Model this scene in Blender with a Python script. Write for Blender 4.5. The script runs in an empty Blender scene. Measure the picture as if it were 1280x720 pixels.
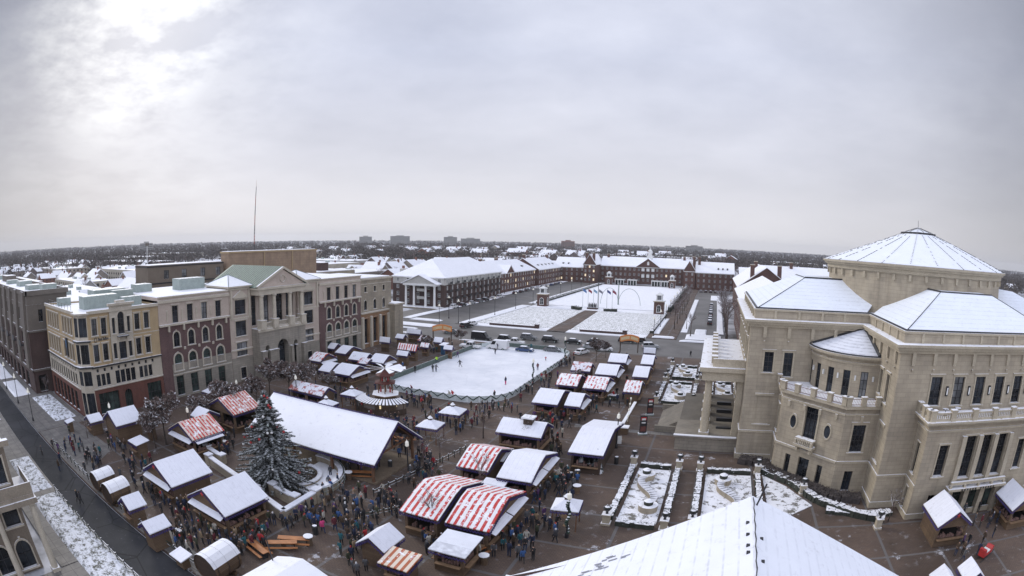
import bpy, bmesh, math, random
from mathutils import Vector, Matrix
rnd = random.Random(7)
C = bpy.context.scene.collection
PI = math.pi
# ---------------------------------------------------------------- lens of the rooftop camera
F, K, PITCH, ROLL, G, H = 701.9, .1342, .08298, -.01996, .36829, 28.0
def ray(px, py):
    x = px-640; y = py-360; r = math.hypot(x, y)+1e-9
    q = r/F; th = q*(1+K*q*q); s = math.sin(th)
    a, b, c = s*x/r, s*y/r, math.cos(th)
    cr, sr = math.cos(ROLL), math.sin(ROLL); a, b = a*cr-b*sr, a*sr+b*cr
    cp, sp = math.cos(PITCH), math.sin(PITCH)
    X = a; Z = -b*cp-c*sp; Y = -b*sp+c*cp
    g, k = math.cos(G), math.sin(G)
    return (X*g-Y*k, X*k+Y*g, Z)
def gp(px, py, z=0.0):
    u, v, w = ray(px, py); t = (z-H)/w
    return (u*t, v*t)
# ---------------------------------------------------------------- objects
LABELS = {}
def tag(o, label=None, cat=None, group=None, kind=None):
    if label:
        o['label'] = label
        if cat: LABELS.setdefault(label, []).append(o.name)
    if cat: o['category'] = cat
    if group: o['group'] = group
    if kind: o['kind'] = kind
    return o
def thing(name, label, cat, loc=(0, 0, 0), rz=0, group=None):
    o = bpy.data.objects.new(name, None); C.objects.link(o)
    o.location = loc; o.rotation_euler = (0, 0, rz); o.empty_display_size = .3
    return tag(o, label, cat, group)
def part(name, me, parent, loc=(0, 0, 0), rz=0, label=None):
    o = bpy.data.objects.new(name, me); C.objects.link(o)
    o.parent = parent; o.location = loc; o.rotation_euler = (0, 0, rz)
    if label: o['label'] = label
    return o
def copy_tree(o, parent=None):
    c = o.copy(); C.objects.link(c); c.parent = parent
    for ch in list(o.children): copy_tree(ch, c)
    return c
class MB:
    def __init__(s): s.v = []; s.f = []; s.m = []; s.mi = 0
    def poly(s, pts, mi=None):
        n = len(s.v); s.v += [tuple(p) for p in pts]; s.f.append(tuple(range(n, n+len(pts)))); s.m.append(s.mi if mi is None else mi)
    def box(s, x0, x1, y0, y1, z0, z1, mi=None):
        m = s.mi if mi is None else mi; n = len(s.v)
        s.v += [(x0,y0,z0),(x1,y0,z0),(x1,y1,z0),(x0,y1,z0),(x0,y0,z1),(x1,y0,z1),(x1,y1,z1),(x0,y1,z1)]
        for f in ((0,3,2,1),(4,5,6,7),(0,1,5,4),(1,2,6,5),(2,3,7,6),(3,0,4,7)):
            s.f.append(tuple(n+i for i in f)); s.m.append(m)
    def obox(s, cx, cy, lx, ly, z0, z1, a=0, mi=None):
        m = s.mi if mi is None else mi; n = len(s.v); c, k = math.cos(a), math.sin(a)
        for z in (z0, z1):
            for dx, dy in ((-1,-1),(1,-1),(1,1),(-1,1)):
                x, y = dx*lx/2, dy*ly/2; s.v.append((cx+x*c-y*k, cy+x*k+y*c, z))
        for f in ((0,3,2,1),(4,5,6,7),(0,1,5,4),(1,2,6,5),(2,3,7,6),(3,0,4,7)):
            s.f.append(tuple(n+i for i in f)); s.m.append(m)
    def prism(s, poly, z0, z1, mi=None, cap=True):
        k = len(poly)
        for i in range(k):
            a, b = poly[i], poly[(i+1) % k]
            s.poly([(a[0],a[1],z0),(b[0],b[1],z0),(b[0],b[1],z1),(a[0],a[1],z1)], mi)
        if cap:
            s.poly([(p[0],p[1],z1) for p in poly], mi); s.poly([(p[0],p[1],z0) for p in reversed(poly)], mi)
    def lathe(s, cx, cy, prof, n=12, mi=None, a0=0.0):
        rings = []
        for r, z in prof:
            rings.append([(cx+r*math.cos(a0+2*PI*i/n), cy+r*math.sin(a0+2*PI*i/n), z) for i in range(n)])
        for A, B in zip(rings[:-1], rings[1:]):
            for i in range(n):
                j = (i+1) % n; s.poly([A[i], A[j], B[j], B[i]], mi)
        if prof[-1][0] > .001: s.poly(rings[-1], mi)
        if prof[0][0] > .001: s.poly(rings[0][::-1], mi)
    def tube(s, p, q, r0, r1=None, n=5, mi=None):
        r1 = r0 if r1 is None else r1
        p, q = Vector(p), Vector(q); d = q-p
        if d.length < 1e-6: return
        d.normalize(); a = d.orthogonal().normalized(); b = d.cross(a)
        A = [p+(a*math.cos(2*PI*i/n)+b*math.sin(2*PI*i/n))*r0 for i in range(n)]
        B = [q+(a*math.cos(2*PI*i/n)+b*math.sin(2*PI*i/n))*r1 for i in range(n)]
        for i in range(n):
            j = (i+1) % n; s.poly([A[i], A[j], B[j], B[i]], mi)
        s.poly(A[::-1], mi); s.poly(B, mi)
    def slab(s, quad, t, mi=None, mi_under=None):
        "sheet of thickness t below a planar quad"
        n = len(quad); lo = [(p[0], p[1], p[2]-t) for p in quad]
        s.poly(quad, mi); s.poly(lo[::-1], mi if mi_under is None else mi_under)
        for i in range(n):
            j = (i+1) % n; s.poly([lo[i], lo[j], quad[j], quad[i]], mi)
    def mesh(s, name, mats, off=(0, 0, 0)):
        me = bpy.data.meshes.new(name)
        if off != (0, 0, 0): vv = [(x-off[0], y-off[1], z-off[2]) for x, y, z in s.v]
        else: vv = s.v
        me.from_pydata(vv, [], s.f)
        for m in mats: me.materials.append(m)
        me.polygons.foreach_set('material_index', s.m); me.update()
        return me
    def build(s, name, mats, parent=None, label=None):
        "world-coordinate geometry; the origin goes to the parent's base"
        if not isinstance(mats, (list, tuple)): mats = [mats]
        ov, q = Vector((0, 0, 0)), parent
        while q: ov += q.location; q = q.parent
        off = tuple(ov)
        me = s.mesh(name, mats, off)
        o = bpy.data.objects.new(name, me); C.objects.link(o)
        if parent: o.parent = parent
        if label: o['label'] = label
        return o
# ---------------------------------------------------------------- materials
def newmat(name):
    m = bpy.data.materials.new(name); m.use_nodes = True
    nt = m.node_tree; b = nt.nodes['Principled BSDF']; return m, nt, b
def nd(nt, t, **kw):
    n = nt.nodes.new(t)
    for k, v in kw.items():
        if k.startswith('i_'): n.inputs[k[2:].replace('_', ' ')].default_value = v
        else: setattr(n, k, v)
    return n
def mixc(nt, fac, a, b, blend='MIX'):
    n = nt.nodes.new('ShaderNodeMix'); n.data_type = 'RGBA'; n.blend_type = blend
    for sock, val in ((0, fac), (6, a), (7, b)):
        if hasattr(val, 'is_output'): nt.links.new(val, n.inputs[sock])
        elif sock == 0: n.inputs[0].default_value = val
        else: n.inputs[sock].default_value = (*val, 1) if len(val) == 3 else val
    return n.outputs[2]
def ramp(nt, src, stops):
    r = nt.nodes.new('ShaderNodeValToRGB'); nt.links.new(src, r.inputs[0])
    e = r.color_ramp.elements
    while len(e) < len(stops): e.new(.5)
    for i, (p, c) in enumerate(stops):
        e[i].position = p; e[i].color = (c, c, c, 1) if not isinstance(c, tuple) else (*c, 1)
    return r.outputs[0]
def pos(nt):
    return nt.nodes.new('ShaderNodeNewGeometry').outputs['Position']
def noise(nt, scale, detail=4, vec=None, rough=.6):
    n = nd(nt, 'ShaderNodeTexNoise'); n.inputs['Scale'].default_value = scale; n.inputs['Detail'].default_value = detail
    n.inputs['Roughness'].default_value = rough
    nt.links.new(vec if vec is not None else pos(nt), n.inputs['Vector']); return n.outputs[0]
def bump(nt, b, h, dist=.05, strength=.5):
    n = nd(nt, 'ShaderNodeBump'); n.inputs['Distance'].default_value = dist; n.inputs['Strength'].default_value = strength
    nt.links.new(h, n.inputs['Height']); nt.links.new(n.outputs[0], b.inputs['Normal'])
SNOW = (.84, .845, .875)
def snowtop(nt, col, lo=.55, hi=.75, amount=1.0, nscale=1.3):
    "lying snow on every upward-facing ledge"
    g = nt.nodes.new('ShaderNodeNewGeometry'); sx = nt.nodes.new('ShaderNodeSeparateXYZ')
    nt.links.new(g.outputs['True Normal'], sx.inputs[0])
    f = ramp(nt, sx.outputs[2], [(lo, 0.0), (hi, 1.0)])
    ns = ramp(nt, noise(nt, nscale, 5), [(.30 if amount >= 1 else .42, 0.0), (.42 if amount >= 1 else .55, 1.0)])
    mu = nd(nt, 'ShaderNodeMath', operation='MULTIPLY'); nt.links.new(f, mu.inputs[0]); nt.links.new(ns, mu.inputs[1])
    return mixc(nt, mu.outputs[0], col, SNOW)
def wallvec(nt, ang=0.0):
    "brick courses on any upright wall: (x+y along the wall, z up)"
    sx = nt.nodes.new('ShaderNodeSeparateXYZ'); nt.links.new(pos(nt), sx.inputs[0])
    ad = nd(nt, 'ShaderNodeMath', operation='MULTIPLY_ADD'); nt.links.new(sx.outputs[1], ad.inputs[0]); ad.inputs[1].default_value = -.85; nt.links.new(sx.outputs[0], ad.inputs[2])
    cx = nt.nodes.new('ShaderNodeCombineXYZ'); nt.links.new(ad.outputs[0], cx.inputs[0]); nt.links.new(sx.outputs[2], cx.inputs[1])
    return cx.outputs[0]
def m_plain(name, col, rough=.8, var=.25, nscale=.8, snow=False, metal=0.0, fine=8.0, amount=1.0):
    m, nt, b = newmat(name)
    c = mixc(nt, ramp(nt, noise(nt, nscale, 6), [(.3, 0.0), (.7, 1.0)]), tuple(x*(1-var) for x in col), tuple(min(1, x*(1+var)) for x in col))
    c = mixc(nt, ramp(nt, noise(nt, fine, 2), [(.35, 0.0), (.65, 1.0)]), c, mixc(nt, 1.0, c, (.78, .78, .78), 'MULTIPLY'))
    if snow: c = snowtop(nt, c, amount=amount)
    nt.links.new(c, b.inputs['Base Color']); b.inputs['Roughness'].default_value = rough; b.inputs['Metallic'].default_value = metal
    return m
def m_block(name, c1, c2, mortar, bw=.9, bh=.4, ms=.02, rough=.85, snow=True, amount=1.0):
    m, nt, b = newmat(name)
    br = nd(nt, 'ShaderNodeTexBrick'); nt.links.new(wallvec(nt), br.inputs['Vector'])
    br.inputs['Color1'].default_value = (*c1, 1); br.inputs['Color2'].default_value = (*c2, 1); br.inputs['Mortar'].default_value = (*mortar, 1)
    br.inputs['Scale'].default_value = 1; br.inputs['Brick Width'].default_value = bw; br.inputs['Row Height'].default_value = bh; br.inputs['Mortar Size'].default_value = ms
    br.inputs['Bias'].default_value = 0
    c = mixc(nt, ramp(nt, noise(nt, .35, 7), [(.32, 0.0), (.68, 1.0)]), mixc(nt, 1.0, br.outputs[0], (.72, .72, .74), 'MULTIPLY'), br.outputs[0])
    mp = nd(nt, 'ShaderNodeMapping'); mp.inputs['Scale'].default_value = (1.2, 1.2, .10); nt.links.new(pos(nt), mp.inputs['Vector'])
    c = mixc(nt, ramp(nt, noise(nt, 1.0, 5, mp.outputs[0]), [(.50, 0.0), (.72, .45)]), c, mixc(nt, 1.0, c, (.62, .60, .58), 'MULTIPLY'))   # rain streaks
    if snow: c = snowtop(nt, c, amount=amount)
    nt.links.new(c, b.inputs['Base Color']); b.inputs['Roughness'].default_value = rough
    bump(nt, b, br.outputs[1], .02, -.4)
    return m
def m_snow(name, col=SNOW, tint=.08, bscale=.8, seams=None, melt=.45, bare=0.0, barecol=(.12, .11, .11), bdist=.12):
    m, nt, b = newmat(name)
    n1 = noise(nt, bscale, 6)
    c = mixc(nt, ramp(nt, n1, [(.35, 0.0), (.7, 1.0)]), tuple(x*(1-tint) for x in col), col)
    c = mixc(nt, ramp(nt, noise(nt, 1.3, 9, rough=.8), [(.56, 0.0), (.66, melt)]), c, (.46, .46, .49))
    if seams:
        ax, sp, dk, wd = seams
        sx = nt.nodes.new('ShaderNodeSeparateXYZ'); nt.links.new(pos(nt), sx.inputs[0])
        mu = nd(nt, 'ShaderNodeMath', operation='MULTIPLY'); nt.links.new(sx.outputs[ax], mu.inputs[0]); mu.inputs[1].default_value = 1/sp
        ad = nd(nt, 'ShaderNodeMath', operation='FRACT'); nt.links.new(mu.outputs[0], ad.inputs[0])
        ln = nd(nt, 'ShaderNodeMath', operation='LESS_THAN'); nt.links.new(ad.outputs[0], ln.inputs[0]); ln.inputs[1].default_value = wd
        br = ramp(nt, noise(nt, 1.7, 4), [(.38, 0.0), (.6, 1.0)])
        m2 = nd(nt, 'ShaderNodeMath', operation='MULTIPLY'); nt.links.new(ln.outputs[0], m2.inputs[0]); nt.links.new(br, m2.inputs[1])
        m3 = nd(nt, 'ShaderNodeMath', operation='MULTIPLY'); nt.links.new(m2.outputs[0], m3.inputs[0]); m3.inputs[1].default_value = dk
        c = mixc(nt, m3.outputs[0], c, (.30, .31, .35))
    if bare > 0:
        f = ramp(nt, noise(nt, .9, 8, rough=.75), [(.62-.3*bare, 0.0), (.67-.3*bare, 1.0)])
        c = mixc(nt, f, c, barecol)
    nt.links.new(c, b.inputs['Base Color']); b.inputs['Roughness'].default_value = .75
    bump(nt, b, n1, bdist, .5)
    return m
def m_stripe(name, axis=0, period=.9, cover=.35, red=(.50, .035, .03), white=(.75, .74, .74)):
    "red and white ribbed roofing, partly under snow"
    m, nt, b = newmat(name)
    sx = nt.nodes.new('ShaderNodeSeparateXYZ'); nt.links.new(pos(nt), sx.inputs[0])
    mu = nd(nt, 'ShaderNodeMath', operation='MULTIPLY'); nt.links.new(sx.outputs[axis], mu.inputs[0]); mu.inputs[1].default_value = 1/period
    fr = nd(nt, 'ShaderNodeMath', operation='FRACT'); nt.links.new(mu.outputs[0], fr.inputs[0])
    st = ramp(nt, fr.outputs[0], [(.44, 0.0), (.48, 1.0)])
    c = mixc(nt, st, red, white)
    th = .62-.3*cover; f = ramp(nt, noise(nt, 1.5, 9, rough=.78), [(th, 0.0), (th+.035, 1.0)])
    c = mixc(nt, f, c, SNOW)
    nt.links.new(c, b.inputs['Base Color']); b.inputs['Roughness'].default_value = .6
    return m
def m_emit(name, col, s):
    m, nt, b = newmat(name); b.inputs['Base Color'].default_value = (*col, 1)
    b.inputs['Emission Color'].default_value = (*col, 1); b.inputs['Emission Strength'].default_value = s; return m
M = {}
STONE = (.47, .41, .32)
M['limestone'] = m_block('limestone', (.44,.375,.275), (.385,.33,.245), (.30,.26,.195), 1.3, .5, .018)
M['limestone_trim'] = m_plain('limestone_trim', (.45,.39,.29), .8, .12, .6, snow=True)
M['tan_stucco'] = m_plain('tan_stucco', (.40,.30,.175), .9, .12, .5, snow=True)
M['cream_trim'] = m_plain('cream_trim', (.46,.41,.33), .85, .12, .7, snow=True)
M['red_brick'] = m_block('red_brick', (.17,.055,.035), (.13,.042,.03), (.14,.09,.07), .3, .1, .012)
M['plum_brick'] = m_block('plum_brick', (.135,.072,.062), (.10,.053,.048), (.15,.11,.11), .3, .1, .012)
M['pink_stone'] = m_plain('pink_stone', (.45,.375,.315), .85, .1, .6, snow=True)
M['grey_stone'] = m_block('grey_stone', (.31,.28,.23), (.27,.245,.20), (.2,.18,.16), 1.2, .45, .02)
M['portico_stone'] = m_plain('portico_stone', (.48,.43,.345), .85, .12, .7, snow=True)
M['beige_stone'] = m_block('beige_stone', (.34,.295,.22), (.30,.26,.20), (.22,.19,.15), 1.2, .4, .02)
M['orange_brick'] = m_block('orange_brick', (.30,.17,.085), (.25,.14,.07), (.2,.15,.1), .4, .12, .012)
M['fly_brick'] = m_block('fly_brick', (.34,.245,.165), (.31,.22,.15), (.25,.185,.13), 1.6, .8, .03)
M['dark_stucco'] = m_plain('dark_stucco', (.15,.13,.11), .9, .12, .5, snow=True)
M['dark_brick'] = m_block('dark_brick', (.075,.045,.038), (.06,.035,.03), (.09,.06,.05), .3, .1, .012)
M['far_brick'] = m_block('far_brick', (.118,.060,.048), (.095,.048,.039), (.16,.10,.08), .5, .2, .02)
M['brown_block'] = m_plain('brown_block', (.19,.155,.12), .9, .1, .4, snow=True)
M['white_paint'] = m_plain('white_paint', (.74,.74,.72), .6, .06, 1.0)
M['black_metal'] = m_plain('black_metal', (.022,.022,.025), .45, .2, 2.0)
M['dark_metal_snow'] = m_plain('dark_metal_snow', (.03,.03,.03), .5, .2, 2.0, snow=True)
M['grey_metal'] = m_plain('grey_metal', (.31,.36,.335), .6, .12, 1.0, snow=True, amount=.7)
M['copper'] = m_plain('copper', (.10,.155,.125), .6, .2, 1.0)
M['bluegreen_seam'] = m_plain('bluegreen_seam', (.12,.17,.18), .5, .2, 1.0)
M['maroon_wood'] = m_plain('maroon_wood', (.14,.045,.035), .6, .2, 2.0)
def m_glass(name, col, rough=.12):
    m, nt, b = newmat(name)
    c = mixc(nt, ramp(nt, noise(nt, .35, 3), [(.40, 0.0), (.65, 1.0)]), tuple(x*.4 for x in col), tuple(x*1.7 for x in col))
    nt.links.new(c, b.inputs['Base Color']); b.inputs['Roughness'].default_value = rough; b.inputs['Specular IOR Level'].default_value = .5
    bump(nt, b, noise(nt, 1.2, 1), .02, .15)
    return m
M['glass'] = m_glass('window_glass', (.022,.026,.032), .1)
M['glass_blind'] = m_glass('window_glass_blind', (.13,.135,.14), .3)
M['glass_green'] = m_glass('shop_glass', (.035,.05,.045), .1)
M['lit_window'] = m_emit('lit_window', (.9,.72,.42), .42)
M['car_glass'] = m_glass('car_glass', (.02,.022,.025), .08)
M['snow'] = m_snow('snow_ground', tint=.10, bscale=.5)
M['roof_snow'] = m_snow('roof_snow', tint=.05, bscale=.35, bdist=.06)
M['hut_snow'] = m_snow('hut_roof_snow', (.79,.80,.86), .06, 1.2, seams=(0, .6, .22, .10), bdist=.08)
M['hut_snow_v'] = m_snow('hut_roof_snow_v', (.79,.80,.86), .06, 1.2, seams=(1, .6, .22, .10), bdist=.08)
M['hut_patchy'] = m_snow('hut_roof_patchy', (.78,.78,.83), .08, 1.0, seams=(0, .6, .5, .12), bare=.38, barecol=(.36,.10,.08))
M['stripe'] = m_stripe('striped_roof', 0, .66, .30)
M['stripe_mostly'] = m_stripe('striped_roof_snowy', 0, .66, .50)
M['stripe_v'] = m_stripe('striped_roof_side', 1, .6, .30, white=(.62,.50,.42))
M['stripe_orange'] = m_stripe('orange_striped_awning', 0, .62, .18, (.42,.11,.04), (.72,.62,.5))
M['wood'] = m_block('hut_boards', (.18,.118,.068), (.14,.09,.053), (.06,.035,.02), 4.0, .16, .012, snow=False)
M['wood_dark'] = m_block('dark_boards', (.085,.055,.038), (.07,.045,.03), (.03,.02,.015), 4.0, .16, .012, snow=False)
M['wood_light'] = m_plain('light_wood', (.25,.155,.085), .75, .2, 2.0)
M['timber'] = m_plain('timber', (.17,.085,.045), .75, .2, 2.0)
M['garland'] = m_plain('purple_light_garland', (.055,.038,.15), .7, .6, 6.0)
M['green_garland'] = m_plain('green_garland', (.02,.045,.028), .9, .5, 6.0, snow=True, amount=.6)
M['goods'] = m_plain('counter_goods', (.20,.12,.10), .7, .7, 3.0, fine=20)
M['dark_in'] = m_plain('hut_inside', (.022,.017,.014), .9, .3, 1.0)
M['bark'] = m_plain('bark', (.075,.058,.048), .95, .3, 3.0)
M['twig'] = m_plain('twigs', (.13,.095,.085), .95, .35, 2.0, snow=True, amount=.6)
M['leafy'] = m_plain('dry_leaves', (.20,.15,.132), .9, .55, 3.0, snow=True, amount=.6)
M['hedge'] = m_plain('hedge_leaves', (.045,.05,.038), .95, .4, 4.0, snow=True)
M['shrub'] = m_plain('bare_shrub', (.075,.062,.058), .95, .4, 3.0)
M['deck'] = m_plain('deck_boards', (.20,.15,.10), .8, .2, 1.5)
M['skin'] = m_plain('skin', (.48,.29,.21), .6, .05)
M['blue_paint'] = m_plain('blue_paint', (.03, .09, .17), .5, .2, 2.0)
M['red_paint'] = m_plain('red_paint', (.42, .03, .03), .5, .2, 2.0)
M['orange_trim'] = M['orange_brick']
M['fir'] = m_plain('fir_needles', (.055, .060, .052), .9, .6, 1.2)
M['frost'] = m_plain('frosted_needles', (.40, .42, .43), .9, .4, 2.0)
M['mast_red'] = m_plain('mast_red', (.30, .07, .05), .6, .1, 1.0)
# ---------------------------------------------------------------- architecture helpers
def wall(mb, p0, p1, z0, z1, ops=(), depth=.3, mi=0, mir=None):
    "wall from p0 (left, seen from outside) to p1; ops = openings (s0,s1,za,zb,arch)"
    dx, dy = p1[0]-p0[0], p1[1]-p0[1]; L = math.hypot(dx, dy); dx /= L; dy /= L; nx, ny = dy, -dx
    mir = mi if mir is None else mir
    ops = [o for o in ops if o[0] > .02 and o[1] < L-.02]
    P = lambda s, z, d=0: (p0[0]+dx*s-nx*d, p0[1]+dy*s-ny*d, z)
    S = sorted({0.0, L, *[round(o[0], 4) for o in ops], *[round(o[1], 4) for o in ops]})
    for a, b in zip(S[:-1], S[1:]):
        m = (a+b)/2; cut = sorted([(max(o[2], z0), min(o[3], z1)) for o in ops if o[0]-1e-3 < m < o[1]+1e-3]); z = z0
        for lo, hi in cut:
            if lo > z+1e-4: mb.poly([P(a, z), P(b, z), P(b, lo), P(a, lo)], mi)
            z = max(z, hi)
        if z < z1-1e-4: mb.poly([P(a, z), P(b, z), P(b, z1), P(a, z1)], mi)
    for s0, s1, za, zb, arch in [(tuple(o)+(0,))[:5] for o in ops]:
        if arch:
            r = (s1-s0)/2; c = (s0+s1)/2; zc = zb-r
            pts = [(c-r*math.cos(PI*i/10), zc+r*math.sin(PI*i/10)) for i in range(11)]
            for i in range(5): mb.poly([P(s0, zb), P(*pts[i]), P(*pts[i+1])], mi)
            for i in range(5, 10): mb.poly([P(s1, zb), P(*pts[i]), P(*pts[i+1])], mi)
            for a, b in zip(pts[:-1], pts[1:]): mb.poly([P(*a), P(*b), P(*b, depth), P(*a, depth)], mir)
            zt = zc
        else:
            zt = zb; mb.poly([P(s0, zb), P(s1, zb), P(s1, zb, depth), P(s0, zb, depth)], mir)
        mb.poly([P(s0, za), P(s0, zt), P(s0, zt, depth), P(s0, za, depth)], mir)
        mb.poly([P(s1, zt), P(s1, za), P(s1, za, depth), P(s1, zt, depth)], mir)
        mb.poly([P(s0, za, depth), P(s1, za, depth), P(s1, za), P(s0, za)], mir)
def band(mb, p0, p1, z, h, proj, mi=0, ext=True):
    "moulding standing proud of a wall"
    dx, dy = p1[0]-p0[0], p1[1]-p0[1]; L = math.hypot(dx, dy); dx /= L; dy /= L; nx, ny = dy, -dx
    e = proj if ext else -.003
    a = (p0[0]-dx*e, p0[1]-dy*e); b = (p1[0]+dx*e, p1[1]+dy*e)
    q = [(a[0]+nx*proj, a[1]+ny*proj), (b[0]+nx*proj, b[1]+ny*proj), (b[0]-nx*.05, b[1]-ny*.05), (a[0]-nx*.05, a[1]-ny*.05)]
    mb.prism(q, z, z+h, mi)
_wc = {}
def window_mesh(w, h, arch, glass='glass', frame='cream_trim', bars=(2, 2), fw=.09, barmat='black_metal'):
    key = ('w', round(w, 2), round(h, 2), arch, glass, bars, barmat)
    if key not in _wc:
        mb = MB(); r = w/2
        if arch:
            pts = [(-r, 0), (r, 0)]+[(r*math.cos(PI*i/10), h-r+r*math.sin(PI*i/10)) for i in range(11)]
            mb.poly([(x, .0, z) for x, z in pts], 0)
        else: mb.poly([(-r, 0, 0), (r, 0, 0), (r, 0, h), (-r, 0, h)], 0)
        t = fw
        mb.box(-r, -r+t, -.08, -.004, 0, h-(r if arch else 0), 1); mb.box(r-t, r, -.08, -.004, 0, h-(r if arch else 0), 1)
        mb.box(-r+t, r-t, -.08, -.004, 0, t, 1)
        if not arch: mb.box(-r+t, r-t, -.08, -.004, h-t, h, 1)
        hh = h-(r*.15 if arch else t)
        for i in range(1, bars[0]):
            x = -r+w*i/bars[0]; mb.box(x-t*.45, x+t*.45, -.07, -.005, t, hh, 1)
        for j in range(1, bars[1]):
            z = h*j/bars[1]; mb.box(-r+t, r-t, -.06, -.006, z-t*.4, z+t*.4, 1)
        _wc[key] = mb.mesh('window', [M[glass], M[barmat]])
    return _wc[key]
def frame_mesh(w, h, arch, mat='cream_trim', t=.18, sill=True, head=.0, proud=.09):
    key = ('f', round(w, 2), round(h, 2), arch, mat, t, sill, head)
    if key not in _wc:
        mb = MB(); r = w/2; hs = h-r if arch else h
        y0, y1 = -proud, .03
        mb.box(-r-t, -r-.002, y0, y1, -.02, hs); mb.box(r+.002, r+t, y0, y1, -.02, hs)
        if arch:
            for i in range(10):
                a, b = PI*i/10, PI*(i+1)/10
                ri, ro = r+.002, r+t
                q = [(ri*math.cos(a), hs+ri*math.sin(a)), (ro*math.cos(a), hs+ro*math.sin(a)), (ro*math.cos(b), hs+ro*math.sin(b)), (ri*math.cos(b), hs+ri*math.sin(b))]
                mb.poly([(x, y0, z) for x, z in q]); 
                mb.poly([(q[1][0], y0, q[1][1]), (q[1][0], y1, q[1][1]), (q[2][0], y1, q[2][1]), (q[2][0], y0, q[2][1])])
                mb.poly([(q[0][0], y1, q[0][1]), (q[0][0], y0, q[0][1]), (q[3][0], y0, q[3][1]), (q[3][0], y1, q[3][1])])
            mb.box(-.14, .14, y0-.05, y1, h+.01, h+.4)
        else:
            mb.box(-r-t, r+t, y0, y1, h+.002, h+t)
            if head: mb.box(-r-t-.15, r+t+.15, y0-.12, y1, h+t+.003, h+t+head)
        if sill: mb.box(-r-t-.08, r+t+.08, y0-.1, y1, -.2, -.023)
        _wc[key] = mb.mesh('window_frame', [M[mat]])
    return _wc[key]
def put_windows(root, p0, p1, ops, depth=.3, glass='glass', frame='cream_trim', bars=(2, 2), t=.18, sub=True, head=.0, barmat='black_metal', name='window', lit=0.0):
    dx, dy = p1[0]-p0[0], p1[1]-p0[1]; L = math.hypot(dx, dy); dx /= L; dy /= L
    ang = math.atan2(dy, dx); bx, by, bz = root.location
    for o in ops:
        s0, s1, za, zb, arch = (tuple(o)+(0,))[:5]
        if s0 <= .02 or s1 >= L-.02: continue
        s = (s0+s1)/2; x, y = p0[0]+dx*s, p0[1]+dy*s
        g = glass
        if rnd.random() < .18 and glass == 'glass': g = 'glass_blind'
        if rnd.random() < lit: g = 'lit_window'
        x2, y2 = x-dy*(depth-.03), y+dx*(depth-.03)
        w = part(name, window_mesh(s1-s0, zb-za, arch, g, bars=o[5] if len(o) > 5 else bars, barmat=barmat), root, (x2-bx, y2-by, za-bz), ang)
        if sub:
            part('window_frame', frame_mesh(s1-s0, zb-za, arch, frame, t, True, head), w, (0, -(depth-.03), 0), 0)
def row(n, a, b, w, za, zb, arch=False):
    "n openings of width w, first centred at a, last at b"
    out = []
    for i in range(n):
        c = a+(b-a)*(i/(n-1) if n > 1 else 0); out.append((c-w/2, c+w/2, za, zb, arch))
    return out
def pitched(mb, x0, x1, y0, y1, ze, zr, axis='x', hip=0.0, mi=0, t=.25, mi_g=None, gable_in=.4):
    "roof over a rectangle; ridge along axis; hip = length of the hipped end; gable walls get mi_g"
    if axis == 'x':
        ym = (y0+y1)/2; a, b = (x0+hip, ym, zr), (x1-hip, ym, zr)
        mb.slab([(x0,y0,ze),(x1,y0,ze),b,a], t, mi); mb.slab([(x1,y1,ze),(x0,y1,ze),a,b], t, mi)
        if hip: mb.slab([(x1,y0,ze),(x1,y1,ze),b], t, mi); mb.slab([(x0,y1,ze),(x0,y0,ze),a], t, mi)
        elif mi_g is not None:
            for x in (x0+gable_in, x1-gable_in): mb.poly([(x,y0+.2,ze-t),(x,y1-.2,ze-t),(x,ym,zr-t)], mi_g)
    else:
        xm = (x0+x1)/2; a, b = (xm, y0+hip, zr), (xm, y1-hip, zr)
        mb.slab([(x0,y1,ze),(x0,y0,ze),a,b], t, mi); mb.slab([(x1,y0,ze),(x1,y1,ze),b,a], t, mi)
        if hip: mb.slab([(x0,y0,ze),(x1,y0,ze),a], t, mi); mb.slab([(x1,y1,ze),(x0,y1,ze),b], t, mi)
        elif mi_g is not None:
            for y in (y0+gable_in, y1-gable_in): mb.poly([(x0+.2,y,ze-t),(x1-.2,y,ze-t),(xm,y,zr-t)], mi_g)
def mk(build_fn, name, mats, root, label=None):
    mb = MB(); build_fn(mb); return mb.build(name, mats, root, label)
def text_mesh(s, size, mat, ext=.02):
    cu = bpy.data.curves.new('lettering', 'FONT'); cu.body = s; cu.size = size; cu.extrude = ext; cu.align_x = 'CENTER'; cu.align_y = 'CENTER'
    o = bpy.data.objects.new('lettering', cu); C.objects.link(o); bpy.context.view_layer.update()
    me = bpy.data.meshes.new_from_object(o.evaluated_get(bpy.context.evaluated_depsgraph_get()))
    bpy.data.objects.remove(o); bpy.data.curves.remove(cu)
    me.materials.clear(); me.materials.append(mat)
    return me
def put_text(s, size, mat, parent, loc, rz, name='lettering', tilt=PI/2):
    o = part(name, text_mesh(s, size, mat), parent, loc, rz); o.rotation_euler = (tilt, 0, rz); return o
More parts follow.
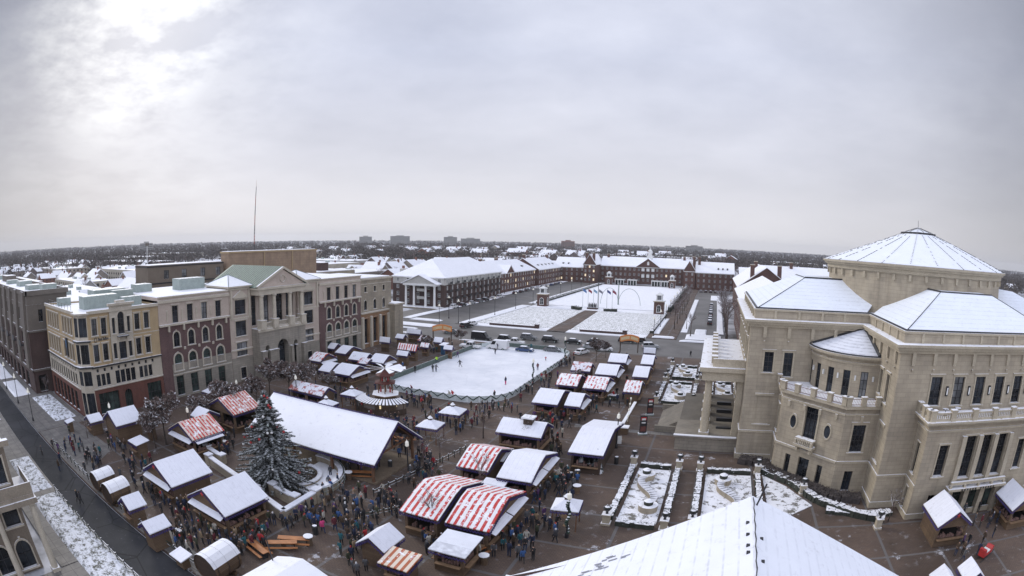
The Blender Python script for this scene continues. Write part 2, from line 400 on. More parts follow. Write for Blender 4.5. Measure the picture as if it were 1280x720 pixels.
# ---------------------------------------------------------------- camera, sky, sun
sc = bpy.context.scene
cd = bpy.data.cameras.new('camera'); cam = bpy.data.objects.new('camera', cd); C.objects.link(cam); sc.camera = cam
f = Vector(ray(640, 360)); r_ = Vector(ray(641, 360))-f; r_ -= f*r_.dot(f); r_.normalize(); u_ = r_.cross(f)
cam.matrix_world = Matrix(((r_.x, u_.x, -f.x, 0), (r_.y, u_.y, -f.y, 0), (r_.z, u_.z, -f.z, H), (0, 0, 0, 1)))
cd.clip_start = .1; cd.clip_end = 20000
PANO = True
if PANO:
    fm = F*36/1280
    cd.type = 'PANO'; cd.sensor_width = 36; cd.sensor_fit = 'HORIZONTAL'
    cd.panorama_type = 'FISHEYE_LENS_POLYNOMIAL'; cd.fisheye_fov = PI
    cd.fisheye_polynomial_k0 = 0; cd.fisheye_polynomial_k1 = -1/fm; cd.fisheye_polynomial_k2 = 0
    cd.fisheye_polynomial_k3 = -K/fm**3; cd.fisheye_polynomial_k4 = 0
else:
    cd.angle = 2*math.atan(640/490)
SUN = Vector(ray(160, 22)).normalized()
el = math.asin(SUN.z)
w = bpy.data.worlds.new('World'); sc.world = w; w.use_nodes = True
nt = w.node_tree; bg = nt.nodes['Background']
sky = nd(nt, 'ShaderNodeTexSky', sky_type='NISHITA', sun_disc=False)
sky.sun_elevation = el; sky.sun_rotation = math.atan2(SUN.x, SUN.y); sky.air_density = 1; sky.dust_density = 3
tc = nt.nodes.new('ShaderNodeTexCoord'); vec = tc.outputs['Generated']
sx = nt.nodes.new('ShaderNodeSeparateXYZ'); nt.links.new(vec, sx.inputs[0])
# cloud deck: project the view direction on a plane overhead, so banks flatten towards the horizon
mz = nd(nt, 'ShaderNodeMath', operation='MAXIMUM'); nt.links.new(sx.outputs[2], mz.inputs[0]); mz.inputs[1].default_value = 0.0
az = nd(nt, 'ShaderNodeMath', operation='ADD'); nt.links.new(mz.outputs[0], az.inputs[0]); az.inputs[1].default_value = .16
dv = nd(nt, 'ShaderNodeVectorMath', operation='DIVIDE'); nt.links.new(vec, dv.inputs[0])
cb = nt.nodes.new('ShaderNodeCombineXYZ')
for i in range(3): nt.links.new(az.outputs[0], cb.inputs[i])
nt.links.new(cb.outputs[0], dv.inputs[1])
n1 = noise(nt, .55, 7, dv.outputs[0], .52); n2 = noise(nt, 1.6, 8, dv.outputs[0], .6)
base = mixc(nt, ramp(nt, n1, [(.34, 0.0), (.66, 1.0)]), (2.95, 3.2, 4.05), (4.45, 4.65, 5.45))
base = mixc(nt, ramp(nt, n2, [(.40, 0.0), (.64, 1.0)]), mixc(nt, 1.0, base, (.88, .885, .90), 'MULTIPLY'), base)
# paler, slightly warm band just above the horizon
hz = ramp(nt, sx.outputs[2], [(0.0, 1.0), (.16, .45), (.34, 0.0)])
base = mixc(nt, hz, base, (5.05, 4.95, 5.1))
# brightness of the veiled sun
dt = nd(nt, 'ShaderNodeVectorMath', operation='DOT_PRODUCT'); nt.links.new(vec, dt.inputs[0]); dt.inputs[1].default_value = tuple(SUN)
gl = ramp(nt, dt.outputs['Value'], [(.90, 0.0), (.972, .22), (.992, .8), (1.0, 1.0)])
brk = ramp(nt, noise(nt, 2.6, 8, dv.outputs[0], .62), [(.40, .25), (.60, 1.0)])
mm = nd(nt, 'ShaderNodeMath', operation='MULTIPLY'); nt.links.new(gl, mm.inputs[0]); nt.links.new(brk, mm.inputs[1])
cl = mixc(nt, mm.outputs[0], base, (8.4, 8.6, 8.9))
# darker cloud to the far left and far right of the sun side
al = nd(nt, 'ShaderNodeVectorMath', operation='DOT_PRODUCT'); nt.links.new(vec, al.inputs[0]); al.inputs[1].default_value = tuple(Vector((f.x, f.y, .12)).normalized())
ed = ramp(nt, al.outputs['Value'], [(0.0, 1.9), (.20, 1.6), (.40, .52), (.58, .66), (.75, .86), (.90, 1.0)])  # unseen sky behind the camera brightened to add fill on the facades
cl = mixc(nt, 1.0, cl, ed, 'MULTIPLY')
mxs = mixc(nt, .985, sky.outputs[0], cl)
nt.links.new(mxs, bg.inputs[0]); bg.inputs[1].default_value = .1
sl = bpy.data.lights.new('sun', 'SUN'); so = bpy.data.objects.new('sun', sl); C.objects.link(so)
sl.energy = .9; sl.angle = math.radians(18); sl.color = (1, .96, .9)
sd = Vector((SUN.x, SUN.y, max(SUN.z, .5))).normalized(); so.rotation_euler = (-sd).to_track_quat('-Z', 'Y').to_euler()
sc.view_settings.view_transform = 'Standard'; sc.view_settings.look = 'None'; sc.view_settings.exposure = .80; sc.view_settings.gamma = 1
sc.cycles.max_bounces = 5; sc.cycles.diffuse_bounces = 3; sc.cycles.glossy_bounces = 2; sc.cycles.transmission_bounces = 2; sc.cycles.volume_bounces = 0
sc.cycles.use_denoising = True
# ---------------------------------------------------------------- the ground
def structure(name, mb, mats):
    o = mb.build(name, mats); o['kind'] = 'structure'; return o
m, nt, b = newmat('winter_land')
c = mixc(nt, ramp(nt, noise(nt, .012, 8), [(.42, 0.0), (.56, 1.0)]), (.10, .09, .085), (.62, .63, .67))
c = mixc(nt, ramp(nt, noise(nt, .12, 6), [(.45, 0.0), (.6, 1.0)]), c, mixc(nt, 1.0, c, (.5, .5, .5), 'MULTIPLY'))
nt.links.new(c, b.inputs['Base Color']); b.inputs['Roughness'].default_value = .9; M['land'] = m
m, nt, b = newmat('wet_brick_paving')
bt = nd(nt, 'ShaderNodeTexBrick'); nt.links.new(pos(nt), bt.inputs['Vector'])
for k_, v_ in (('Color1', (.094, .066, .049, 1)), ('Color2', (.080, .057, .044, 1)), ('Mortar', (.05, .04, .036, 1)), ('Scale', 1), ('Brick Width', .42), ('Row Height', .21), ('Mortar Size', .02)): bt.inputs[k_].default_value = v_
wet = noise(nt, .09, 7)
c = mixc(nt, ramp(nt, wet, [(.40, 0.0), (.60, 1.0)]), bt.outputs[0], mixc(nt, 1.0, bt.outputs[0], (1.55, 1.52, 1.5), 'MULTIPLY'))
sxx = nt.nodes.new('ShaderNodeSeparateXYZ'); nt.links.new(pos(nt), sxx.inputs[0])
for ax_ in (0, 1):   # pale joints of the paving bays
    mu_ = nd(nt, 'ShaderNodeMath', operation='MULTIPLY'); nt.links.new(sxx.outputs[ax_], mu_.inputs[0]); mu_.inputs[1].default_value = 1/7.3
    fr_ = nd(nt, 'ShaderNodeMath', operation='FRACT'); nt.links.new(mu_.outputs[0], fr_.inputs[0]); lt_ = nd(nt, 'ShaderNodeMath', operation='LESS_THAN'); nt.links.new(fr_.outputs[0], lt_.inputs[0]); lt_.inputs[1].default_value = .045
    c = mixc(nt, lt_.outputs[0], c, (.13, .12, .115))
c = mixc(nt, ramp(nt, noise(nt, .8, 9, rough=.75), [(.57, 0.0), (.70, .6)]), c, (.30, .29, .30))
c = mixc(nt, ramp(nt, noise(nt, .22, 9, rough=.8), [(.60, 0.0), (.64, .75)]), c, (.55, .55, .58))
nt.links.new(c, b.inputs['Base Color'])
nt.links.new(ramp(nt, wet, [(.36, .42), (.46, .78)]), b.inputs['Roughness']); b.inputs['Specular IOR Level'].default_value = .3; bump(nt, b, bt.outputs[1], .01, -.3); M['paving'] = m
m, nt, b = newmat('asphalt')
vo = nd(nt, 'ShaderNodeTexVoronoi', feature='DISTANCE_TO_EDGE'); vo.inputs['Scale'].default_value = .16; nt.links.new(pos(nt), vo.inputs['Vector'])
c = mixc(nt, ramp(nt, noise(nt, .15, 7), [(.35, 0.0), (.65, 1.0)]), (.030, .031, .033), (.052, .052, .056))
c = mixc(nt, ramp(nt, vo.outputs[0], [(.0, 1.0), (.018, 0.0)]), c, (.018, .018, .018))
c = mixc(nt, ramp(nt, noise(nt, 1.6, 9, rough=.75), [(.60, 0.0), (.72, .5)]), c, (.32, .33, .36))
nt.links.new(c, b.inputs['Base Color']); b.inputs['Roughness'].default_value = .85; b.inputs['Specular IOR Level'].default_value = .25; M['asphalt'] = m
m, nt, b = newmat('salted_street')
c = mixc(nt, ramp(nt, noise(nt, .1, 7), [(.35, 0.0), (.65, 1.0)]), (.085, .078, .07), (.15, .14, .13))
c = mixc(nt, ramp(nt, noise(nt, .9, 8, rough=.7), [(.62, 0.0), (.7, .7)]), c, (.45, .45, .47))
nt.links.new(c, b.inputs['Base Color']); b.inputs['Roughness'].default_value = .55; M['street'] = m
m, nt, b = newmat('concrete_flags')
bt = nd(nt, 'ShaderNodeTexBrick'); nt.links.new(pos(nt), bt.inputs['Vector'])
for k_, v_ in (('Color1', (.22, .205, .185, 1)), ('Color2', (.19, .178, .16, 1)), ('Mortar', (.09, .08, .075, 1)), ('Scale', 1), ('Brick Width', 1.6), ('Row Height', 1.6), ('Mortar Size', .03), ('Offset', 0)):
    if k_ == 'Offset': bt.offset = 0
    else: bt.inputs[k_].default_value = v_
c = mixc(nt, ramp(nt, noise(nt, .7, 6), [(.4, 0.0), (.65, 1.0)]), mixc(nt, 1.0, bt.outputs[0], (.7, .7, .72), 'MULTIPLY'), bt.outputs[0])
nt.links.new(c, b.inputs['Base Color']); b.inputs['Roughness'].default_value = .7; M['flags'] = m
m, nt, b = newmat('grass_through_snow')
wv = nd(nt, 'ShaderNodeTexWave'); wv.inputs['Scale'].default_value = .55; wv.inputs['Distortion'].default_value = 3.5; wv.inputs['Detail'].default_value = 4; nt.links.new(pos(nt), wv.inputs['Vector'])
gn = noise(nt, .9, 9, rough=.75)
ad = nd(nt, 'ShaderNodeMath', operation='MULTIPLY_ADD'); nt.links.new(wv.outputs['Fac'], ad.inputs[0]); ad.inputs[1].default_value = .22; nt.links.new(gn, ad.inputs[2])
c = mixc(nt, ramp(nt, ad.outputs[0], [(.47, 0.0), (.64, 1.0)]), (.17, .18, .14), (.82, .82, .84))
nt.links.new(c, b.inputs['Base Color']); b.inputs['Roughness'].default_value = .9; M['lawn'] = m
m, nt, b = newmat('shrubby_snow')
c = mixc(nt, ramp(nt, noise(nt, 1.5, 9, rough=.8), [(.42, 0.0), (.52, 1.0)]), (.10, .10, .075), (.78, .80, .85))
nt.links.new(c, b.inputs['Base Color']); b.inputs['Roughness'].default_value = .9; bump(nt, b, noise(nt, 2.2, 6), .3, .8); M['bed'] = m
m, nt, b = newmat('ice')
c = mixc(nt, ramp(nt, noise(nt, .16, 8, rough=.65), [(.35, 0.0), (.65, 1.0)]), (.66, .68, .73), (.80, .81, .85))
wv = nd(nt, 'ShaderNodeTexWave'); wv.inputs['Scale'].default_value = .06; wv.inputs['Distortion'].default_value = 22; wv.inputs['Detail'].default_value = 3; nt.links.new(pos(nt), wv.inputs['Vector'])
c = mixc(nt, ramp(nt, wv.outputs['Fac'], [(.0, .22), (.05, 0.0)]), c, (.52, .53, .57))
nt.links.new(c, b.inputs['Base Color']); b.inputs['Roughness'].default_value = .4; M['ice'] = m
def disc(R, z, mb, n=96):
    mb.poly([(R*math.cos(2*PI*i/n), R*math.sin(2*PI*i/n), z) for i in range(n)])
mb = MB(); disc(9000, -.12, mb); structure('ground', mb, [M['land']])
def flat(name, pts, z, mat, th=.3):
    mb = MB(); q = [(x, y, z) for x, y in pts]; mb.slab(q, th); return structure(name, mb, [M[mat]])
Z_P = .12
R4 = lambda x0, x1, y0, y1: [(x0, y0), (x1, y0), (x1, y1), (x0, y1)]
flat('road', R4(-420, 90, 15.6, 20.2), 0.0, 'asphalt')
flat('road', R4(-260, 120, 140, 167), 0.002, 'street')
flat('road', R4(-107, -85, 167.1, 640), 0.0, 'street')
flat('road', R4(-11, 1.5, 167.1, 420), 0.0, 'street')
flat('plaza', R4(-85.6, 62, 20.35, 139.8), .12, 'paving', .4)
flat('pavement', [(-85.4, 20.5), (-35, 20.5), (-35, 22.4), (-44, 23.4), (-52, 22.6), (-66, 23.6), (-70.5, 29.5), (-85.4, 29.5)], Z_P+.012, 'flags', .01)
flat('paving_band', R4(-20, -3.9, 79.2, 80.4), Z_P+.008, 'flags', .006)
flat('paving_band', R4(-20, -3.9, 94, 95), Z_P+.008, 'flags', .006)
flat('paving_band', R4(-21, 22, 68.5, 69.6), Z_P+.008, 'flags', .006) if 0 else None
flat('pavement', R4(-250, -85.7, 20.35, 31.6), .12, 'flags', .4)
flat('pavement', R4(-108, -85.7, 133.5, 139.8), .12, 'flags', .4)
flat('pavement', R4(-250, -46, 8.6, 15.45), .12, 'flags', .4)
flat('pavement', R4(-45.8, -5, -4, 15.45), .12, 'flags', .4)
flat('pavement', R4(-84.9, -79.8, 167.5, 420), .12, 'flags', .4)
flat('pavement', R4(-20.6, -11.2, 167.5, 420), .12, 'paving', .4)
flat('pavement', R4(-117, -107.2, 170, 420), .12, 'flags', .4)
flat('lawn', [(-79.6, 173), (-52.8, 173), (-54.6, 224), (-79.6, 224)], .22, 'lawn', .5)
flat('lawn', [(-46.2, 173), (-20.8, 173), (-20.8, 226), (-48.6, 226)], .22, 'lawn', .5)
flat('path', [(-52.6, 167.5), (-46.4, 167.5), (-48.8, 226), (-54.4, 226)], .16, 'paving', .5)
flat('lawn', R4(-79.6, -20.8, 236.2, 374), .45, 'snow', .6)
flat('path', R4(-79.6, -20.8, 226.2, 236), .16, 'snow', .5)
flat('pavement', R4(-79.6, -20.8, 167.5, 172.8), .13, 'snow', .5)
# snow heaped on the verges of the streets
def drift(pts, z, h, mat='snow', name='snow_bank'):
    mb = MB(); cx = sum(p[0] for p in pts)/len(pts); cy = sum(p[1] for p in pts)/len(pts); n = len(pts)
    inn = [(cx+(p[0]-cx)*.82, cy+(p[1]-cy)*.82) for p in pts]
    for i in range(n):
        j = (i+1) % n; mb.poly([(*pts[i], z), (*pts[j], z), (*inn[j], z+h), (*inn[i], z+h)])
    mb.poly([(*p, z+h) for p in inn]); return structure(name, mb, [M[mat]])
drift(R4(-62.3, -36, 10.9, 15.2), .124, .25, 'bed', 'planted_bank')
drift(R4(-76.5, -63.8, 11.2, 15.1), .124, .25, 'bed', 'planted_bank')
drift(R4(-107, -89, 25.5, 30.5), .124, .3, 'bed', 'planted_bank')
drift(R4(-125, -110, 21.5, 26), .124, .3); drift(R4(-150, -128, 21.5, 25.5), .124, .3); drift(R4(-150, -97, 10, 14.5), .124, .3)
for a in ((-105, -88, 155.5, 161), (-104, -90, 149.5, 151.5), (-84.6, -80.2, 169, 232), (-107.8, -104.5, 170, 262), (-113, -107.4, 268, 395), (-84.6, -80.2, 240, 390), (-96, -88, 141, 143)): drift(R4(*a), .13, .25)
drift(R4(-104, -92, 168.5, 172), .01, .3); drift(R4(-70, -56, 139.9, 141), .01, .25)
for a in ((-8.5, 3, 168.5, 178), (-10.8, -8.6, 182, 300), (1.6, 4, 182, 300), (-10, 5, 163.5, 166), (-6, -2, 179, 190), (-2, 3, 300, 330), (-19, -12, 168, 171), (-19.5, -17.5, 176, 215)): drift(R4(*a), .13, .3)
# rolling far country
def hills():
    mb = MB()
    for k in range(9):
        ring = []; R = 2600+k*620; a0 = math.radians(-5-60); 
        for i in range(61):
            a = a0+math.radians(175)*i/60
            ring.append((R*math.sin(a-G*0), R*math.cos(a), 2+7*math.sin(i*.37+k*1.7)*math.sin(i*.11+k)+k*1.6))
        if k: 
            for i in range(60): mb.poly([prev[i], prev[i+1], ring[i+1], ring[i]])
        prev = ring
    return structure('hills', mb, [M['land']])
hills()
# ---------------------------------------------------------------- the domed limestone concert hall
LS, LT = M['limestone'], M['limestone_trim']
CX, CY, HW = 36.6, 85.7, 14.2
hall = thing('concert_hall', 'big pale limestone concert hall with snowy round cone roof above hipped wings', 'building', (CX, CY, .12))
WX, SY = 5.2, 55.7
A_, I_, C_ = (WX, SY+15.8), (CX-HW, SY+15.8), (CX-HW, SY)
mb = MB(); tr = MB()
def hwall(p0, p1, ops, z1=19.0, head=.12, glass='glass', blind=(), z0=0.0, bars=(2, 4)):
    wall(mb, p0, p1, z0, z1, list(ops)+list(blind), .35)
    put_windows(hall, p0, p1, ops, .35, glass, 'limestone_trim', bars, .22, True, head, 'black_metal')
    dx, dy = p1[0]-p0[0], p1[1]-p0[1]; L = math.hypot(dx, dy); dx /= L; dy /= L
    for o in blind:
        P = lambda s, z: (p0[0]+dx*s-dy*.12, p0[1]+dy*s+dx*.12, z)
        mb.poly([P(o[0], o[2]), P(o[1], o[2]), P(o[1], o[3]), P(o[0], o[3])])
        q0 = (p0[0]+dx*(o[0]-.2), p0[1]+dy*(o[0]-.2)); q1 = (p0[0]+dx*(o[1]+.2), p0[1]+dy*(o[1]+.2))
        band(tr, q0, q1, o[3]+.05, .3, .18); band(tr, q0, q1, o[2]-.25, .2, .14)
# west wing
hwall(A_, I_, [(2.3, 3.6, 12.4, 15.1), (5.1, 6.4, 11.9, 15.1)], blind=[(1.9, 4.0, 5.3, 9.2, 0)] if 0 else [(1.95, 3.95, 5.3, 9.2, 0)])
WN = (WX, CY+HW)
hwall(WN, A_, [(s-1, s+1, 3.0, 9.0, 0) for s in (6, 10.5, 14.2, 18, 22.4)]+[(s-.7, s+.7, 13.4, 16.4, 0) for s in (3, 6.5, 10.5, 14.2, 18, 22, 25.5)])
# return wall of the south wing and the south front
hwall(I_, C_, [(9.2, 10.3, 12.4, 15.3, 0), (12.1, 13.2, 12.0, 15.3, 0)], blind=[(12.6, 14.2, 5.2, 9.6, 0)], z0=0)
D1 = (CX+HW, SY)
hwall(C_, D1, [(c-.85, c+.85, 12.5, 15.75, 0) for c in (5.9, 9.55, 13.2, 16.85, 20.5, 24.2)])
hwall(D1, (CX+HW, CY-HW), [(4, 5.4, 12.4, 15.3, 0), (9, 10.4, 12.4, 15.3, 0)])
wall(mb, (CX+HW, CY-HW), (CX+31.4, CY-HW), 0, 19); wall(mb, (CX+31.4, CY-HW), (CX+31.4, CY+HW), 0, 19)
# courses and cornices on the two wings
for p0, p1 in ((A_, I_), (WN, A_), (I_, C_), (C_, D1), (D1, (CX+HW, CY-HW)), ((CX+HW, CY-HW), (CX+31.4, CY-HW))):
    ext = p0 != I_
    band(tr, p0, p1, 4.05, .3, .16, ext=(p1 != I_ and p0 != I_)); band(tr, p0, p1, 0, .9, .12, ext=(p1 != I_ and p0 != I_))
    L = math.hypot(p1[0]-p0[0], p1[1]-p0[1]); dx, dy = (p1[0]-p0[0])/L, (p1[1]-p0[1])/L
    n = int(L/2.9)
    for i in range(n):
        s = (i+.6)*L/n; x, y = p0[0]+dx*s+dy*.16, p0[1]+dy*s-dx*.16
        tr.obox(x, y, .5, .32, 17.35, 18.35, math.atan2(dy, dx)); tr.obox(x, y, .2, .22, 16.4, 16.6, math.atan2(dy, dx))
        tr.obox(x, y, .42, .2, 17.0, 17.345, math.atan2(dy, dx))
def ring_poly(g, z0, z1, m, mi=0):
    "cornice ring round the cross-shaped plan, grown by g"
    a, b_, c_ = WX-g, CY+HW+g, CX+31.4+g
    pts = [(a, SY+15.8-g), (CX-HW-g, SY+15.8-g), (CX-HW-g, SY-g), (CX+HW+g, SY-g), (CX+HW+g, CY-HW-g), (c_, CY-HW-g), (c_, b_), (CX+HW+g, b_), (CX+HW+g, CY+30+g), (CX-HW-g, CY+30+g), (CX-HW-g, b_), (a, b_)]
    m.prism(pts, z0, z1, mi)
ring_poly(.32, 18.35, 18.7, tr); ring_poly(.62, 18.702, 19.02, tr); ring_poly(.85, 19.022, 19.32, tr)
ring_poly(-.55, 19.322, 20.35, mb); ring_poly(-.4, 20.352, 20.6, tr)
mb.build('wall', [LS], hall); 
# balustrade piers in the parapet
for p0, p1 in ((A_, I_), (I_, C_), (C_, D1), (WN, A_)):
    L = math.hypot(p1[0]-p0[0], p1[1]-p0[1]); dx, dy = (p1[0]-p0[0])/L, (p1[1]-p0[1])/L; n = int(L/3)
    for i in range(1, n):
        s = i*L/n; x, y = p0[0]+dx*s-dy*.5, p0[1]+dy*s+dx*.5; tr.obox(x, y, .35, .25, 19.33, 20.34, math.atan2(dy, dx))
tr.build('cornice', [LT], hall)
# wing roofs, hipped towards the front and cut off by the drum
M['shingle_snow'] = m_snow('snow_on_shingles', (.78, .82, .88), .06, .4, seams=(2, .42, .25, .16), bdist=.05)
rf = MB(); zt = 24.5; ze = 20.62
rf.slab([(CX-HW+.8,SY+.8,ze),(CX+HW-.8,SY+.8,ze),(CX+4.9,SY+8.9,zt),(CX-4.9,SY+8.9,zt)], .15)
rf.slab([(CX-HW+.8,CY-HW,ze),(CX-HW+.8,SY+.8,ze),(CX-4.9,SY+8.9,zt),(CX-4.9,CY-8,zt),], .15)
rf.slab([(CX+HW-.8,SY+.8,ze),(CX+HW-.8,CY-HW,ze),(CX+4.9,CY-8,zt),(CX+4.9,SY+8.9,zt)], .15)
rf.slab([(CX-4.9,SY+8.9,zt),(CX+4.9,SY+8.9,zt),(CX+4.9,CY-8,zt),(CX-4.9,CY-8,zt)], .15)
rf.slab([(WX+.8,CY+HW-.8,ze),(WX+.8,CY-HW+.8,ze),(WX+8.9,CY-4.9,zt),(WX+8.9,CY+4.9,zt)], .15)
rf.slab([(WX+.8,CY-HW+.8,ze),(CX-HW,CY-HW+.8,ze),(CX-8,CY-4.9,zt),(WX+8.9,CY-4.9,zt)], .15)
rf.slab([(CX-HW,CY+HW-.8,ze),(WX+.8,CY+HW-.8,ze),(WX+8.9,CY+4.9,zt),(CX-8,CY+4.9,zt)], .15)
rf.slab([(WX+8.9,CY-4.9,zt),(CX-8,CY-4.9,zt),(CX-8,CY+4.9,zt),(WX+8.9,CY+4.9,zt)], .15)
rf.slab([(CX+HW,CY-HW+.8,ze),(CX+30.6,CY-HW+.8,ze),(CX+21,CY-4.9,zt),(CX+8,CY-4.9,zt)], .15)
rf.slab([(CX+30.6,CY-HW+.8,ze),(CX+30.6,CY+HW-.8,ze),(CX+21,CY+4.9,zt),(CX+21,CY-4.9,zt)], .15)
rf.slab([(CX+21,CY+4.9,zt),(CX+8,CY+4.9,zt),(CX+8,CY-4.9,zt),(CX+21,CY-4.9,zt)], .15)
roofo = rf.build('roof', [M['shingle_snow']], hall)
gt = MB()
def gutter(a, b, r=.17): gt.tube(a, b, r, n=6)
gutter((CX-HW+.75,SY+.75,ze), (CX+HW-.75,SY+.75,ze)); gutter((CX-HW+.75,SY+.75,ze), (CX-HW+.75,CY-HW+.75,ze)); gutter((WX+.75,CY-HW+.75,ze), (CX-HW+.75,CY-HW+.75,ze)); gutter((WX+.75,CY-HW+.75,ze), (WX+.75,CY+HW-.75,ze))
gutter((CX-4.9,SY+8.9,zt), (CX+4.9,SY+8.9,zt), .12); gutter((CX-4.9,SY+8.9,zt), (CX-4.9,CY-8,zt), .16); gutter((WX+8.9,CY-4.9,zt), (CX-8,CY-4.9,zt), .16); gutter((WX+8.9,CY-4.9,zt), (WX+8.9,CY+4.9,zt), .1)
gutter((CX-HW+.8,SY+.8,ze+.02), (CX-4.9,SY+8.9,zt), .06); gutter((CX+HW-.8,SY+.8,ze+.02), (CX+4.9,SY+8.9,zt), .06); gutter((WX+.8,CY-HW+.8,ze+.02), (WX+8.9,CY-4.9,zt), .06)
gt.build('gutter', [M['black_metal']], roofo)
# drum
RD = 17.9; dr = MB()
dr.lathe(CX, CY, [(RD-.9, 17), (RD-.9, 26.2)], 48); dm = MB()
dm.lathe(CX, CY, [(RD-.85, 26.1), (RD-.55, 26.25), (RD-.5, 26.75), (RD-.1, 26.8), (RD-.05, 27.05), (RD+.25, 27.1), (RD+.3, 27.4), (RD-.2, 27.42)], 48)
for i in range(40):
    a = 2*PI*i/40; dm.obox(CX+(RD-.75)*math.cos(a), CY+(RD-.75)*math.sin(a), .35, .45, 25.3, 26.15, a)
drum = dr.build('drum', [LS], hall); dm.build('drum_cornice', [LT], drum)
rc = MB(); NS = 24; RT = 3.4; zc = 32.3
for i in range(NS):
    a, b_ = 2*PI*i/NS+.05, 2*PI*(i+1)/NS+.05
    rc.poly([(CX+RD*math.cos(a), CY+RD*math.sin(a), 27.45), (CX+RD*math.cos(b_), CY+RD*math.sin(b_), 27.45), (CX+RT*math.cos(b_), CY+RT*math.sin(b_), zc), (CX+RT*math.cos(a), CY+RT*math.sin(a), zc)])
M['cone_snow'] = m_snow('snow_on_cone', (.80, .83, .88), .05, .3, bdist=.05)
cone = rc.build('cone_roof', [M['cone_snow']], hall)
rb = MB()
for i in range(0, NS, 1):
    a = 2*PI*i/NS+.05
    for j in range(22):
        if rnd.random() < (.25 if i % 2 else .12): continue
        t0, t1 = j/22, (j+.72)/22
        P = lambda t: (CX+(RD+(RT-RD)*t)*math.cos(a), CY+(RD+(RT-RD)*t)*math.sin(a), 27.47+(zc-27.45)*t)
        rb.tube(P(t0), P(t1), .07, n=4)
rb.build('seam', [M['dark_metal_snow']], cone)
ln = MB(); ln.lathe(CX, CY, [(3.5, zc-.15), (3.55, zc+.25), (3.2, zc+.3), (3.2, zc+.02)], 24)
ln.lathe(CX, CY, [(3.1, zc+.2), (0.02, zc+1.0)], 24, 1)
for i in range(12):
    a = 2*PI*i/12; ln.tube((CX+3.3*math.cos(a), CY+3.3*math.sin(a), zc+.2), (CX, CY, zc+1.2), .06, n=4)
ln.tube((CX, CY, zc+1.2), (CX, CY, zc+2.3), .04, n=5)
ln.build('lantern', [M['dark_metal_snow'], M['cone_snow']], hall)
# corner bay between the wings: polygonal storeys below, bow above
B0, B1, B2, B3 = (10.3, 71.5), (10.3, 67.7), (17.7, 60.3), (22.4, 60.3)
bb = MB(); bt_ = MB()
wall(bb, B0, B1, 0, 10.9, [(1.4, 2.6, 5.2, 8.6, 0), (1.5, 2.5, .6, 3.0, 0)], .35)
Lm = math.hypot(7.4, 7.4)
main_ops = [(Lm/2-1.05, Lm/2+1.05, 5.9, 9.9, 0), (2.0, 2.9, .5, 3.1, 0), (Lm/2-.9, Lm/2+.9, .5, 3.3, 0), (Lm-2.9, Lm-2.0, .5, 3.1, 0)]
wall(bb, B1, B2, 0, 10.9, main_ops, .35)
side_ops = [(1.4, 3.2, 5.5, 8.9, 0), (1.5, 2.7, .4, 3.0, 0)]
wall(bb, B2, B3, 0, 10.9, side_ops, .35)
for p0, p1, ops in ((B0, B1, [(1.4, 2.6, 5.2, 8.6, 0), (1.5, 2.5, .6, 3.0, 0)]), (B1, B2, main_ops), (B2, B3, side_ops)):
    put_windows(hall, p0, p1, [o for o in ops if o[2] > 4], .35, 'glass', 'limestone_trim', (3, 5), .24, True, .14)
    put_windows(hall, p0, p1, [o for o in ops if o[2] < 4], .35, 'glass', 'limestone_trim', (2, 2), .1, False)
    band(bt_, p0, p1, 4.05, .3, .18, ext=False); band(bt_, p0, p1, 10.0, .25, .12, ext=False)
    L = math.hypot(p1[0]-p0[0], p1[1]-p0[1]); dx, dy = (p1[0]-p0[0])/L, (p1[1]-p0[1])/L
    for i in range(max(1, int(L/2.4))):
        s = (i+.5)*L/max(1, int(L/2.4)); bt_.obox(p0[0]+dx*s+dy*.12, p0[1]+dy*s-dx*.12, .4, .3, 9.3, 9.98, math.atan2(dy, dx))
g = .5
bt_.build('bay_moulding', [LT], hall); bt_ = MB()
bt_.prism([(B0[0]-g, 71.5), (B0[0]-g, B1[1]-g*.41), (B2[0]-g*.41, B2[1]-g), (22.4, B2[1]-g), (22.4, 71.5)], 10.902, 11.3)
bb.build('bay_wall', [LS], hall)
# ovals
dx, dy = .7071, -.7071
for s in (2.35, Lm-2.35):
    x, y = B1[0]+dx*s, B1[1]+dy*s; ov = MB()
    n = 20
    ring = lambda rx, rz, off: [(x+dx*rx*math.cos(2*PI*i/n)+dy*off, y+dy*rx*math.cos(2*PI*i/n)-dx*off, 7.5+rz*math.sin(2*PI*i/n)) for i in range(n)]
    ov.poly(ring(.5, .82, .03), 1); O, Q = ring(.72, 1.04, .1), ring(.5, .82, .1); O0 = ring(.72, 1.04, 0); Q0 = ring(.5, .82, .02)
    for i in range(n):
        j = (i+1) % n; ov.poly([Q[i], Q[j], O[j], O[i]], 0); ov.poly([O[i], O[j], O0[j], O0[i]], 0); ov.poly([Q[j], Q[i], Q0[i], Q0[j]], 0)
    ov.build('oval_window', [LT, M['glass']], hall)
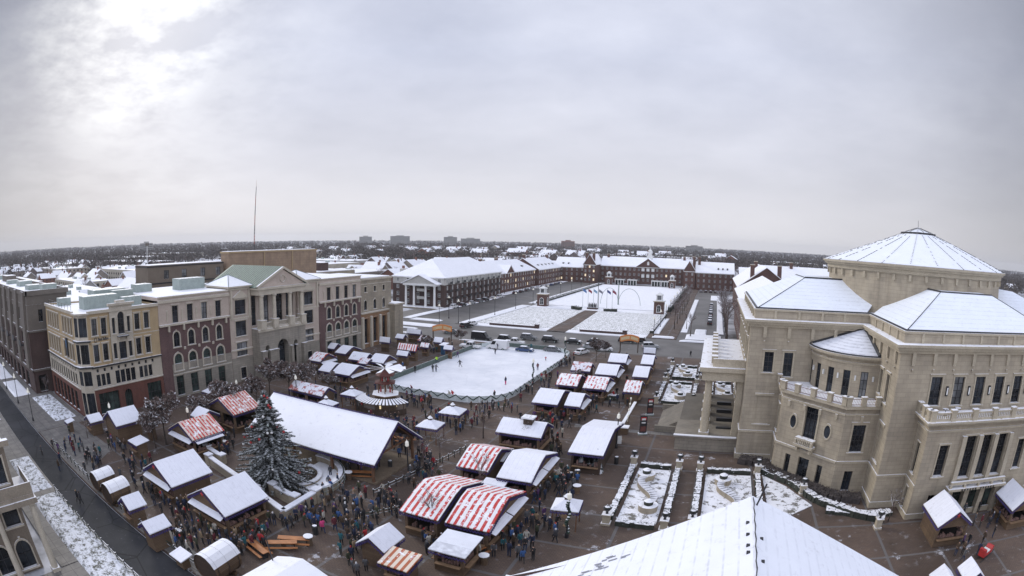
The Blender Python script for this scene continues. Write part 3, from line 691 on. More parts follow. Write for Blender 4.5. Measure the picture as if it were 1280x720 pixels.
# little balcony under the tall window
xm, ym = B1[0]+dx*Lm/2-.45, B1[1]+dy*Lm/2-.45; a45 = -PI/4
let_ = MB()
for i in range(13):
    if i != 6: let_.box(33.6+i*.46, 33.85+i*.46, 50.66, 50.69, 3.76, 3.98)
let_.build('lettering', [M['black_metal']], hall)
bal = MB(); bal.obox(xm, ym, 3.2, .95, 4.95, 5.25, a45); bal.obox(xm, ym, 3.0, .8, 5.85, 6.05, a45)
for i in range(9): bal.obox(xm-.28+dx*(-1.2+i*.3), ym-.28+dy*(-1.2+i*.3), .12, .12, 5.252, 5.848, a45)
for s in (-1.35, 1.35): bal.obox(xm-.2+dx*s, ym-.2+dy*s, .3, .35, 5.253, 5.847, a45)
for s in (-1.1, 1.1): bal.obox(xm+.1+dx*s, ym+.1+dy*s, .35, .7, 4.3, 4.948, a45)
bal.build('balcony', [LT], hall)
bt_.build('bay_cornice', [LT], hall)
# terrace balustrade
ter = MB(); irn = MB()
tp = [(9.95, 71.2), (9.95, 67.5), (17.5, 59.95), (22.2, 59.95)]
for p0, p1 in zip(tp[:-1], tp[1:]):
    L = math.hypot(p1[0]-p0[0], p1[1]-p0[1]); dx, dy = (p1[0]-p0[0])/L, (p1[1]-p0[1])/L; a = math.atan2(dy, dx); n = max(1, round(L/2.6))
    for i in range(n+1):
        s = min(max(i*L/n, .3), L-.3); ter = MB(); ter.obox(p0[0]+dx*s, p0[1]+dy*s, .7, .55, 11.3, 12.25, a); ter.obox(p0[0]+dx*s, p0[1]+dy*s, .85, .7, 12.252, 12.4, a); ter.build('terrace_pier', [LT], hall)
    for z in (11.45, 12.1): irn.tube((p0[0], p0[1], z), (p1[0], p1[1], z), .035, n=4)
    k = int(L/.22)
    for i in range(k): irn.tube((p0[0]+dx*i*.22, p0[1]+dy*i*.22, 11.4), (p0[0]+dx*(i+.6)*.22, p0[1]+dy*(i+.6)*.22, 12.1), .022, n=3)
irn.build('iron_railing', [M['maroon_wood']], hall)
# bow
bw_ = MB(); RB = 8.1; NB = 10; bow = []
for i in range(NB+1):
    a = PI+PI/2*i/NB; bow.append((22.4+RB*math.cos(a), 71.5+RB*math.sin(a)))
for i in range(NB):
    p0, p1 = bow[i], bow[i+1]; L = math.hypot(p1[0]-p0[0], p1[1]-p0[1])
    ops = [(.12, L-.12, 11.32, 14.5, 0)] if i % 2 == 0 and i > 0 or i == 0 else []
    if i % 2 == 1: ops = []
    wall(bw_, p0, p1, 11.3, 16.3, ops, .25)
    put_windows(hall, p0, p1, ops, .25, 'glass', 'limestone_trim', (2, 3), .1, False)
    if i % 2 == 1:
        m_ = ((p0[0]+p1[0])/2-math.cos(PI+PI/2*(i+.5)/NB)*-.12, (p0[1]+p1[1])/2); a = PI+PI/2*(i+.5)/NB
        sc_ = MB(); sc_.obox((p0[0]+p1[0])/2+.12*math.cos(a), (p0[1]+p1[1])/2+.12*math.sin(a), .22, .18, 13.4, 14.0, a+PI/2); sc_.build('wall_lamp', [M['white_paint']], hall)
bwo = bw_.build('bow_wall', [LS], hall)
be = MB()
for rr, z0_, z1_ in ((RB+.12, 15.3, 15.55), (RB+.3, 15.9, 16.1), (RB+.6, 16.102, 16.4)):
    pts = [(22.4+rr*math.cos(PI+PI/2*i/16), 71.5+rr*math.sin(PI+PI/2*i/16)) for i in range(17)]+[(22.4, 71.5)]
    be.prism(pts, z0_, z1_)
be.build('bow_cornice', [LT], bwo)
br_ = MB(); 
for i in range(16):
    a, b_ = PI+PI/2*i/16, PI+PI/2*(i+1)/16; br_.poly([(22.4+(RB+.3)*math.cos(a), 71.5+(RB+.3)*math.sin(a), 16.42), (22.4+(RB+.3)*math.cos(b_), 71.5+(RB+.3)*math.sin(b_), 16.42), (22.0, 71.1, 18.7)])
M['thin_snow'] = m_snow('thin_snow_on_slate', (.76, .78, .84), .1, .8, seams=(2, .25, .45, .4), bdist=.05)
bro = br_.build('bow_roof', [M['thin_snow']], hall)
gm = MB(); gm.tube((22.4-RB-.3, 71.45, 16.5), (22.0, 71.3, 18.75), .2, n=6); gm.tube((22.3, 71.5-RB-.3, 16.5), (22.2, 71.1, 18.75), .3, n=6)
for i in range(16):
    a, b_ = PI+PI/2*i/16, PI+PI/2*(i+1)/16; gm.tube((22.4+(RB+.35)*math.cos(a), 71.5+(RB+.35)*math.sin(a), 16.45), (22.4+(RB+.35)*math.cos(b_), 71.5+(RB+.35)*math.sin(b_), 16.45), .13, n=5)
gm.build('flashing', [M['black_metal']], bro)
# projecting centre of the south front
S0, S1 = (26.6, 52.0), (46.6, 52.0); sb = MB(); st = MB()
up = [(2.3, 3.8, 5.3, 9.0, 0)]+[(c-.95, c+.95, 4.9, 9.9, 0) for c in (7.2, 10.0, 12.8)]+[(16.2, 17.7, 5.3, 9.0, 0)]
wall(sb, S0, S1, 0, 11.4, up+[(5.6, 14.4, .05, 3.7, 0), (2.6, 3.8, .8, 3.0, 0), (16.2, 17.4, .8, 3.0, 0)], .6)
so_ = [(1.2, 2.2, 5.2, 8.8, 0), (1.2, 2.0, .8, 3.4, 0)]
wall(sb, (26.6, 55.7), S0, 0, 11.4, so_, .35); wall(sb, S1, (46.6, 55.7), 0, 11.4)
put_windows(hall, S0, S1, up, .6, 'glass', 'limestone_trim', (2, 6), .2, True)
put_windows(hall, S0, S1, [(2.6, 3.8, .8, 3.0, 0), (16.2, 17.4, .8, 3.0, 0)], .6, 'glass', 'limestone_trim', (2, 2), .1, False)
put_windows(hall, S0, S1, [(c-1.1, c+1.1, .05, 3.6, 0) for c in (7.2, 10.0, 12.8)], .6, 'glass_green', 'limestone_trim', (2, 3), .1, False, name='entrance_door')
put_windows(hall, (26.6, 55.7), S0, so_, .35, 'glass', 'limestone_trim', (2, 4), .15, True)
for c in (5.8, 8.6, 11.4, 14.2): sb.obox(S0[0]+c, 52.0, .8, 1.0, .0, 3.7); st.obox(S0[0]+c, 51.75, .7, .5, 4.2, 10.0)
st.obox(36.6, 51.4, 10.2, 1.4, 3.72, 4.02); st.obox(36.6, 51.2, 9.6, .4, 4.4, 4.75)
for c in (31.9, 34.2, 36.6, 39, 41.3): st.obox(c, 51.2, .35, .45, 4.022, 4.398)
for p0, p1 in (((26.6, 55.7), S0), (S0, S1)):
    band(st, p0, p1, 4.1, .28, .12, ext=False) if p0 != S0 else None
    band(st, p0, p1, 10.5, .25, .14, ext=False); band(st, p0, p1, 0, .8, .1, ext=False)
st.prism([(26.1, 55.7), (26.1, 51.4), (47.1, 51.4), (47.1, 55.7)], 11.402, 11.62)
st.prism([(25.8, 55.7), (25.8, 51.1), (47.4, 51.1), (47.4, 55.7)], 11.622, 11.85)
for p0, p1 in (((26.3, 55.6), (26.3, 51.7)), ((26.3, 51.7), (47.0, 51.7))):
    L = math.hypot(p1[0]-p0[0], p1[1]-p0[1]); dx, dy = (p1[0]-p0[0])/L, (p1[1]-p0[1])/L; a = math.atan2(dy, dx); n = max(2, round(L/3.3))
    for i in range(n+1): 
        s = min(max(i*L/n, .4), L-.4); st.obox(p0[0]+dx*s, p0[1]+dy*s, .8, .6, 11.85, 12.95, a); st.obox(p0[0]+dx*s, p0[1]+dy*s, .95, .75, 12.952, 13.1, a)
    for z0_, z1_ in ((11.852, 12.15), (12.6, 12.8)): st.obox((p0[0]+p1[0])/2, (p0[1]+p1[1])/2, L-.02, .25, z0_, z1_, a)
    for i in range(int(L/.3)): st.obox(p0[0]+dx*i*.3, p0[1]+dy*i*.3, .13, .13, 12.152, 12.598, a)
sbo = sb.build('entrance_wall', [LS], hall); st.build('entrance_cornice', [LT], sbo)
for c in (7.7, 11.35, 15.0, 18.65, 22.3):
    m_ = MB(); m_.obox(CX-HW+c, SY-.12, .34, .2, 13.6, 14.7); m_.obox(CX-HW+c, SY-.24, .2, .03, 13.75, 14.55, 0, 1); m_.build('wall_lamp', [M['black_metal'], M['white_paint']], hall)
for i, (x, y) in enumerate(((29.5, 53.8), (31.6, 54.1))):
    t = thing('terrace_table', 'small black cafe table on the south terrace, %s' % ('nearer the terrace corner' if i == 0 else 'further from the terrace corner'), 'table', (x, y, 11.86), 0)
    a = MB(); a.lathe(x, y, [(.45, 12.55), (.45, 12.6)], 12); a.build('table_top', [M['dark_metal_snow']], t)
    a = MB(); a.tube((x, y, 11.86), (x, y, 12.55), .04); a.lathe(x, y, [(.3, 11.86), (.3, 11.9)], 10); a.build('leg', [M['black_metal']], t)
# west portico on its plinth with steps
pl = MB(); pl.box(-3.8, 5.198, 73.6, 98.2, 0, 2.0); pl.box(-4.0, 5.196, 73.4, 81.0, 2.002, 2.3)
M['plinth_stone'] = m_block('plinth_stone', (.30,.265,.21), (.26,.23,.18), (.17,.15,.12), 1.3, .5, .02, snow=False); pl.build('plinth', [M['plinth_stone']], hall)
for k in range(4): q = MB(); q.box(2.0, 4.6, 77.5+k*4.6, 78.1+k*4.6, 2.01, 2.5); q.build('bench', [M['black_metal']], hall)
ps = MB()
for i in range(12): ps.box(-7.4+i*.3, -3.802, 81.2, 92.5, i*.16, (i+1)*.16)
ps.box(-7.6, -3.804, 80.6, 81.19, 0, 1.1); ps.box(-7.6, -3.804, 92.51, 93.1, 0, 1.1); ps.build('steps', [M['plinth_stone']], hall); q = MB(); q.box(-4.05, 5.1, 73.35, 73.85, 2.302, 2.42); q.build('snow_coping', [M['roof_snow']], hall)
pc = MB()
for y in (75.0, 80.6, 85.7, 90.8, 96.4):
    for x in ((.2,) if y not in (75.0,) else (.2,)):
        pc2 = MB(); pc2.obox(x, y, 1.5, 1.5, 2.32 if y < 81 else 2.002, 2.7); pc2.lathe(x, y, [(.62, 2.7), (.6, 5), (.5, 9.9), (.68, 10.0), (.7, 10.3)], 16); pc2.build('column', [LT], hall)
pa = MB(); pa.obox(4.7, 75.0, .9, 1.2, 2.32, 10.3); pa.build('pilaster', [LT], hall)
en = MB(); en.box(-.9, 5.19, 73.9, 97.6, 10.302, 11.6); en.box(-1.3, 5.188, 73.4, 98.1, 11.602, 12.2)
eno = en.build('entablature', [LT], hall)
pp = MB(); pp.box(.5, 5.18, 74.2, 74.6, 12.202, 13.3); pp.box(.5, .9, 74.602, 97.4, 12.202, 12.5)
for i in range(8): pp.obox(.7, 75.6+i*3.05, .9, 1.3, 12.502, 13.5)
pp.build('parapet', [LT], eno)
# ---------------------------------------------------------------- the long theatre row west of the market
TU = -85.0
def tw(mb, root, v0, v1, z0, z1, ops, U=TU, depth=.3, mi=0, **kw):
    "piece of the east-facing row: v0..v1 along the street; ops in absolute v"
    # seen from the square the row runs left to right with growing v
    p0, p1 = (U, v0), (U, v1)
    o2 = [(o[0]-v0, o[1]-v0, o[2], o[3], (tuple(o)+(0,))[4]) for o in ops]
    wall(mb, p0, p1, z0, z1, o2, depth, mi); put_windows(root, p0, p1, o2, depth, **kw)
def blk(name, label, v0, v1, z1, U=TU, back=-104, mats=('roof_snow',)):
    r = thing(name, label, 'building', (U, (v0+v1)/2, .12)); return r
# corner building in ochre stucco
r = thing('corner_building', 'ochre four-storey corner building with grey rooftop units and red brick shopfronts', 'building', (-95, 41, .12))
a, b = 32.8, 50.25
g = MB(); cr = MB()
SA, SB = (-107, 31.9), (-87.2, 31.9)      # street side
OCH, BRK, CRM = 0, 1, 2
# ground storey brick, third level cream, above ochre
grd = [(a+2, a+6.6, .6, 4.1), (40.7, 42.5, .2, 3.9, 1), (46.2, 49.6, .6, 4.1)]
wall(g, (TU, a+1.2), (TU, b), 0, 4.9, [(o[0]-a-1.2, o[1]-a-1.2, *o[2:]) for o in grd], .4, BRK)
put_windows(r, (TU, a+1.2), (TU, b), [(o[0]-a-1.2, o[1]-a-1.2, *o[2:]) for o in grd], .4, 'glass_green', bars=(4, 2), sub=False)
third = [(c-.42, c+.42, 5.3, 7.3) for c in (35.3, 36.4, 37.5, 45.2, 46.3, 47.4)]+[(c-.5, c+.5, 5.2, 7.4) for c in (39.7, 40.9, 42.1, 43.3)]+[(c-.25, c+.25, 7.65, 8.2) for c in (35.3, 36.9, 38.5, 40.1, 41.7, 43.3, 44.9, 46.5, 48.1)]
wall(g, (TU, a+1.2), (TU, b), 4.9, 8.5, [(o[0]-a-1.2, o[1]-a-1.2, *o[2:]) for o in third], .25, CRM)
put_windows(r, (TU, a+1.2), (TU, b), [(o[0]-a-1.2, o[1]-a-1.2, *o[2:]) for o in third], .25, sub=False)
up = [(c-.58, c+.58, z0_, z1_) for c in (35.5, 37.6, 45.2, 47.4) for z0_, z1_ in ((9.4, 12.2), (13.7, 16.4))]
mid = [(40.7, 42.2, 13.4, 17.1, 1), (39.4, 40.1, 13.6, 16.2), (42.8, 43.5, 13.6, 16.2), (40.6, 42.3, 9.2, 12.1), (39.3, 40.1, 9.4, 12.0), (42.8, 43.6, 9.4, 12.0)]
wall(g, (TU, a+1.2), (TU, 38.9), 8.5, 17.6, [(o[0]-a-1.2, o[1]-a-1.2, *o[2:]) for o in up if o[0] < 39], .3, OCH)
wall(g, (TU+.18, 38.9), (TU+.18, 44.1), 8.5, 18.4, [(o[0]-38.9, o[1]-38.9, *o[2:]) for o in mid], .35, CRM)
wall(g, (TU, 44.1), (TU, b), 8.5, 17.6, [(o[0]-44.1, o[1]-44.1, *o[2:]) for o in up if o[0] > 44], .3, OCH)
put_windows(r, (TU, 38.9), (TU, 38.9+20), [], .3)
put_windows(r, (TU, a), (TU, b), [(o[0]-a, o[1]-a, *o[2:]) for o in up], .3, bars=(2, 3), head=.1)
put_windows(r, (TU+.18, a), (TU+.18, b), [(o[0]-a, o[1]-a, *o[2:]) for o in mid], .35, bars=(2, 3), t=.14)
# street side
sg = [(1.2+i*2.35, 2.9+i*2.35, .6, 4.0) for i in range(7)]; wall(g, SA, SB, 0, 4.9, sg, .35, BRK); put_windows(r, SA, SB, sg, .35, 'glass_green', bars=(3, 2), sub=False)
s3 = [(1+i*1.5, 1.9+i*1.5, 5.3, 7.3) for i in range(12)]+[(1.2+i*1.5, 1.7+i*1.5, 7.65, 8.2) for i in range(12)]
wall(g, SA, SB, 4.9, 8.5, s3, .25, CRM); put_windows(r, SA, SB, s3, .25, sub=False)
su = [(c-.5, c+.5, z0_, z1_) for c in (2.2, 4.0, 5.8, 7.6, 9.4, 13, 14.8, 16.6, 18.2) for z0_, z1_ in ((9.4, 12.2), (13.7, 16.4))]
wall(g, SA, SB, 8.5, 17.6, su, .3, OCH); put_windows(r, SA, SB, su, .3, bars=(2, 3), head=.1, sub=True)
# glazed corner tower
c0, c1, c2 = (-87.2, 31.9), (-85.9, 32.3), (-85.0, 34.0)
for p0, p1 in ((c0, c1), (c1, c2)):
    L = math.hypot(p1[0]-p0[0], p1[1]-p0[1])
    for z0_, z1_ in ((0, 4.9), (4.9, 8.5), (8.5, 12.9), (12.9, 17.2)):
        wall(g, p0, p1, z0_, z1_, [(.14, L-.14, z0_+.7, z1_-.5)], .15, CRM); put_windows(r, p0, p1, [(.14, L-.14, z0_+.7, z1_-.5)], .15, bars=(2, 1), sub=False)
for z in (8.6, 12.8, 17.2):
    cr.prism([(-88, 32.2), (-87.2, 31.3), (-85.4, 31.6), (-84.4, 34.2), (-85.2, 34.6)], z, z+.28, 1 if z != 17.2 else 0)
g.prism([(-107, 31.9), (-107, 50.2), (-101, 50.2)], 0, 17.6, OCH)
wall(g, (TU, b), (-107, b), 0, 17.6, (), 0, OCH); wall(g, (-107, b), (-107, 31.9), 0, 17.6, (), 0, OCH)
g.build('wall', [M['tan_stucco'], M['red_brick'], M['cream_trim']], r)
for p0, p1 in (((TU, a+1.2), (TU, b)), (SA, SB)):
    band(cr, p0, p1, 8.45, .28, .4, 1, ext=False); band(cr, p0, p1, 4.8, .2, .12, ext=False); band(cr, p0, p1, 17.25, .5, .35, ext=False); band(cr, p0, p1, 12.9, .15, .06, ext=False)
band(cr, (TU+.2, 38.9), (TU+.2, 44.1), 18.2, .4, .4); cr.obox(TU-.1, 41.5, .8, 2.0, 18.6, 19.0)
for v in (40.6, 42.4): cr.obox(TU+.5, v, .5, .2, 12.5, 13.0)
cr.obox(TU+.6, 41.5, 1.0, 2.4, 13.0, 13.15, 0, 1)
cr.build('cornice', [M['cream_trim'], M['dark_metal_snow']], r)
rl = MB()
for i in range(13): rl.tube((TU+1.05, 40.35+i*.19, 13.15), (TU+1.05, 40.35+i*.19, 13.95), .025, n=3)
rl.tube((TU+1.05, 40.3, 13.95), (TU+1.05, 42.7, 13.95), .04, n=4); rl.build('balcony_railing', [M['black_metal']], r)
rf = MB(); rf.box(-106.6, -85.4, 32.3, 50.0, 17.1, 17.3); rfo = rf.build('roof', [M['roof_snow']], r)
for (x0, x1, y0, y1, h) in ((-94, -91, 36, 44, 2.2), (-91, -89.5, 44.5, 49, 1.6), (-101, -97, 41, 49, 2.6), (-97, -95, 45, 50, 2.4), (-104, -102, 34, 37, 1.4)):
    m_ = MB(); m_.box(x0, x1, y0, y1, 17.302, 17.3+h)
    for i in range(int((y1-y0)/.8)): m_.box(x1, x1+.05, y0+.2+i*.8, y0+.55+i*.8, 17.5, 17.1+h)
    m_.build('rooftop_unit', [M['grey_metal']], rfo)
rl = MB()
for i in range(9): rl.tube((-106+i*2, 32.5, 17.3), (-106+i*2, 32.5, 18.4), .04, n=3)
rl.tube((-106, 32.5, 18.4), (-90, 32.5, 18.4), .04, n=3); rl.build('roof_railing', [M['black_metal']], rfo)
q = MB()   # dark sign, an oval mark and a word too small to read
for i in range(12):
    a_, b_ = 2*PI*i/12, 2*PI*(i+1)/12; q.tube((TU+.06, 35.55+.28*math.cos(a_), 12.95+.42*math.sin(a_)), (TU+.06, 35.55+.28*math.cos(b_), 12.95+.42*math.sin(b_)), .06, n=4)
for i, (h_, w_) in enumerate(((.5, .22), (.32, .2), (.32, .2), (.5, .1), (.5, .18), (.32, .2), (.5, .2), (.32, .18), (.32, .16))): q.box(TU+.02, TU+.09, 36.15+i*.26, 36.15+i*.26+w_, 12.8, 12.8+h_)
q.build('sign_lettering', [M['black_metal']], r)
q = MB(); q.box(-92.6, -91.5, 31.5, 31.7, 9.9, 12.9); q.box(-92.4, -91.7, 31.46, 31.5, 11.3, 12.6, 1); q.build('hanging_sign', [M['black_metal'], M['blue_paint']], r)
# brick buildings with four bays, left and right of the portico
def brick_block(label, v0, v1, zt, lit=0):
    r = thing('arched_brick_building', label, 'building', (-95, (v0+v1)/2, .12))
    n = 4; c0 = v0+(v1-v0)*.225; c1 = v0+(v1-v0)*.835; sp = (c1-c0)/3
    g = MB(); t = MB()
    gl = [(c-.95, c+.95, .5, 4.1) for c in [c0+i*sp for i in range(4)]]; ar = [(c-.95, c+.95, 5.1, 8.2, 1) for c in [c0+i*sp for i in range(4)]]
    a2 = [(c-.75, c+.75, 9.5, 12.2, 1) for c in [c0+i*sp for i in range(4)]]; t4 = [(c-.75, c+.75, 13.85, 16.9) for c in [c0+i*sp for i in range(4)]]
    x0 = c0-1.6
    tw(g, r, v0, x0, 0, 13.6, [], mi=0)
    tw(g, r, x0, v1, 0, 6.4, gl+[], mi=1, glass='glass_green', bars=(2, 3), sub=False, depth=.35)
    # arches: dressed stone surround panel
    tw(g, r, x0, v1, 6.4, 6.401, [], mi=1)
    o2 = [(o[0]-x0, o[1]-x0, o[2], o[3], 1) for o in ar]
    wall(g, (TU, x0), (TU, v1), 6.401, 13.6, [(o[0]-x0, o[1]-x0, 6.401, o[3], 1) for o in ar]+[(o[0]-x0, o[1]-x0, o[2], o[3], 1) for o in a2], .3, 0, 1)
    wall(g, (TU+.05, x0), (TU+.05, v1), 5.1, 6.35, o2 and [(o[0], o[1], 5.1, 6.35, 0) for o in o2], .3, 1)
    put_windows(r, (TU, x0), (TU, v1), o2, .3, 'glass_green', 'cream_trim', (2, 3), .3); put_windows(r, (TU, x0), (TU, v1), [(o[0]-x0, o[1]-x0, *o[2:]) for o in a2], .3, 'glass', 'cream_trim', (2, 2), .26)
    tw(g, r, v0, v1, 13.6, 18.0, t4, mi=2, bars=(2, 3), t=.14, head=.12, depth=.3)
    for i in range(4):
        c = c0+i*sp
        t.obox(TU+.1, c+sp/2, .14, .5, 8.8, 9.3, 0) if i < 3 else None
        for dv in (-.55*sp,): t.obox(TU+.08, c+dv, .12, .3, 14.2, 16.2, 0)
        t.obox(TU+.25, c-sp/2, .45, .35, 12.4, 13.4, 0)
    t.obox(TU+.25, c+sp/2, .45, .35, 12.4, 13.4, 0)
    band(t, (TU, v0), (TU, v1), 13.42, .35, .45, 0, ext=False); band(t, (TU, v0), (TU, v1), 17.55, .5, .3, 1, ext=False)
    band(t, (TU, x0), (TU, v1), 4.3, .22, .1, ext=False)
    g.prism([(-104, v0), (TU-.02, v0), (TU-.02, v1), (-104, v1)], 17.99, zt, 2); 
    wall(g, (-104, v1), (-104, v0), 0, zt, (), 0, 0); wall(g, (TU, v1), (-104, v1), 0, zt, (), 0, 2)
    g.build('wall', [M['plum_brick'], M['grey_stone'], M['pink_stone']], r)
    band(t, (TU, v0), (TU, v1), zt-.15, .25, .25, 0, ext=False)
    t.build('cornice', [M['cream_trim'], M['portico_stone']], r)
    q = MB(); q.box(-103.6, -85.5, v0+.3, v1-.3, zt+.002, zt+.12); q.build('roof', [M['roof_snow']], r)
    return r
rb1 = brick_block('plum brick building with pink top storey between ochre corner and portico', 50.3, 68.5, 18.6)
for (x0, x1, y0, y1, h) in ((-96, -93, 61, 68, 2.2), (-100, -97, 52, 56, 1.5)):
    m_ = MB(); m_.box(x0, x1, y0, y1, 18.73, 18.73+h); m_.build('rooftop_unit', [M['grey_metal']], rb1)
brick_block('plum brick building with pink top storey right of the portico', 97.0, 113.8, 19.0)
# portico with its two towers
r = thing('portico_building', 'theatre with tall columned portico, green metal pediment and two square snowy-capped towers', 'building', (-92, 82.7, .12))
g = MB(); t = MB()
def tower(v0, v1):
    c = (v0+v1)/2
    ops = [(c-1.55, c+1.55, z0_, z1_) for z0_, z1_ in ((13.6, 16.5), (9.3, 12.3), (5.3, 8.0))]+[(c-.8, c+.8, .6, 2.9)]
    for q in ([o for o in ops if o[2] > 5.2],):
        tw(g, r, v0, v1, 5.0, 19.3, q, mi=0, bars=(2, 2), t=.16, head=.1)
    tw(g, r, v0, v1, 0, 5.0, [ops[3]], mi=1, bars=(2, 2), t=.12, depth=.3)
    for (p0, p1) in (((TU-8, v0), (TU, v0)), ((TU, v1), (TU-8, v1)), ((TU-8, v1), (TU-8, v0))): wall(g, p0, p1, 0, 19.3, (), 0, 0)
    for s_ in (-1, 1): t.obox(TU+.12, c+s_*(v1-v0)*.42, .24, .5, 12.9, 18.4)
    t.poly([(TU+.25, c-2, 17.0), (TU+.25, c+2, 17.0), (TU+.25, c, 18.2)]); t.obox(TU+.15, c, .3, 4.2, 16.85, 17.0)
    t.tube((TU+.2, c-2.1, 17.0), (TU+.2, c, 18.3), .14, n=4); t.tube((TU+.2, c+2.1, 17.0), (TU+.2, c, 18.3), .14, n=4)
    for z, p in ((6.4, .15), (12.7, .12), (18.5, .25), (18.95, .5)):
        t.prism([(TU-8-p, v0-p), (TU+p, v0-p), (TU+p, v1+p), (TU-8-p, v1+p)], z, z+.3)
    rr = MB(); e = .45; A_4 = [(TU-8-e, v0-e, 19.27), (TU+e, v0-e, 19.27), (TU+e, v1+e, 19.27), (TU-8-e, v1+e, 19.27)]; ap = (TU-4, c, 21.3)
    for i in range(4): rr.poly([A_4[i], A_4[(i+1) % 4], ap])
    ro = rr.build('tower_roof', [M['roof_snow']], r); h_ = MB()
    for i in range(4): h_.tube(A_4[i], ap, .09, n=4)
    h_.build('hip_seam', [M['bluegreen_seam']], ro)
tower(68.6, 74.7); tower(89.6, 96.9)
PU = -82.6
ent = [(81.9-1.75, 81.9+1.75, .2, 7.6, 1), (77.05-.6, 77.05+.6, .6, 6.9, 1), (86.0-.6, 86.0+.6, .6, 6.9, 1)]
wall(g, (PU, 74.75), (PU, 89.4), 0, 10.2, [(o[0]-74.75, o[1]-74.75, *o[2:]) for o in ent], 1.6, 1, 1)
for o in ent: 
    x_ = part('doorway_glass', window_mesh(o[1]-o[0], o[3]-o[2], 1, 'glass', bars=(2, 3)), r, (PU-1.5+92, (o[0]+o[1])/2-82.7, o[2]-.12), PI/2)
for v in (79.2, 84.6, 75.6, 88.5, 77.9, 85.3): t.obox(PU+.35, v, .7, 1.3, 0, 5.6, 0, 1); t.obox(PU+.4, v, .8, 1.5, 5.6, 5.95, 0, 1)
wall(g, (TU, 74.75), (PU, 74.75), 0, 10.2, (), 0, 1); wall(g, (PU, 89.4), (TU, 89.4), 0, 10.2, (), 0, 1)
bk = [(75.4, 76.7, 10.8, 16.9), (77.9, 80.6, 10.8, 16.9), (81.9, 85, 10.8, 16.9), (86.2, 88.6, 10.8, 16.9)]
tw(g, r, 74.71, 89.59, 10.2, 17.2, bk, U=-85.6, mi=0, bars=(3, 5), sub=False, depth=.3); g.box(-86, PU, 74.8, 89.4, 10.202, 10.3, 1)
band(t, (PU, 74.75), (PU, 89.4), 9.8, .5, .3)
for v in (75.8, 79.6, 84.6, 88.4):
    c_ = MB(); c_.obox(PU-.1, v, 1.5, 1.5, 10.3, 12.0); c_.obox(PU-.1, v, 1.7, 1.7, 12.0, 12.2); c_.lathe(PU-.1, v, [(.5, 12.2), (.5, 14), (.42, 16.8), (.6, 16.9), (.62, 17.15)], 14); c_.build('column', [M['portico_stone']], r)
for v0_, v1_ in ((76.6, 78.8), (80.4, 83.8), (85.4, 87.6)):
    t.box(PU-.3, PU, v0_, v1_, 10.3, 10.6); t.box(PU-.3, PU, v0_, v1_, 11.4, 11.6)
    k = int((v1_-v0_)/.35)
    for i in range(k): t.obox(PU-.15, v0_+.2+i*.35, .15, .15, 10.6, 11.4)
t.box(TU-1, PU+.35, 74.75, 89.4, 17.2, 18.3, 0); t.box(TU-1, PU+.7, 74.3, 89.8, 18.302, 18.75, 0)
t.build('cornice', [M['portico_stone'], M['grey_stone']], r); g.build('wall', [M['pink_stone'], M['grey_stone']], r)
pd = MB(); zr_, ze_ = 22.5, 18.77
pd.poly([(PU+.2, 74.8, ze_), (PU+.2, 89.3, ze_), (PU+.2, 82.05, zr_-.35)]); pd.lathe(0, 0, [(0.01, 0)], 3) if 0 else None
pdo = pd.build('pediment', [M['pink_stone']], r)
rk = MB(); rk.tube((PU+.45, 74.2, ze_+.1), (PU+.45, 82.05, zr_), .3, n=4); rk.tube((PU+.45, 89.9, ze_+.1), (PU+.45, 82.05, zr_), .3, n=4)
n = 20
for i in range(n):
    a_, b_ = 2*PI*i/n, 2*PI*(i+1)/n; rk.tube((PU+.3, 82.05+.75*math.cos(a_), 20.2+.75*math.sin(a_)), (PU+.3, 82.05+.75*math.cos(b_), 20.2+.75*math.sin(b_)), .09, n=4)
rk.build('pediment_moulding', [M['portico_stone']], pdo)
pr = MB(); pr.slab([(-100, 74.3, ze_), (PU+.6, 74.3, ze_), (PU+.6, 82.05, zr_+.2), (-100, 82.05, zr_+.2)], .15); pro_m = [M['copper']]
pr.slab([(PU+.6, 89.8, ze_), (-100, 89.8, ze_), (-100, 82.05, zr_+.2), (PU+.6, 82.05, zr_+.2)], .15)
for i in range(22):
    x = PU+.4-i*.8; pr.tube((x, 74.3, ze_+.03), (x, 82.05, zr_+.23), .05, n=3)
pr.build('pediment_roof', pro_m, r)
bd = MB(); bd.box(-104, -86, 74.7, 89.6, 0, 18.7); bd.box(-104, -93.02, 68.6, 96.9, 0.01, 18.3); bd.build('rear_wing', [M['dark_stucco']], r)
# sandy end building with big shopfront arches
r = thing('end_building', 'plain sandy stone end building with tall brick-framed arches at street level', 'building', (-95, 121, .12))
g = MB(); t = MB(); a, b = 113.85, 128.1
up = [(c-.55, c+.55, 14.6, 16.0) for c in (115.9, 120.2, 124.4)]; md = [(c-.7, c+.7, 10.0, 12.5, 1) for c in (115.9, 120.2, 124.4)]; bg_ = [(c-.95, c+.95, 1.2, 7.7) for c in (116.1, 120.3, 124.6)]
tw(g, r, a, b, 9.0, 18.2, up+md, mi=0, t=.12, bars=(2, 2)); tw(g, r, a, b, 0, 9.0, bg_, mi=1, bars=(2, 4), t=.25, frame='orange_trim' if 'orange_trim' in M else 'cream_trim', depth=.6)
for p0, p1 in (((TU, b), (-104, b)), ((-104, b), (-104, a)), ((-104, a), (TU, a))): wall(g, p0, p1, 0, 18.2, (), 0, 0)
g.box(-88, -83, 126.9, 131.2, 0, 10.4); t.box(-88.3, -82.7, 126.6, 131.5, 10.402, 10.8)
wall(g, (-83+.0, 131.2), (-83+.01, 131.2), 0, .1) if 0 else None
for v in (113.9+.4, 118.2, 122.4, 126.4): t.obox(TU+.25, v, .5, .8, 0, 8.2, 0)
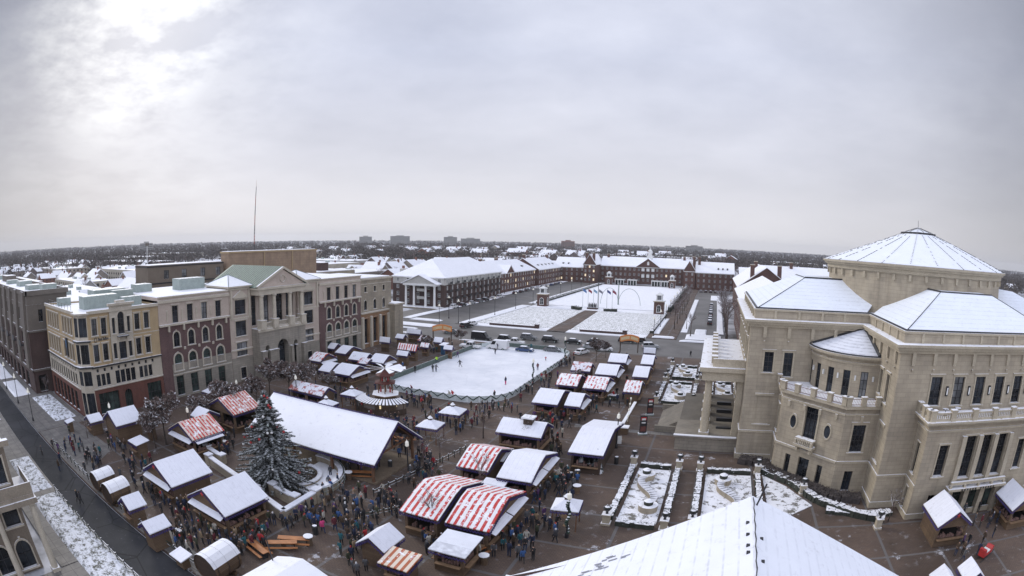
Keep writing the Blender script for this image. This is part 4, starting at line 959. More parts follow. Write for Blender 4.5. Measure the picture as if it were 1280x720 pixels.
band(t, (TU, a), (TU, b), 9.0, .4, .3, ext=False); band(t, (TU, a), (TU, b), 17.7, .5, .3); band(t, (TU, a), (TU, b), 16.6, .15, .1, ext=False)
g.build('wall', [M['beige_stone'], M['orange_brick']], r); t.build('cornice', [M['cream_trim']], r)
q = MB(); q.box(-103.7, -85.4, a+.3, b-.3, 18.202, 18.35); q.box(-87.6, -83.4, 127.3, 130.8, 10.802, 10.95); q.build('roof', [M['roof_snow']], r)
# tall windowless fly tower and the brown block behind the row
r = thing('fly_tower', 'tall windowless tan brick stage tower rising behind the portico', 'building', (-127, 120, .0))
g = MB(); g.box(-129, -125, 101, 141.5, 0, 24.6); g.build('wall', [M['fly_brick']], r)
t = MB(); t.box(-129.3, -124.8, 100.8, 141.7, 24.602, 25.1); t.tube((-124.8, 116, 19), (-124.8, 116, 24.6), .18, n=5); t.tube((-124.8, 129, 19), (-124.8, 129, 24.6), .18, n=5); t.build('coping', [M['tan_stucco']], r)
q = MB(); q.box(-128.8, -125.3, 101.3, 141.2, 25.102, 25.2); q.build('roof', [M['roof_snow']], r)
r = thing('brown_block', 'low brown flat-roofed block with dark trim behind the plum brick building', 'building', (-130, 86, .0))
g = MB(); ops = [(c-.9, c+.9, z-1.2, z+1) for c in (6.5, 13, 20, 26) for z in (20, 15.5)]
wall(g, (-126, 71.5), (-126, 99.6), 0, 22.4, ops, .25); put_windows(r, (-126, 71.5), (-126, 99.6), ops, .25, sub=False)
wall(g, (-134, 71.5), (-126, 71.5), 0, 22.4); wall(g, (-126, 99.6), (-134, 99.6), 0, 22.4); wall(g, (-134, 99.6), (-134, 71.5), 0, 22.4); g.build('wall', [M['brown_block']], r)
t = MB()
for z in (17.6, 21.9): band(t, (-134, 71.5), (-126, 71.5), z, .3, .12); band(t, (-126, 71.5), (-126, 99.6), z, .3, .12)
t.build('string_course', [M['black_metal']], r)
q = MB(); q.box(-133.7, -126.3, 71.8, 99.3, 22.402, 22.5); q.build('roof', [M['roof_snow']], r)
r = thing('parking_deck', 'long low building with broad white flat roof beyond the stage tower', 'building', (-140, 165, .0))
g = MB(); ops = [(c-1.4, c+1.4, z, z+1.6) for c in range(4, 44, 5) for z in (3, 7, 11)]
ops = [o for o in ops if o[1] < 22]; wall(g, (-126, 142), (-126, 165), 0, 17, ops, .4); put_windows(r, (-126, 142), (-126, 165), ops, .4, sub=False); wall(g, (-205, 142), (-126, 142), 0, 17); wall(g, (-126, 165), (-205, 165), 0, 17); g.build('wall', [M['beige_stone']], r)
q = MB(); q.box(-205, -126.2, 142.2, 164.8, 17.002, 17.2); q.build('roof', [M['roof_snow']], r)
t = MB(); t.box(-134, -130, 150, 154, 17.21, 20); t.build('stair_head', [M['dark_brick']], r)
# far left apartment block across the alley
r = thing('corner_apartments', 'dark brick and taupe apartment block beyond the ochre corner, seen along the street', 'building', (-125, 33, .0))
g = MB(); P0, P1 = (-230, 27.5), (-109.1, 27.5)
s0 = [(c-.6, c+.6, z, z+2.4) for c in [2.5+i*4.2 for i in range(28)] for z in (13.2,)]
lo = [(c-.7, c+.7, z, z+2.2) for c in [4+i*4.2 for i in range(28)] for z in (5.6, 9.4)]
sh = [(c-1.5, c+1.5, .4, 3.6) for c in [4+i*5 for i in range(23)]]
wall(g, P0, P1, 12.2, 19.6, [(o[0], o[1], o[2]+.8, o[3]+.8) for o in s0], .3, 1); wall(g, P0, P1, 4.6, 12.2, lo, .3, 0); wall(g, P0, P1, 0, 4.6, sh, .5, 0)
put_windows(r, P0, P1, [(o[0], o[1], o[2]+.8, o[3]+.8) for o in s0[-22:]], .3, sub=False); put_windows(r, P0, P1, lo[-44:], .3, sub=False); put_windows(r, P0, P1, sh[-14:], .5, sub=False, glass='glass_green')
Q0, Q1 = (-109.1, 27.5), (-109.1, 38.5)
e_ = [(3, 4.2, 14, 16.4), (7, 8.2, 14, 16.4)]
wall(g, Q0, Q1, 12.2, 19.6, e_, .3, 1); wall(g, Q0, Q1, 0, 12.2, [(1.2, 3.4, .4, 3.6)], .3, 0); put_windows(r, Q0, Q1, e_, .3, sub=False)
wall(g, (-109.1, 38.5), (-230, 38.5), 0, 19.6, (), 0, 1)
g.build('wall', [M['dark_brick'], M['dark_stucco']], r)
t = MB(); t.box(-229, -109.4, 38.0, 38.6, 19.2, 20.2)
for p0, p1 in ((P0, P1), (Q0, Q1)): band(t, p0, p1, 12.1, .35, .2); band(t, p0, p1, 4.5, .4, .25); band(t, p0, p1, 19.2, .95, .35); band(t, p0, p1, 15.9+1.4, .12, .06)
for i in range(14): t.obox(-112-i*8.4, 27.2, 2.6, .7, 5, 19.9, 0)
t.build('cornice', [M['dark_stucco']], r)
for i in range(10):
    bl = MB(); x = -116-i*8.4; bl.box(x-1.2, x+1.2, 26.3, 27.4, 8.9, 9.0); bl.box(x-1.2, x+1.2, 26.3, 26.36, 9.0, 10.0)
    bl.build('balcony', [M['black_metal']], r)
q = MB(); q.box(-229, -109.6, 28, 38, 19.3, 19.5); q.build('roof', [M['roof_snow']], r)
for (x, y, w_, h) in ((-137, 34, 5, 1.2), (-165, 35, 8, 1.6), (-122, 33, 4, 1.0), (-150, 33, 3, 1.0), (-180, 35, 5, 1.2), (-114, 35, 3, 1.4)): q = MB(); q.box(x-w_/2, x+w_/2, y-2, y+2, 19.5, 19.5+h); q.build('rooftop_unit', [M['grey_metal'] if w_ < 6 else M['dark_stucco']], r)
# near building at the left edge, seen from above
r = thing('near_building', 'stone and brick building at the left edge with round corner column and snowy balconies', 'building', (-52, 4, .12))
g = MB(); t = MB(); NX = -47.2
p0, p1 = (NX, -14), (NX, 6.6)
ops = [(c-1, c+1, z, z+2.4) for c in (4, 8, 12, 16, 19) for z in (4.9, 8.9)]+[(c-1, c+1, .5, 3.4, 1) for c in (4, 8, 12, 16, 19)]
wall(g, p0, p1, 0, 12.3, ops, .3, 0); put_windows(r, p0, p1, ops, .3, bars=(2, 2))
wall(g, (NX, 6.6), (-85, 6.6), 0, 12.3); wall(g, (-85, 6.6), (-85, -14), 0, 12.3)
g.build('wall', [M['brown_block']], r)
band(t, p0, p1, 12.302, .5, .6); t.box(-85, NX, -14, 6.6, 12.304, 12.7)
for z in (7.8,): t.box(-50, -45.4, 2.6, 8.3, z, z+.35); t.box(-50.002, -45.2, 2.4, 8.5, z-.5, z-.003)
for x, y in ((-45.9, 7.8), (-45.9, 3.2)):
    c_ = MB(); c_.obox(x, y, 1.0, 1.0, 0, .5); c_.lathe(x, y, [(.42, .5), (.4, 2), (.32, 6.9), (.46, 7.05), (.46, 7.29)], 14); c_.build('column', [M['portico_stone']], r)
for z in (8.16,):
    for q4 in ((-45.55, -45.4, 2.6, 8.3), (-50, -45.56, 8.15, 8.3)):
        t.box(*q4, z, z+1.05); 
M['tan_trim'] = m_plain('tan_trim', (.26,.22,.17), .85, .15, .7, snow=True); t.build('cornice', [M['tan_trim']], r)
q = MB(); q.box(-84.6, -47.6, -13.6, 6.2, 12.71, 12.85); q.build('roof', [M['roof_snow']], r)
f_ = thing('balcony_chair', 'dark chair standing on the balcony of the building at the left edge', 'chair', (-47.6, 5.2, 8.15)); 
c_ = MB(); c_.box(-47.9, -47.3, 4.9, 5.5, 8.55, 8.62); c_.build('seat', [M['black_metal']], f_); c_ = MB(); c_.box(-47.95, -47.9, 4.9, 5.5, 8.55, 9.1); c_.build('backrest', [M['black_metal']], f_)
for dx in (-.27, .27):
    for dy in (-.27, .27): c_ = MB(); c_.tube((-47.6+dx, 5.2+dy, 8.15), (-47.6+dx, 5.2+dy, 8.56), .025, n=4); c_.build('leg', [M['black_metal']], f_)
# ---------------------------------------------------------------- market huts
Z0 = .12
FOOT = []   # footprints people must keep out of
def G3(p, z): return gp(p[0], p[1], z)
def fringe(mb, a, b, mi=0, drop=.36, step=.15):
    "string of lights hanging from an eave"
    a, b = Vector(a), Vector(b); L = (b-a).length; n = max(2, int(L/step)); pr = None
    for i in range(n+1):
        p = a.lerp(b, i/n); q = Vector((p.x, p.y, p.z-(drop if i % 2 else drop*.35)))
        if pr is not None: mb.tube(pr, q, .062, n=3, mi=mi)
        pr = q
def hut(label, ru, rv, zr=4.1, ze=2.7, axis='x', roof='hut_snow', cat='market hut', group=None, awn='', body='wood', star=None, open_front=False, flat=False, ov=.35, board=None, ground=0, name='market_hut', garl=True, counter='s'):
    "ru=(u0,u1), rv=(v0,v1): roof outline; the walls stand in from it"
    u0, u1 = ru; v0, v1 = rv; cu, cv = (u0+u1)/2, (v0+v1)/2
    r = thing(name, label, cat, (cu, cv, Z0), 0, group)
    FOOT.append((u0-.2, u1+.2, v0-.2, v1+.2))
    i0, i1, j0, j1 = u0+ov, u1-ov, v0+ov, v1-ov; zw = ze-.12
    g = MB()
    # walls with serving openings on the sides named in counter
    sides = {'s': ((i0, j0), (i1, j0)), 'e': ((i1, j0), (i1, j1)), 'n': ((i1, j1), (i0, j1)), 'w': ((i0, j1), (i0, j0))}
    for k, (p0, p1) in sides.items():
        L = math.hypot(p1[0]-p0[0], p1[1]-p0[1])
        if k in counter and L > 1.2:
            n = max(1, int(L/3.2)); ops = [(L*i/n+.3, L*(i+1)/n-.3, Z0+1.0, zw-.3) for i in range(n)]
            wall(g, p0, p1, Z0, zw, ops, .12, 0)
            dx, dy = (p1[0]-p0[0])/L, (p1[1]-p0[1])/L
            for o in ops:
                c_ = MB(); m0 = (o[0]+o[1])/2; x, y = p0[0]+dx*m0+dy*.22, p0[1]+dy*m0-dx*.22; a = math.atan2(dy, dx)
                c_.obox(x, y, o[1]-o[0]+.2, .42, Z0+.92, Z0+1.0, a); c_.build('counter', [M['wood_light']], r)
                s_ = MB()
                for q in range(int((o[1]-o[0])/.28)):
                    if rnd.random() < .8:
                        s = o[0]+.2+q*.28; s_.obox(p0[0]+dx*s-dy*.25, p0[1]+dy*s+dx*.25, .2, .25, Z0+1.0, Z0+1.0+rnd.uniform(.12, .7), a)
                if s_.v: o_ = s_.build('goods', [M['goods']], r); o_['kind'] = 'stuff'
        else: wall(g, p0, p1, Z0, zw, (), 0, 0)
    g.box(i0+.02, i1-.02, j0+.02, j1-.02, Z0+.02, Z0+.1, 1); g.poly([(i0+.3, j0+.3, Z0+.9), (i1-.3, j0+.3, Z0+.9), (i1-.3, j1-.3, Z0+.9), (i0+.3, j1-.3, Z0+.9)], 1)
    if not flat:
        cm, dm_ = (j0+j1)/2, (i0+i1)/2
        if axis == 'x':
            for x in (i0, i1): g.poly([(x, j0, zw), (x, j1, zw), (x, cm, zr-.16)], 0)
        else:
            for y in (j0, j1): g.poly([(i0, y, zw), (i1, y, zw), (dm_, y, zr-.16)], 0)
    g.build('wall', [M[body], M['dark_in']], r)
    q = MB()
    if flat == 'mono':
        q.slab([(u0, v0, ze), (u1, v0, ze), (u1, v1, zr), (u0, v1, zr)], .1, 0, 1)
    elif flat: q.slab([(u0, v0, ze), (u1, v0, ze), (u1, v1, ze+.25), (u0, v1, ze+.25)], .1, 0, 1)
    elif axis == 'x':
        k1 = v0+(cv-v0)*.72; zk = ze+(zr-ze)*.84
        q.slab([(u0, v0, ze), (u1, v0, ze), (u1, k1, zk), (u0, k1, zk)], .1, 0, 1); q.slab([(u0, k1, zk), (u1, k1, zk), (u1, cv, zr), (u0, cv, zr)], .1, 0, 1)
        q.slab([(u1, v1, ze), (u0, v1, ze), (u0, cv, zr), (u1, cv, zr)], .1, 0, 1)
    else:
        q.slab([(u0, v1, ze), (u0, v0, ze), (cu, v0, zr), (cu, v1, zr)], .1, 0, 1); q.slab([(u1, v0, ze), (u1, v1, ze), (cu, v1, zr), (cu, v0, zr)], .1, 0, 1)
    q.build('roof', [M[roof], M['wood_dark']], r)
    if garl:
        f_ = MB()
        if axis == 'x' or flat:
            zz = zr if flat == 'mono' else ze
            fringe(f_, (u0, v0-.03, ze-.1), (u1, v0-.03, ze-.1))
            for x in (u0-.03, u1+.03):
                if flat == 'mono': fringe(f_, (x, v0, ze-.1), (x, v1, zr-.1))
                elif flat: pass
                else: fringe(f_, (x, v0, ze-.1), (x, cv, zr-.1)); fringe(f_, (x, cv, zr-.1), (x, v1, ze-.1))
        else:
            for x in (u0-.03, u1+.03): fringe(f_, (x, v0, ze-.1), (x, v1, ze-.1))
            for y in (v0-.03,): fringe(f_, (u0, y, ze-.1), (cu, y, zr-.1)); fringe(f_, (cu, y, zr-.1), (u1, y, ze-.1))
        f_.build('light_string', [M['garland']], r)
    for k in awn:
        a_ = MB(); p0, p1 = sides[k]; L = math.hypot(p1[0]-p0[0], p1[1]-p0[1]); dx, dy = (p1[0]-p0[0])/L, (p1[1]-p0[1])/L
        nx, ny = dy, -dx; n = max(1, int(L/3.2))
        for i in range(n):
            s0, s1 = L*i/n+.12, L*(i+1)/n-.12
            P = lambda s, d, z: (p0[0]+dx*s+nx*d, p0[1]+dy*s+ny*d, z)
            a2 = MB(); a2.slab([P(s0, .8, zw-.42), P(s1, .8, zw-.42), P(s1, .04, zw-.12), P(s0, .04, zw-.12)], .07, 0, 1); a2.build('shutter', [M['hut_snow'], M['wood_dark']], r)
    if star:
        s_ = MB(); x, y, z = star
        for i in range(5):
            a, b = 2*PI*i/5+.3, 2*PI*(i+.5)/5+.3
            c = 2*PI*(i+1)/5+.3; s_.poly([(x, y-.1, z), (x+.35*math.cos(a), y, z+.35*math.sin(a)), (x+.14*math.cos(b), y, z+.14*math.sin(b))]); s_.poly([(x, y-.1, z), (x+.14*math.cos(b), y, z+.14*math.sin(b)), (x+.35*math.cos(c), y, z+.35*math.sin(c))])
        s_.build('star', [M['red_paint']], r)
    return r
M['red_paint'] = m_plain('red_paint', (.42, .03, .03), .5, .2, 2.0)
def hx(label, RL, RR, EL, ER, zr=4.1, ze=2.7, **kw):
    "hut from the ends of its ridge and of the eave on the near side (ridge across)"
    a, b, c, d = G3(RL, zr), G3(RR, zr), G3(EL, ze), G3(ER, ze)
    u0 = (a[0]+c[0])/2; u1 = (b[0]+d[0])/2; vr = (a[1]+b[1])/2; ve = (c[1]+d[1])/2
    kw.setdefault('awn', ''); return hut(label, (u0, u1), (ve, 2*vr-ve), zr, ze, 'x', **kw)
GR = 'wooden market huts in rows beside the rink'
# cluster of striped and white huts below the rink
hx('wide hut with red striped roof behind a planter, leftmost of the two large striped ones', (539,599), (580,609), (493,634), (543,651), 4.4, 2.9, roof='stripe', counter='s', garl=True)
hx('wide hut with red striped roof touching its striped twin, white canopy below', (588,612), (642,622), (553,650), (605,665), 4.4, 2.9, roof='stripe', awn='e', counter='se')
hx('smaller striped roof hut beside a bare tree in the middle of the market', (597,556), (635,562), (562,580), (602,588), 4.2, 2.8, roof='stripe', counter='s')
hx('white roofed hut with red star on its gable beside the small striped roof', (645,564), (687,568), (615,595), (660,602), 4.3, 2.8, awn='e', counter='se', star=None)
hut('open dining shelter with thin snow on its flat roof in front of the striped twins', (-20.6, -17.1), (34.9, 38.6), 2.7, 2.5, flat=True, roof='thin_snow', counter='swe', body='wood', cat='shelter', name='dining_shelter')
hut('low flat white roof tucked in front of the hut with the star', (-22.6, -20.0), (50.1, 51.9), 2.3, 2.1, flat=True, counter='s', cat='hut')
hut('low hut with thin snow between the white roof and the striped roofs', (-21.5, -18.7), (45.6, 48.9), 3.0, 2.8, flat=True, roof='thin_snow', counter='s', cat='hut')
hx('large hut with snowy roof and small white cupola under a bare tree', (635,520), (688,530), (615,539), (672,546), 4.2, 2.9, awn='', counter='se')
hut('long low snowy shelter in front of the cupola hut', (-27.0, -22.6), (56.9, 59.6), 3.0, 2.4, flat='mono', counter='s', cat='shelter', name='dining_shelter')
hx('white roofed hut with open front showing small Christmas trees', (727,533), (767,535), (710,565), (757,569), 4.2, 3.0, body='wood_dark', counter='s')
hx('snowy hut with white sign board facing the rink corner', (675,485), (707,487), (665,502), (697,506), 4.0, 2.7, counter='s', group=GR)
hx('snowy hut with brown gable just right of the rink corner hut', (715,489), (733,493), (704,506), (723,508), 4.0, 2.7, awn='e', counter='se', group=GR)
hx('hut with patchy red and white roof right beside the rink rail', (706,466), (728,469), (691,479), (720,483), 4.0, 2.7, roof='stripe_mostly', group=GR, counter='s')
hx('hut with red streaks along its ridge, second from the rink rail', (736,469), (762,472), (728,484), (757,487), 4.0, 2.7, roof='stripe_mostly', awn='e', group=GR, counter='se')
hx('small snowy hut with grey branches across the roof near the rink end', (718,452), (742,453), (712,462), (737,464), 4.0, 2.7, group=GR, roof='hut_patchy', counter='s')
hx('plain snowy hut in the middle row before the eastern arch', (750,454), (777,456), (743,467), (769,469), 4.0, 2.7, group=GR, counter='s', awn='e')
hx('plain snowy hut in the row nearest the eastern arch', (763,442), (787,442), (759,452), (782,453), 4.0, 2.7, group=GR, counter='s', awn='e')
hx('farthest small snowy hut along the promenade edge', (806,434), (820,435), (804,440), (819,442), 3.8, 2.6, group=GR, counter='e')
hx('second farthest snowy hut along the promenade edge', (804,443), (819,444), (801,454), (816,456), 3.9, 2.6, group=GR, counter='e')
hx('third farthest snowy hut along the promenade edge', (794,457), (813,458), (791,470), (810,472), 3.9, 2.6, group=GR, counter='e')
hx('promenade hut with red marks on a snowy roof beside the banner', (783,475), (803,476), (779,489), (800,491), 3.9, 2.6, roof='stripe_mostly', group=GR, counter='e')
GL = 'wooden market huts between the theatre and the rink'
hx('striped hut with partly snowed roof near the grey stone arcade', (396,440), (412,441), (383,449), (401,452), 4.0, 2.7, roof='stripe_mostly', awn='e', counter='e', group=GL)
hx('left half of the twin snowy huts facing the carousel tower', (408,452), (425,453), (397,462), (411,465), 4.0, 2.7, counter='s', group=GL)
hx('right half of the twin snowy huts, with counter under its awning', (427,454), (452,456), (412,465), (437,469), 4.0, 2.7, counter='se', awn='e', group=GL)
hx('snowy hut with red wisps on the roof behind the twin huts', (442,440), (466,441), (432,448), (456,451), 4.0, 2.7, counter='s', group=GL)
hx('snowy hut behind the carousel tower blades', (469,442), (489,443), (457,452), (482,453), 4.0, 2.7, counter='s', group=GL, awn='e')
hx('small snowy hut close under the plum brick arches', (430,431), (443,433), (418,440), (431,442), 3.9, 2.7, counter='e', group=GL)
hx('small snowy hut below the sandy end building', (478,421), (490,422), (471,426), (485,428), 3.9, 2.7, counter='e', group=GL)
hx('far striped hut left of the blue kiosk by the rink', (501,429), (525,431), (492,436), (520,438), 4.0, 2.7, roof='stripe', counter='s', group=GL)
hx('far white roofed hut nearest the cross street', (511,411), (527,412), (507,415), (524,418), 3.8, 2.7, counter='s', group=GL)
hx('far hut with dark doorway beside the orange arch', (544,421), (554,422), (541,427), (552,428), 3.8, 2.7, counter='e', group=GL, awn='e')
hx('far low hut covered in patchy snow behind the striped one', (527,419), (536,420), (523,425), (533,427), 3.6, 2.6, roof='hut_patchy', counter='s', group=GL)
k_ = hut('small blue kiosk beside the rink barrier', (-64.6, -63.0), (118.5, 121), 2.9, 2.6, flat=True, body='blue_paint' if 'blue_paint' in M else 'wood', counter='', cat='kiosk', name='kiosk', garl=False)
hut('long snowy stall half hidden by brown-leaved trees before the portico', (-66.5, -58.5), (66.5, 70.5), 3.9, 2.8, axis='x', counter='s', awn='', roof='hut_patchy')
hx('low snowy stall between the far striped hut and the twin huts', (498,438), (512,439), (494,443), (509,445), 3.4, 2.5, counter='e', group=GL)
hx('small white stall right of the blue kiosk', (556,431), (567,432), (553,436), (565,437), 3.4, 2.5, counter='s', group=GL)
hx('small patchy stall left of the carousel tower blades', (452,447), (464,448), (446,453), (459,455), 3.3, 2.5, roof='hut_patchy', counter='s', group=GL)
hx('snowy stall under the bare tree before the plum brick arches', (410,428), (424,429), (404,434), (418,436), 3.6, 2.6, counter='s', group=GL)
hx('low white stall at the foot of the sandy end building', (497,417), (507,418), (493,422), (504,423), 3.4, 2.5, counter='e', group=GL)
hx('narrow striped stall left of the orange arch', (527,428), (538,429), (524,433), (535,434), 3.4, 2.5, roof='stripe_mostly', counter='s', group=GL)
# huts at the ochre corner
hut('gabled hut with painted white boards at the ochre corner', (-76.2, -70.8), (31.2, 36.6), 4.6, 3.0, axis='y', counter='', roof='hut_snow_v')
hut('small hut with pointed snowy roof left of the painted board hut', (-80, -76.9), (28.8, 31.6), 3.2, 2.4, axis='y', counter='s', roof='hut_snow_v')
hut('tiny box stall with white top nearest the ochre corner', (-82.9, -81.2), (25.6, 27.2), 2.0, 1.8, flat=True, counter='', cat='stall', name='box_stall')
hut('flat topped serving counter fenced in beside a gas heater', (-66.5, -63.7), (30.9, 33.4), 2.4, 2.2, flat=True, counter='s', cat='stall', name='serving_stall', body='wood')
hut('large corner hut with white and orange-red roof and two lit counters', (-64.2, -57.6), (37.5, 43.5), 4.8, 3.1, axis='y', counter='se', roof='stripe_v', awn='se')
hut('white annex roof joined behind the orange-red corner hut', (-66.5, -63.5), (43.6, 47.5), 4.2, 3.2, axis='x', counter='', roof='hut_snow')
hut('tiny white topped stall beside the leafy tree trunks', (-70.2, -68.4), (36.2, 38), 2.3, 2.1, flat=True, counter='', cat='stall', name='box_stall')
hut('small snowy stall against the plum brick wall', (-77.9, -75.7), (54.5, 57), 2.9, 2.6, flat=True, counter='e', cat='stall', name='box_stall')
hut('tall red and white ribbed roof hut behind the big Christmas tree', (-68.5, -61.2), (48.5, 54.5), 5.2, 3.3, axis='y', counter='se', roof='stripe_v')
# the two big gabled ones in front of the low wall
hut('large white roofed food hut with red star, left of the pair by the low wall', (-55.3, -48.4), (27.1, 33.6), 4.6, 2.7, axis='y', counter='s', awn='s', roof='hut_snow_v', star=(-51.85, 27.0, 4.0))
hut('large white roofed food hut with red star and dining tables, right of the pair', (-45.6, -38.9), (27.4, 33.9), 4.6, 2.7, axis='y', counter='se', awn='s', roof='hut_snow_v', star=(-42.25, 27.3, 4.0))
hut('small gabled ticket hut with purple light string at the queue', (-26.4, -23.4), (32.3, 35.7), 3.6, 2.5, axis='y', counter='', roof='hut_snow_v', cat='hut')
hut('small counter with orange striped sloping roof beside the ticket hut', (-23.3, -20.4), (31.0, 33.6), 2.6, 2.2, flat='mono', roof='stripe_orange', counter='s', cat='stall', name='serving_stall')
# huts at the lower right, south of the concert hall
hut('gabled hut with red star in front of the hall entrance', (27.9, 33.0), (44.5, 50.3), 4.4, 2.8, axis='y', counter='se', roof='hut_snow_v', star=(30.4, 44.4, 3.9))
hut('gabled hut at the right edge in front of the hall steps', (40.5, 45.5), (45.5, 51.0), 4.4, 2.8, axis='y', counter='sw', roof='hut_snow_v')
hut('small snowy hut at the bottom edge left of its neighbour, near the sleigh', (23.9, 26.6), (33.2, 36.2), 3.6, 2.6, axis='y', counter='s', roof='hut_snow_v', cat='hut')
hut('small snowy hut at the bottom edge right beside the red sleigh', (27.6, 30.2), (33.6, 36.6), 3.6, 2.6, axis='y', counter='s', roof='hut_snow_v', cat='hut')
# cupola, stars, trees in the open hut
c = thing('roof_cupola', 'small white roofed box vent on top of the large snowy hut', 'roof vent', (*gp(659, 532, 4.1), 4.0))
q = MB(); x, y = gp(661, 527, 4.2); q.obox(x, y, 1.2, 1.0, 3.9, 4.75); q.build('vent_box', [M['wood_dark']], c); q = MB(); q.obox(x, y, 1.7, 1.5, 4.752, 4.95); q.build('roof', [M['roof_snow']], c)
# round-topped barrel huts along the road fence
def barrel(label, px, L=3.4, W=2.5, a=PI/2+.12):
    x, y = gp(*px, 1.6); r = thing('barrel_hut', label, 'barrel hut', (x, y, Z0), a, 'barrel shaped huts along the road fence')
    FOOT.append((x-1.5, x+1.5, y-1.9, y+1.9)); n = 16; R = W/2; zc = R+.25
    b = MB(); P = lambda i, xx, rr=R: (xx, rr*math.cos(2*PI*i/n), zc+rr*math.sin(2*PI*i/n))
    for i in range(n): b.poly([P(i, -L/2), P(i, L/2), P(i+1, L/2), P(i+1, -L/2)])
    for s in (-1, 1): b.poly([P(i, s*(L/2-.15)) for i in range(n)], 1)
    for s in (-1, 1): b.box(s*L*.3-.15, s*L*.3+.15, -.9, .9, 0, .35)
    part('barrel', b.mesh('barrel', [M['wood'], M['wood_dark']]), r)
    s_ = MB()
    for i in range(1, 7): s_.poly([P(i, -L/2-.1, R+.05), P(i, L/2+.1, R+.05), P(i+1, L/2+.1, R+.05), P(i+1, -L/2-.1, R+.05)])
    part('snow_cover', s_.mesh('snow_cover', [M['roof_snow']]), r)
    for xx in (-L*.4, 0, L*.4):
        h_ = MB()
        for i in range(n): h_.tube(P(i, xx, R+.03), P(i+1, xx, R+.03), .035, n=3)
        part('hoop', h_.mesh('hoop', [M['black_metal']]), r)
    return r
barrel('barrel hut with snowy top, farthest up the road fence', (128, 597), 3.0, 2.3)
barrel('barrel hut with snowy top, second along the road fence', (145, 613), 3.2, 2.5)
barrel('barrel hut with clean snowy top at the bottom edge', (273, 704), 3.6, 2.9)
def hut_px(label, px, w, d, zr, ze, axis='y', **kw):
    x, y = gp(*px, ze); return hut(label, (x-w/2, x+w/2), (y-d/2, y+d/2), zr, ze, axis, **kw)
hut_px('narrow gabled kiosk between barrel huts on the road fence', (165, 628), 2.8, 2.6, 3.4, 2.4, 'y', roof='hut_snow_v', counter='s', cat='kiosk', name='kiosk')
hut_px('photo booth kiosk with snowy ridge roof on pale flagstones', (193, 656), 2.4, 3.0, 3.3, 2.5, 'y', roof='hut_snow_v', counter='', cat='kiosk', name='kiosk')
hut_px('low white topped crate stall close to the road fence', (226, 694), 2.0, 1.6, 1.5, 1.3, flat=True, counter='', cat='stall', name='box_stall', garl=False)
# square standing-table canopies
def canopy(label, px, s=3.0, h=2.5):
    x, y = gp(*px, h+.3); r = thing('table_canopy', label, 'canopy', (x, y, Z0), .1, 'square canopies over standing tables'); FOOT.append((x-.5, x+.5, y-.5, y+.5))
    q = MB(); e = s/2
    for i, (a, b) in enumerate((((-e, -e), (e, -e)), ((e, -e), (e, e)), ((e, e), (-e, e)), ((-e, e), (-e, -e)))):
        q.poly([(*a, h), (*b, h), (b[0]*.12, b[1]*.12, h+.75), (a[0]*.12, a[1]*.12, h+.75)]); q.poly([(*a, h-.08), (*b, h-.08), (*b, h), (*a, h)])
    part('roof', q.mesh('roof', [M['hut_snow']]), r)
    q = MB(); q.obox(0, 0, .5, .5, h+.7, h+.95); q.lathe(0, 0, [(.45, h+.95), (.1, h+1.3)], 4, 1); part('lantern', q.mesh('lantern', [M['wood_dark'], M['roof_snow']]), r)
    for dx in (-1, 1):
        for dy in (-1, 1):
            q = MB(); q.obox(dx*(e-.2), dy*(e-.2), .12, .12, 0, h); part('post', q.mesh('post', [M['timber']]), r)
    q = MB(); q.lathe(0, 0, [(.3, 0), (.06, .1), (.06, 1.05), (.5, 1.08), (.5, 1.14)], 10); part('table', q.mesh('table', [M['wood_light']]), r)
    q = MB()
    for a, b in (((-e, -e), (e, -e)), ((e, -e), (e, e)), ((e, e), (-e, e)), ((-e, e), (-e, -e))): fringe(q, (*a, h-.08), (*b, h-.08))
    part('light_string', q.mesh('light_string', [M['garland']]), r)
canopy('square white canopy between the twin huts and the carousel tower', (440, 490)); canopy('square white canopy half behind the timber hall ridge', (408, 503))
canopy('square white canopy with people beside the open end of the timber hall', (538, 529), 3.2); canopy('square white canopy just below the near end of the rink', (566, 512), 3.4); canopy('square white canopy beside the garlanded lamp post near the front roof', (709, 629), 2.8)
# timber hall with the great white roof
r = thing('timber_hall', 'long open timber hall under a huge smooth white snowy roof', 'hall', (-45, 52, Z0)); FOOT.append((-55.5, -34.4, 47.5, 57.5))
q = MB(); x0, x1, vm, zr_, ze_ = -55.6, -34.2, 52.4, 7.0, 3.2
q.slab([(x0, 46.6, ze_), (x1, 47.0, ze_), (x1, vm, zr_), (x0, vm, zr_)], .12, 0, 1); q.slab([(x1, 58.0, ze_), (x0, 58.0, ze_), (x0, vm, zr_), (x1, vm, zr_)], .12, 0, 1)
q.build('roof', [m_snow('hall_roof_snow', tint=.04, bscale=.5, bdist=.04), M['wood_dark']], r)
for x in (-54.5, -48, -41.5, -35.2):
    for y in (48, 57):
        q = MB(); q.obox(x, y, .28, .28, Z0, 3.4); q.build('post', [M['timber']], r)
    q = MB(); q.tube((x, 48, 3.35), (x, vm, 6.8), .13, n=4); q.tube((x, 57, 3.35), (x, vm, 6.8), .13, n=4); q.tube((x, 48, 3.4), (x, 57, 3.4), .13, n=4); q.tube((x, vm, 3.4), (x, vm, 6.8), .12, n=4); q.tube((x, 50, 3.4), (x, vm, 5.2), .1, n=4); q.tube((x, 55, 3.4), (x, vm, 5.2), .1, n=4); q.build('truss', [M['timber']], r)
q = MB(); fringe(q, (x0, 46.57, 3.1), (x1, 46.97, 3.1)); fringe(q, (x1+.03, 47, 3.1), (x1+.03, vm, 6.9)); fringe(q, (x1+.03, vm, 6.9), (x1+.03, 58, 3.1))
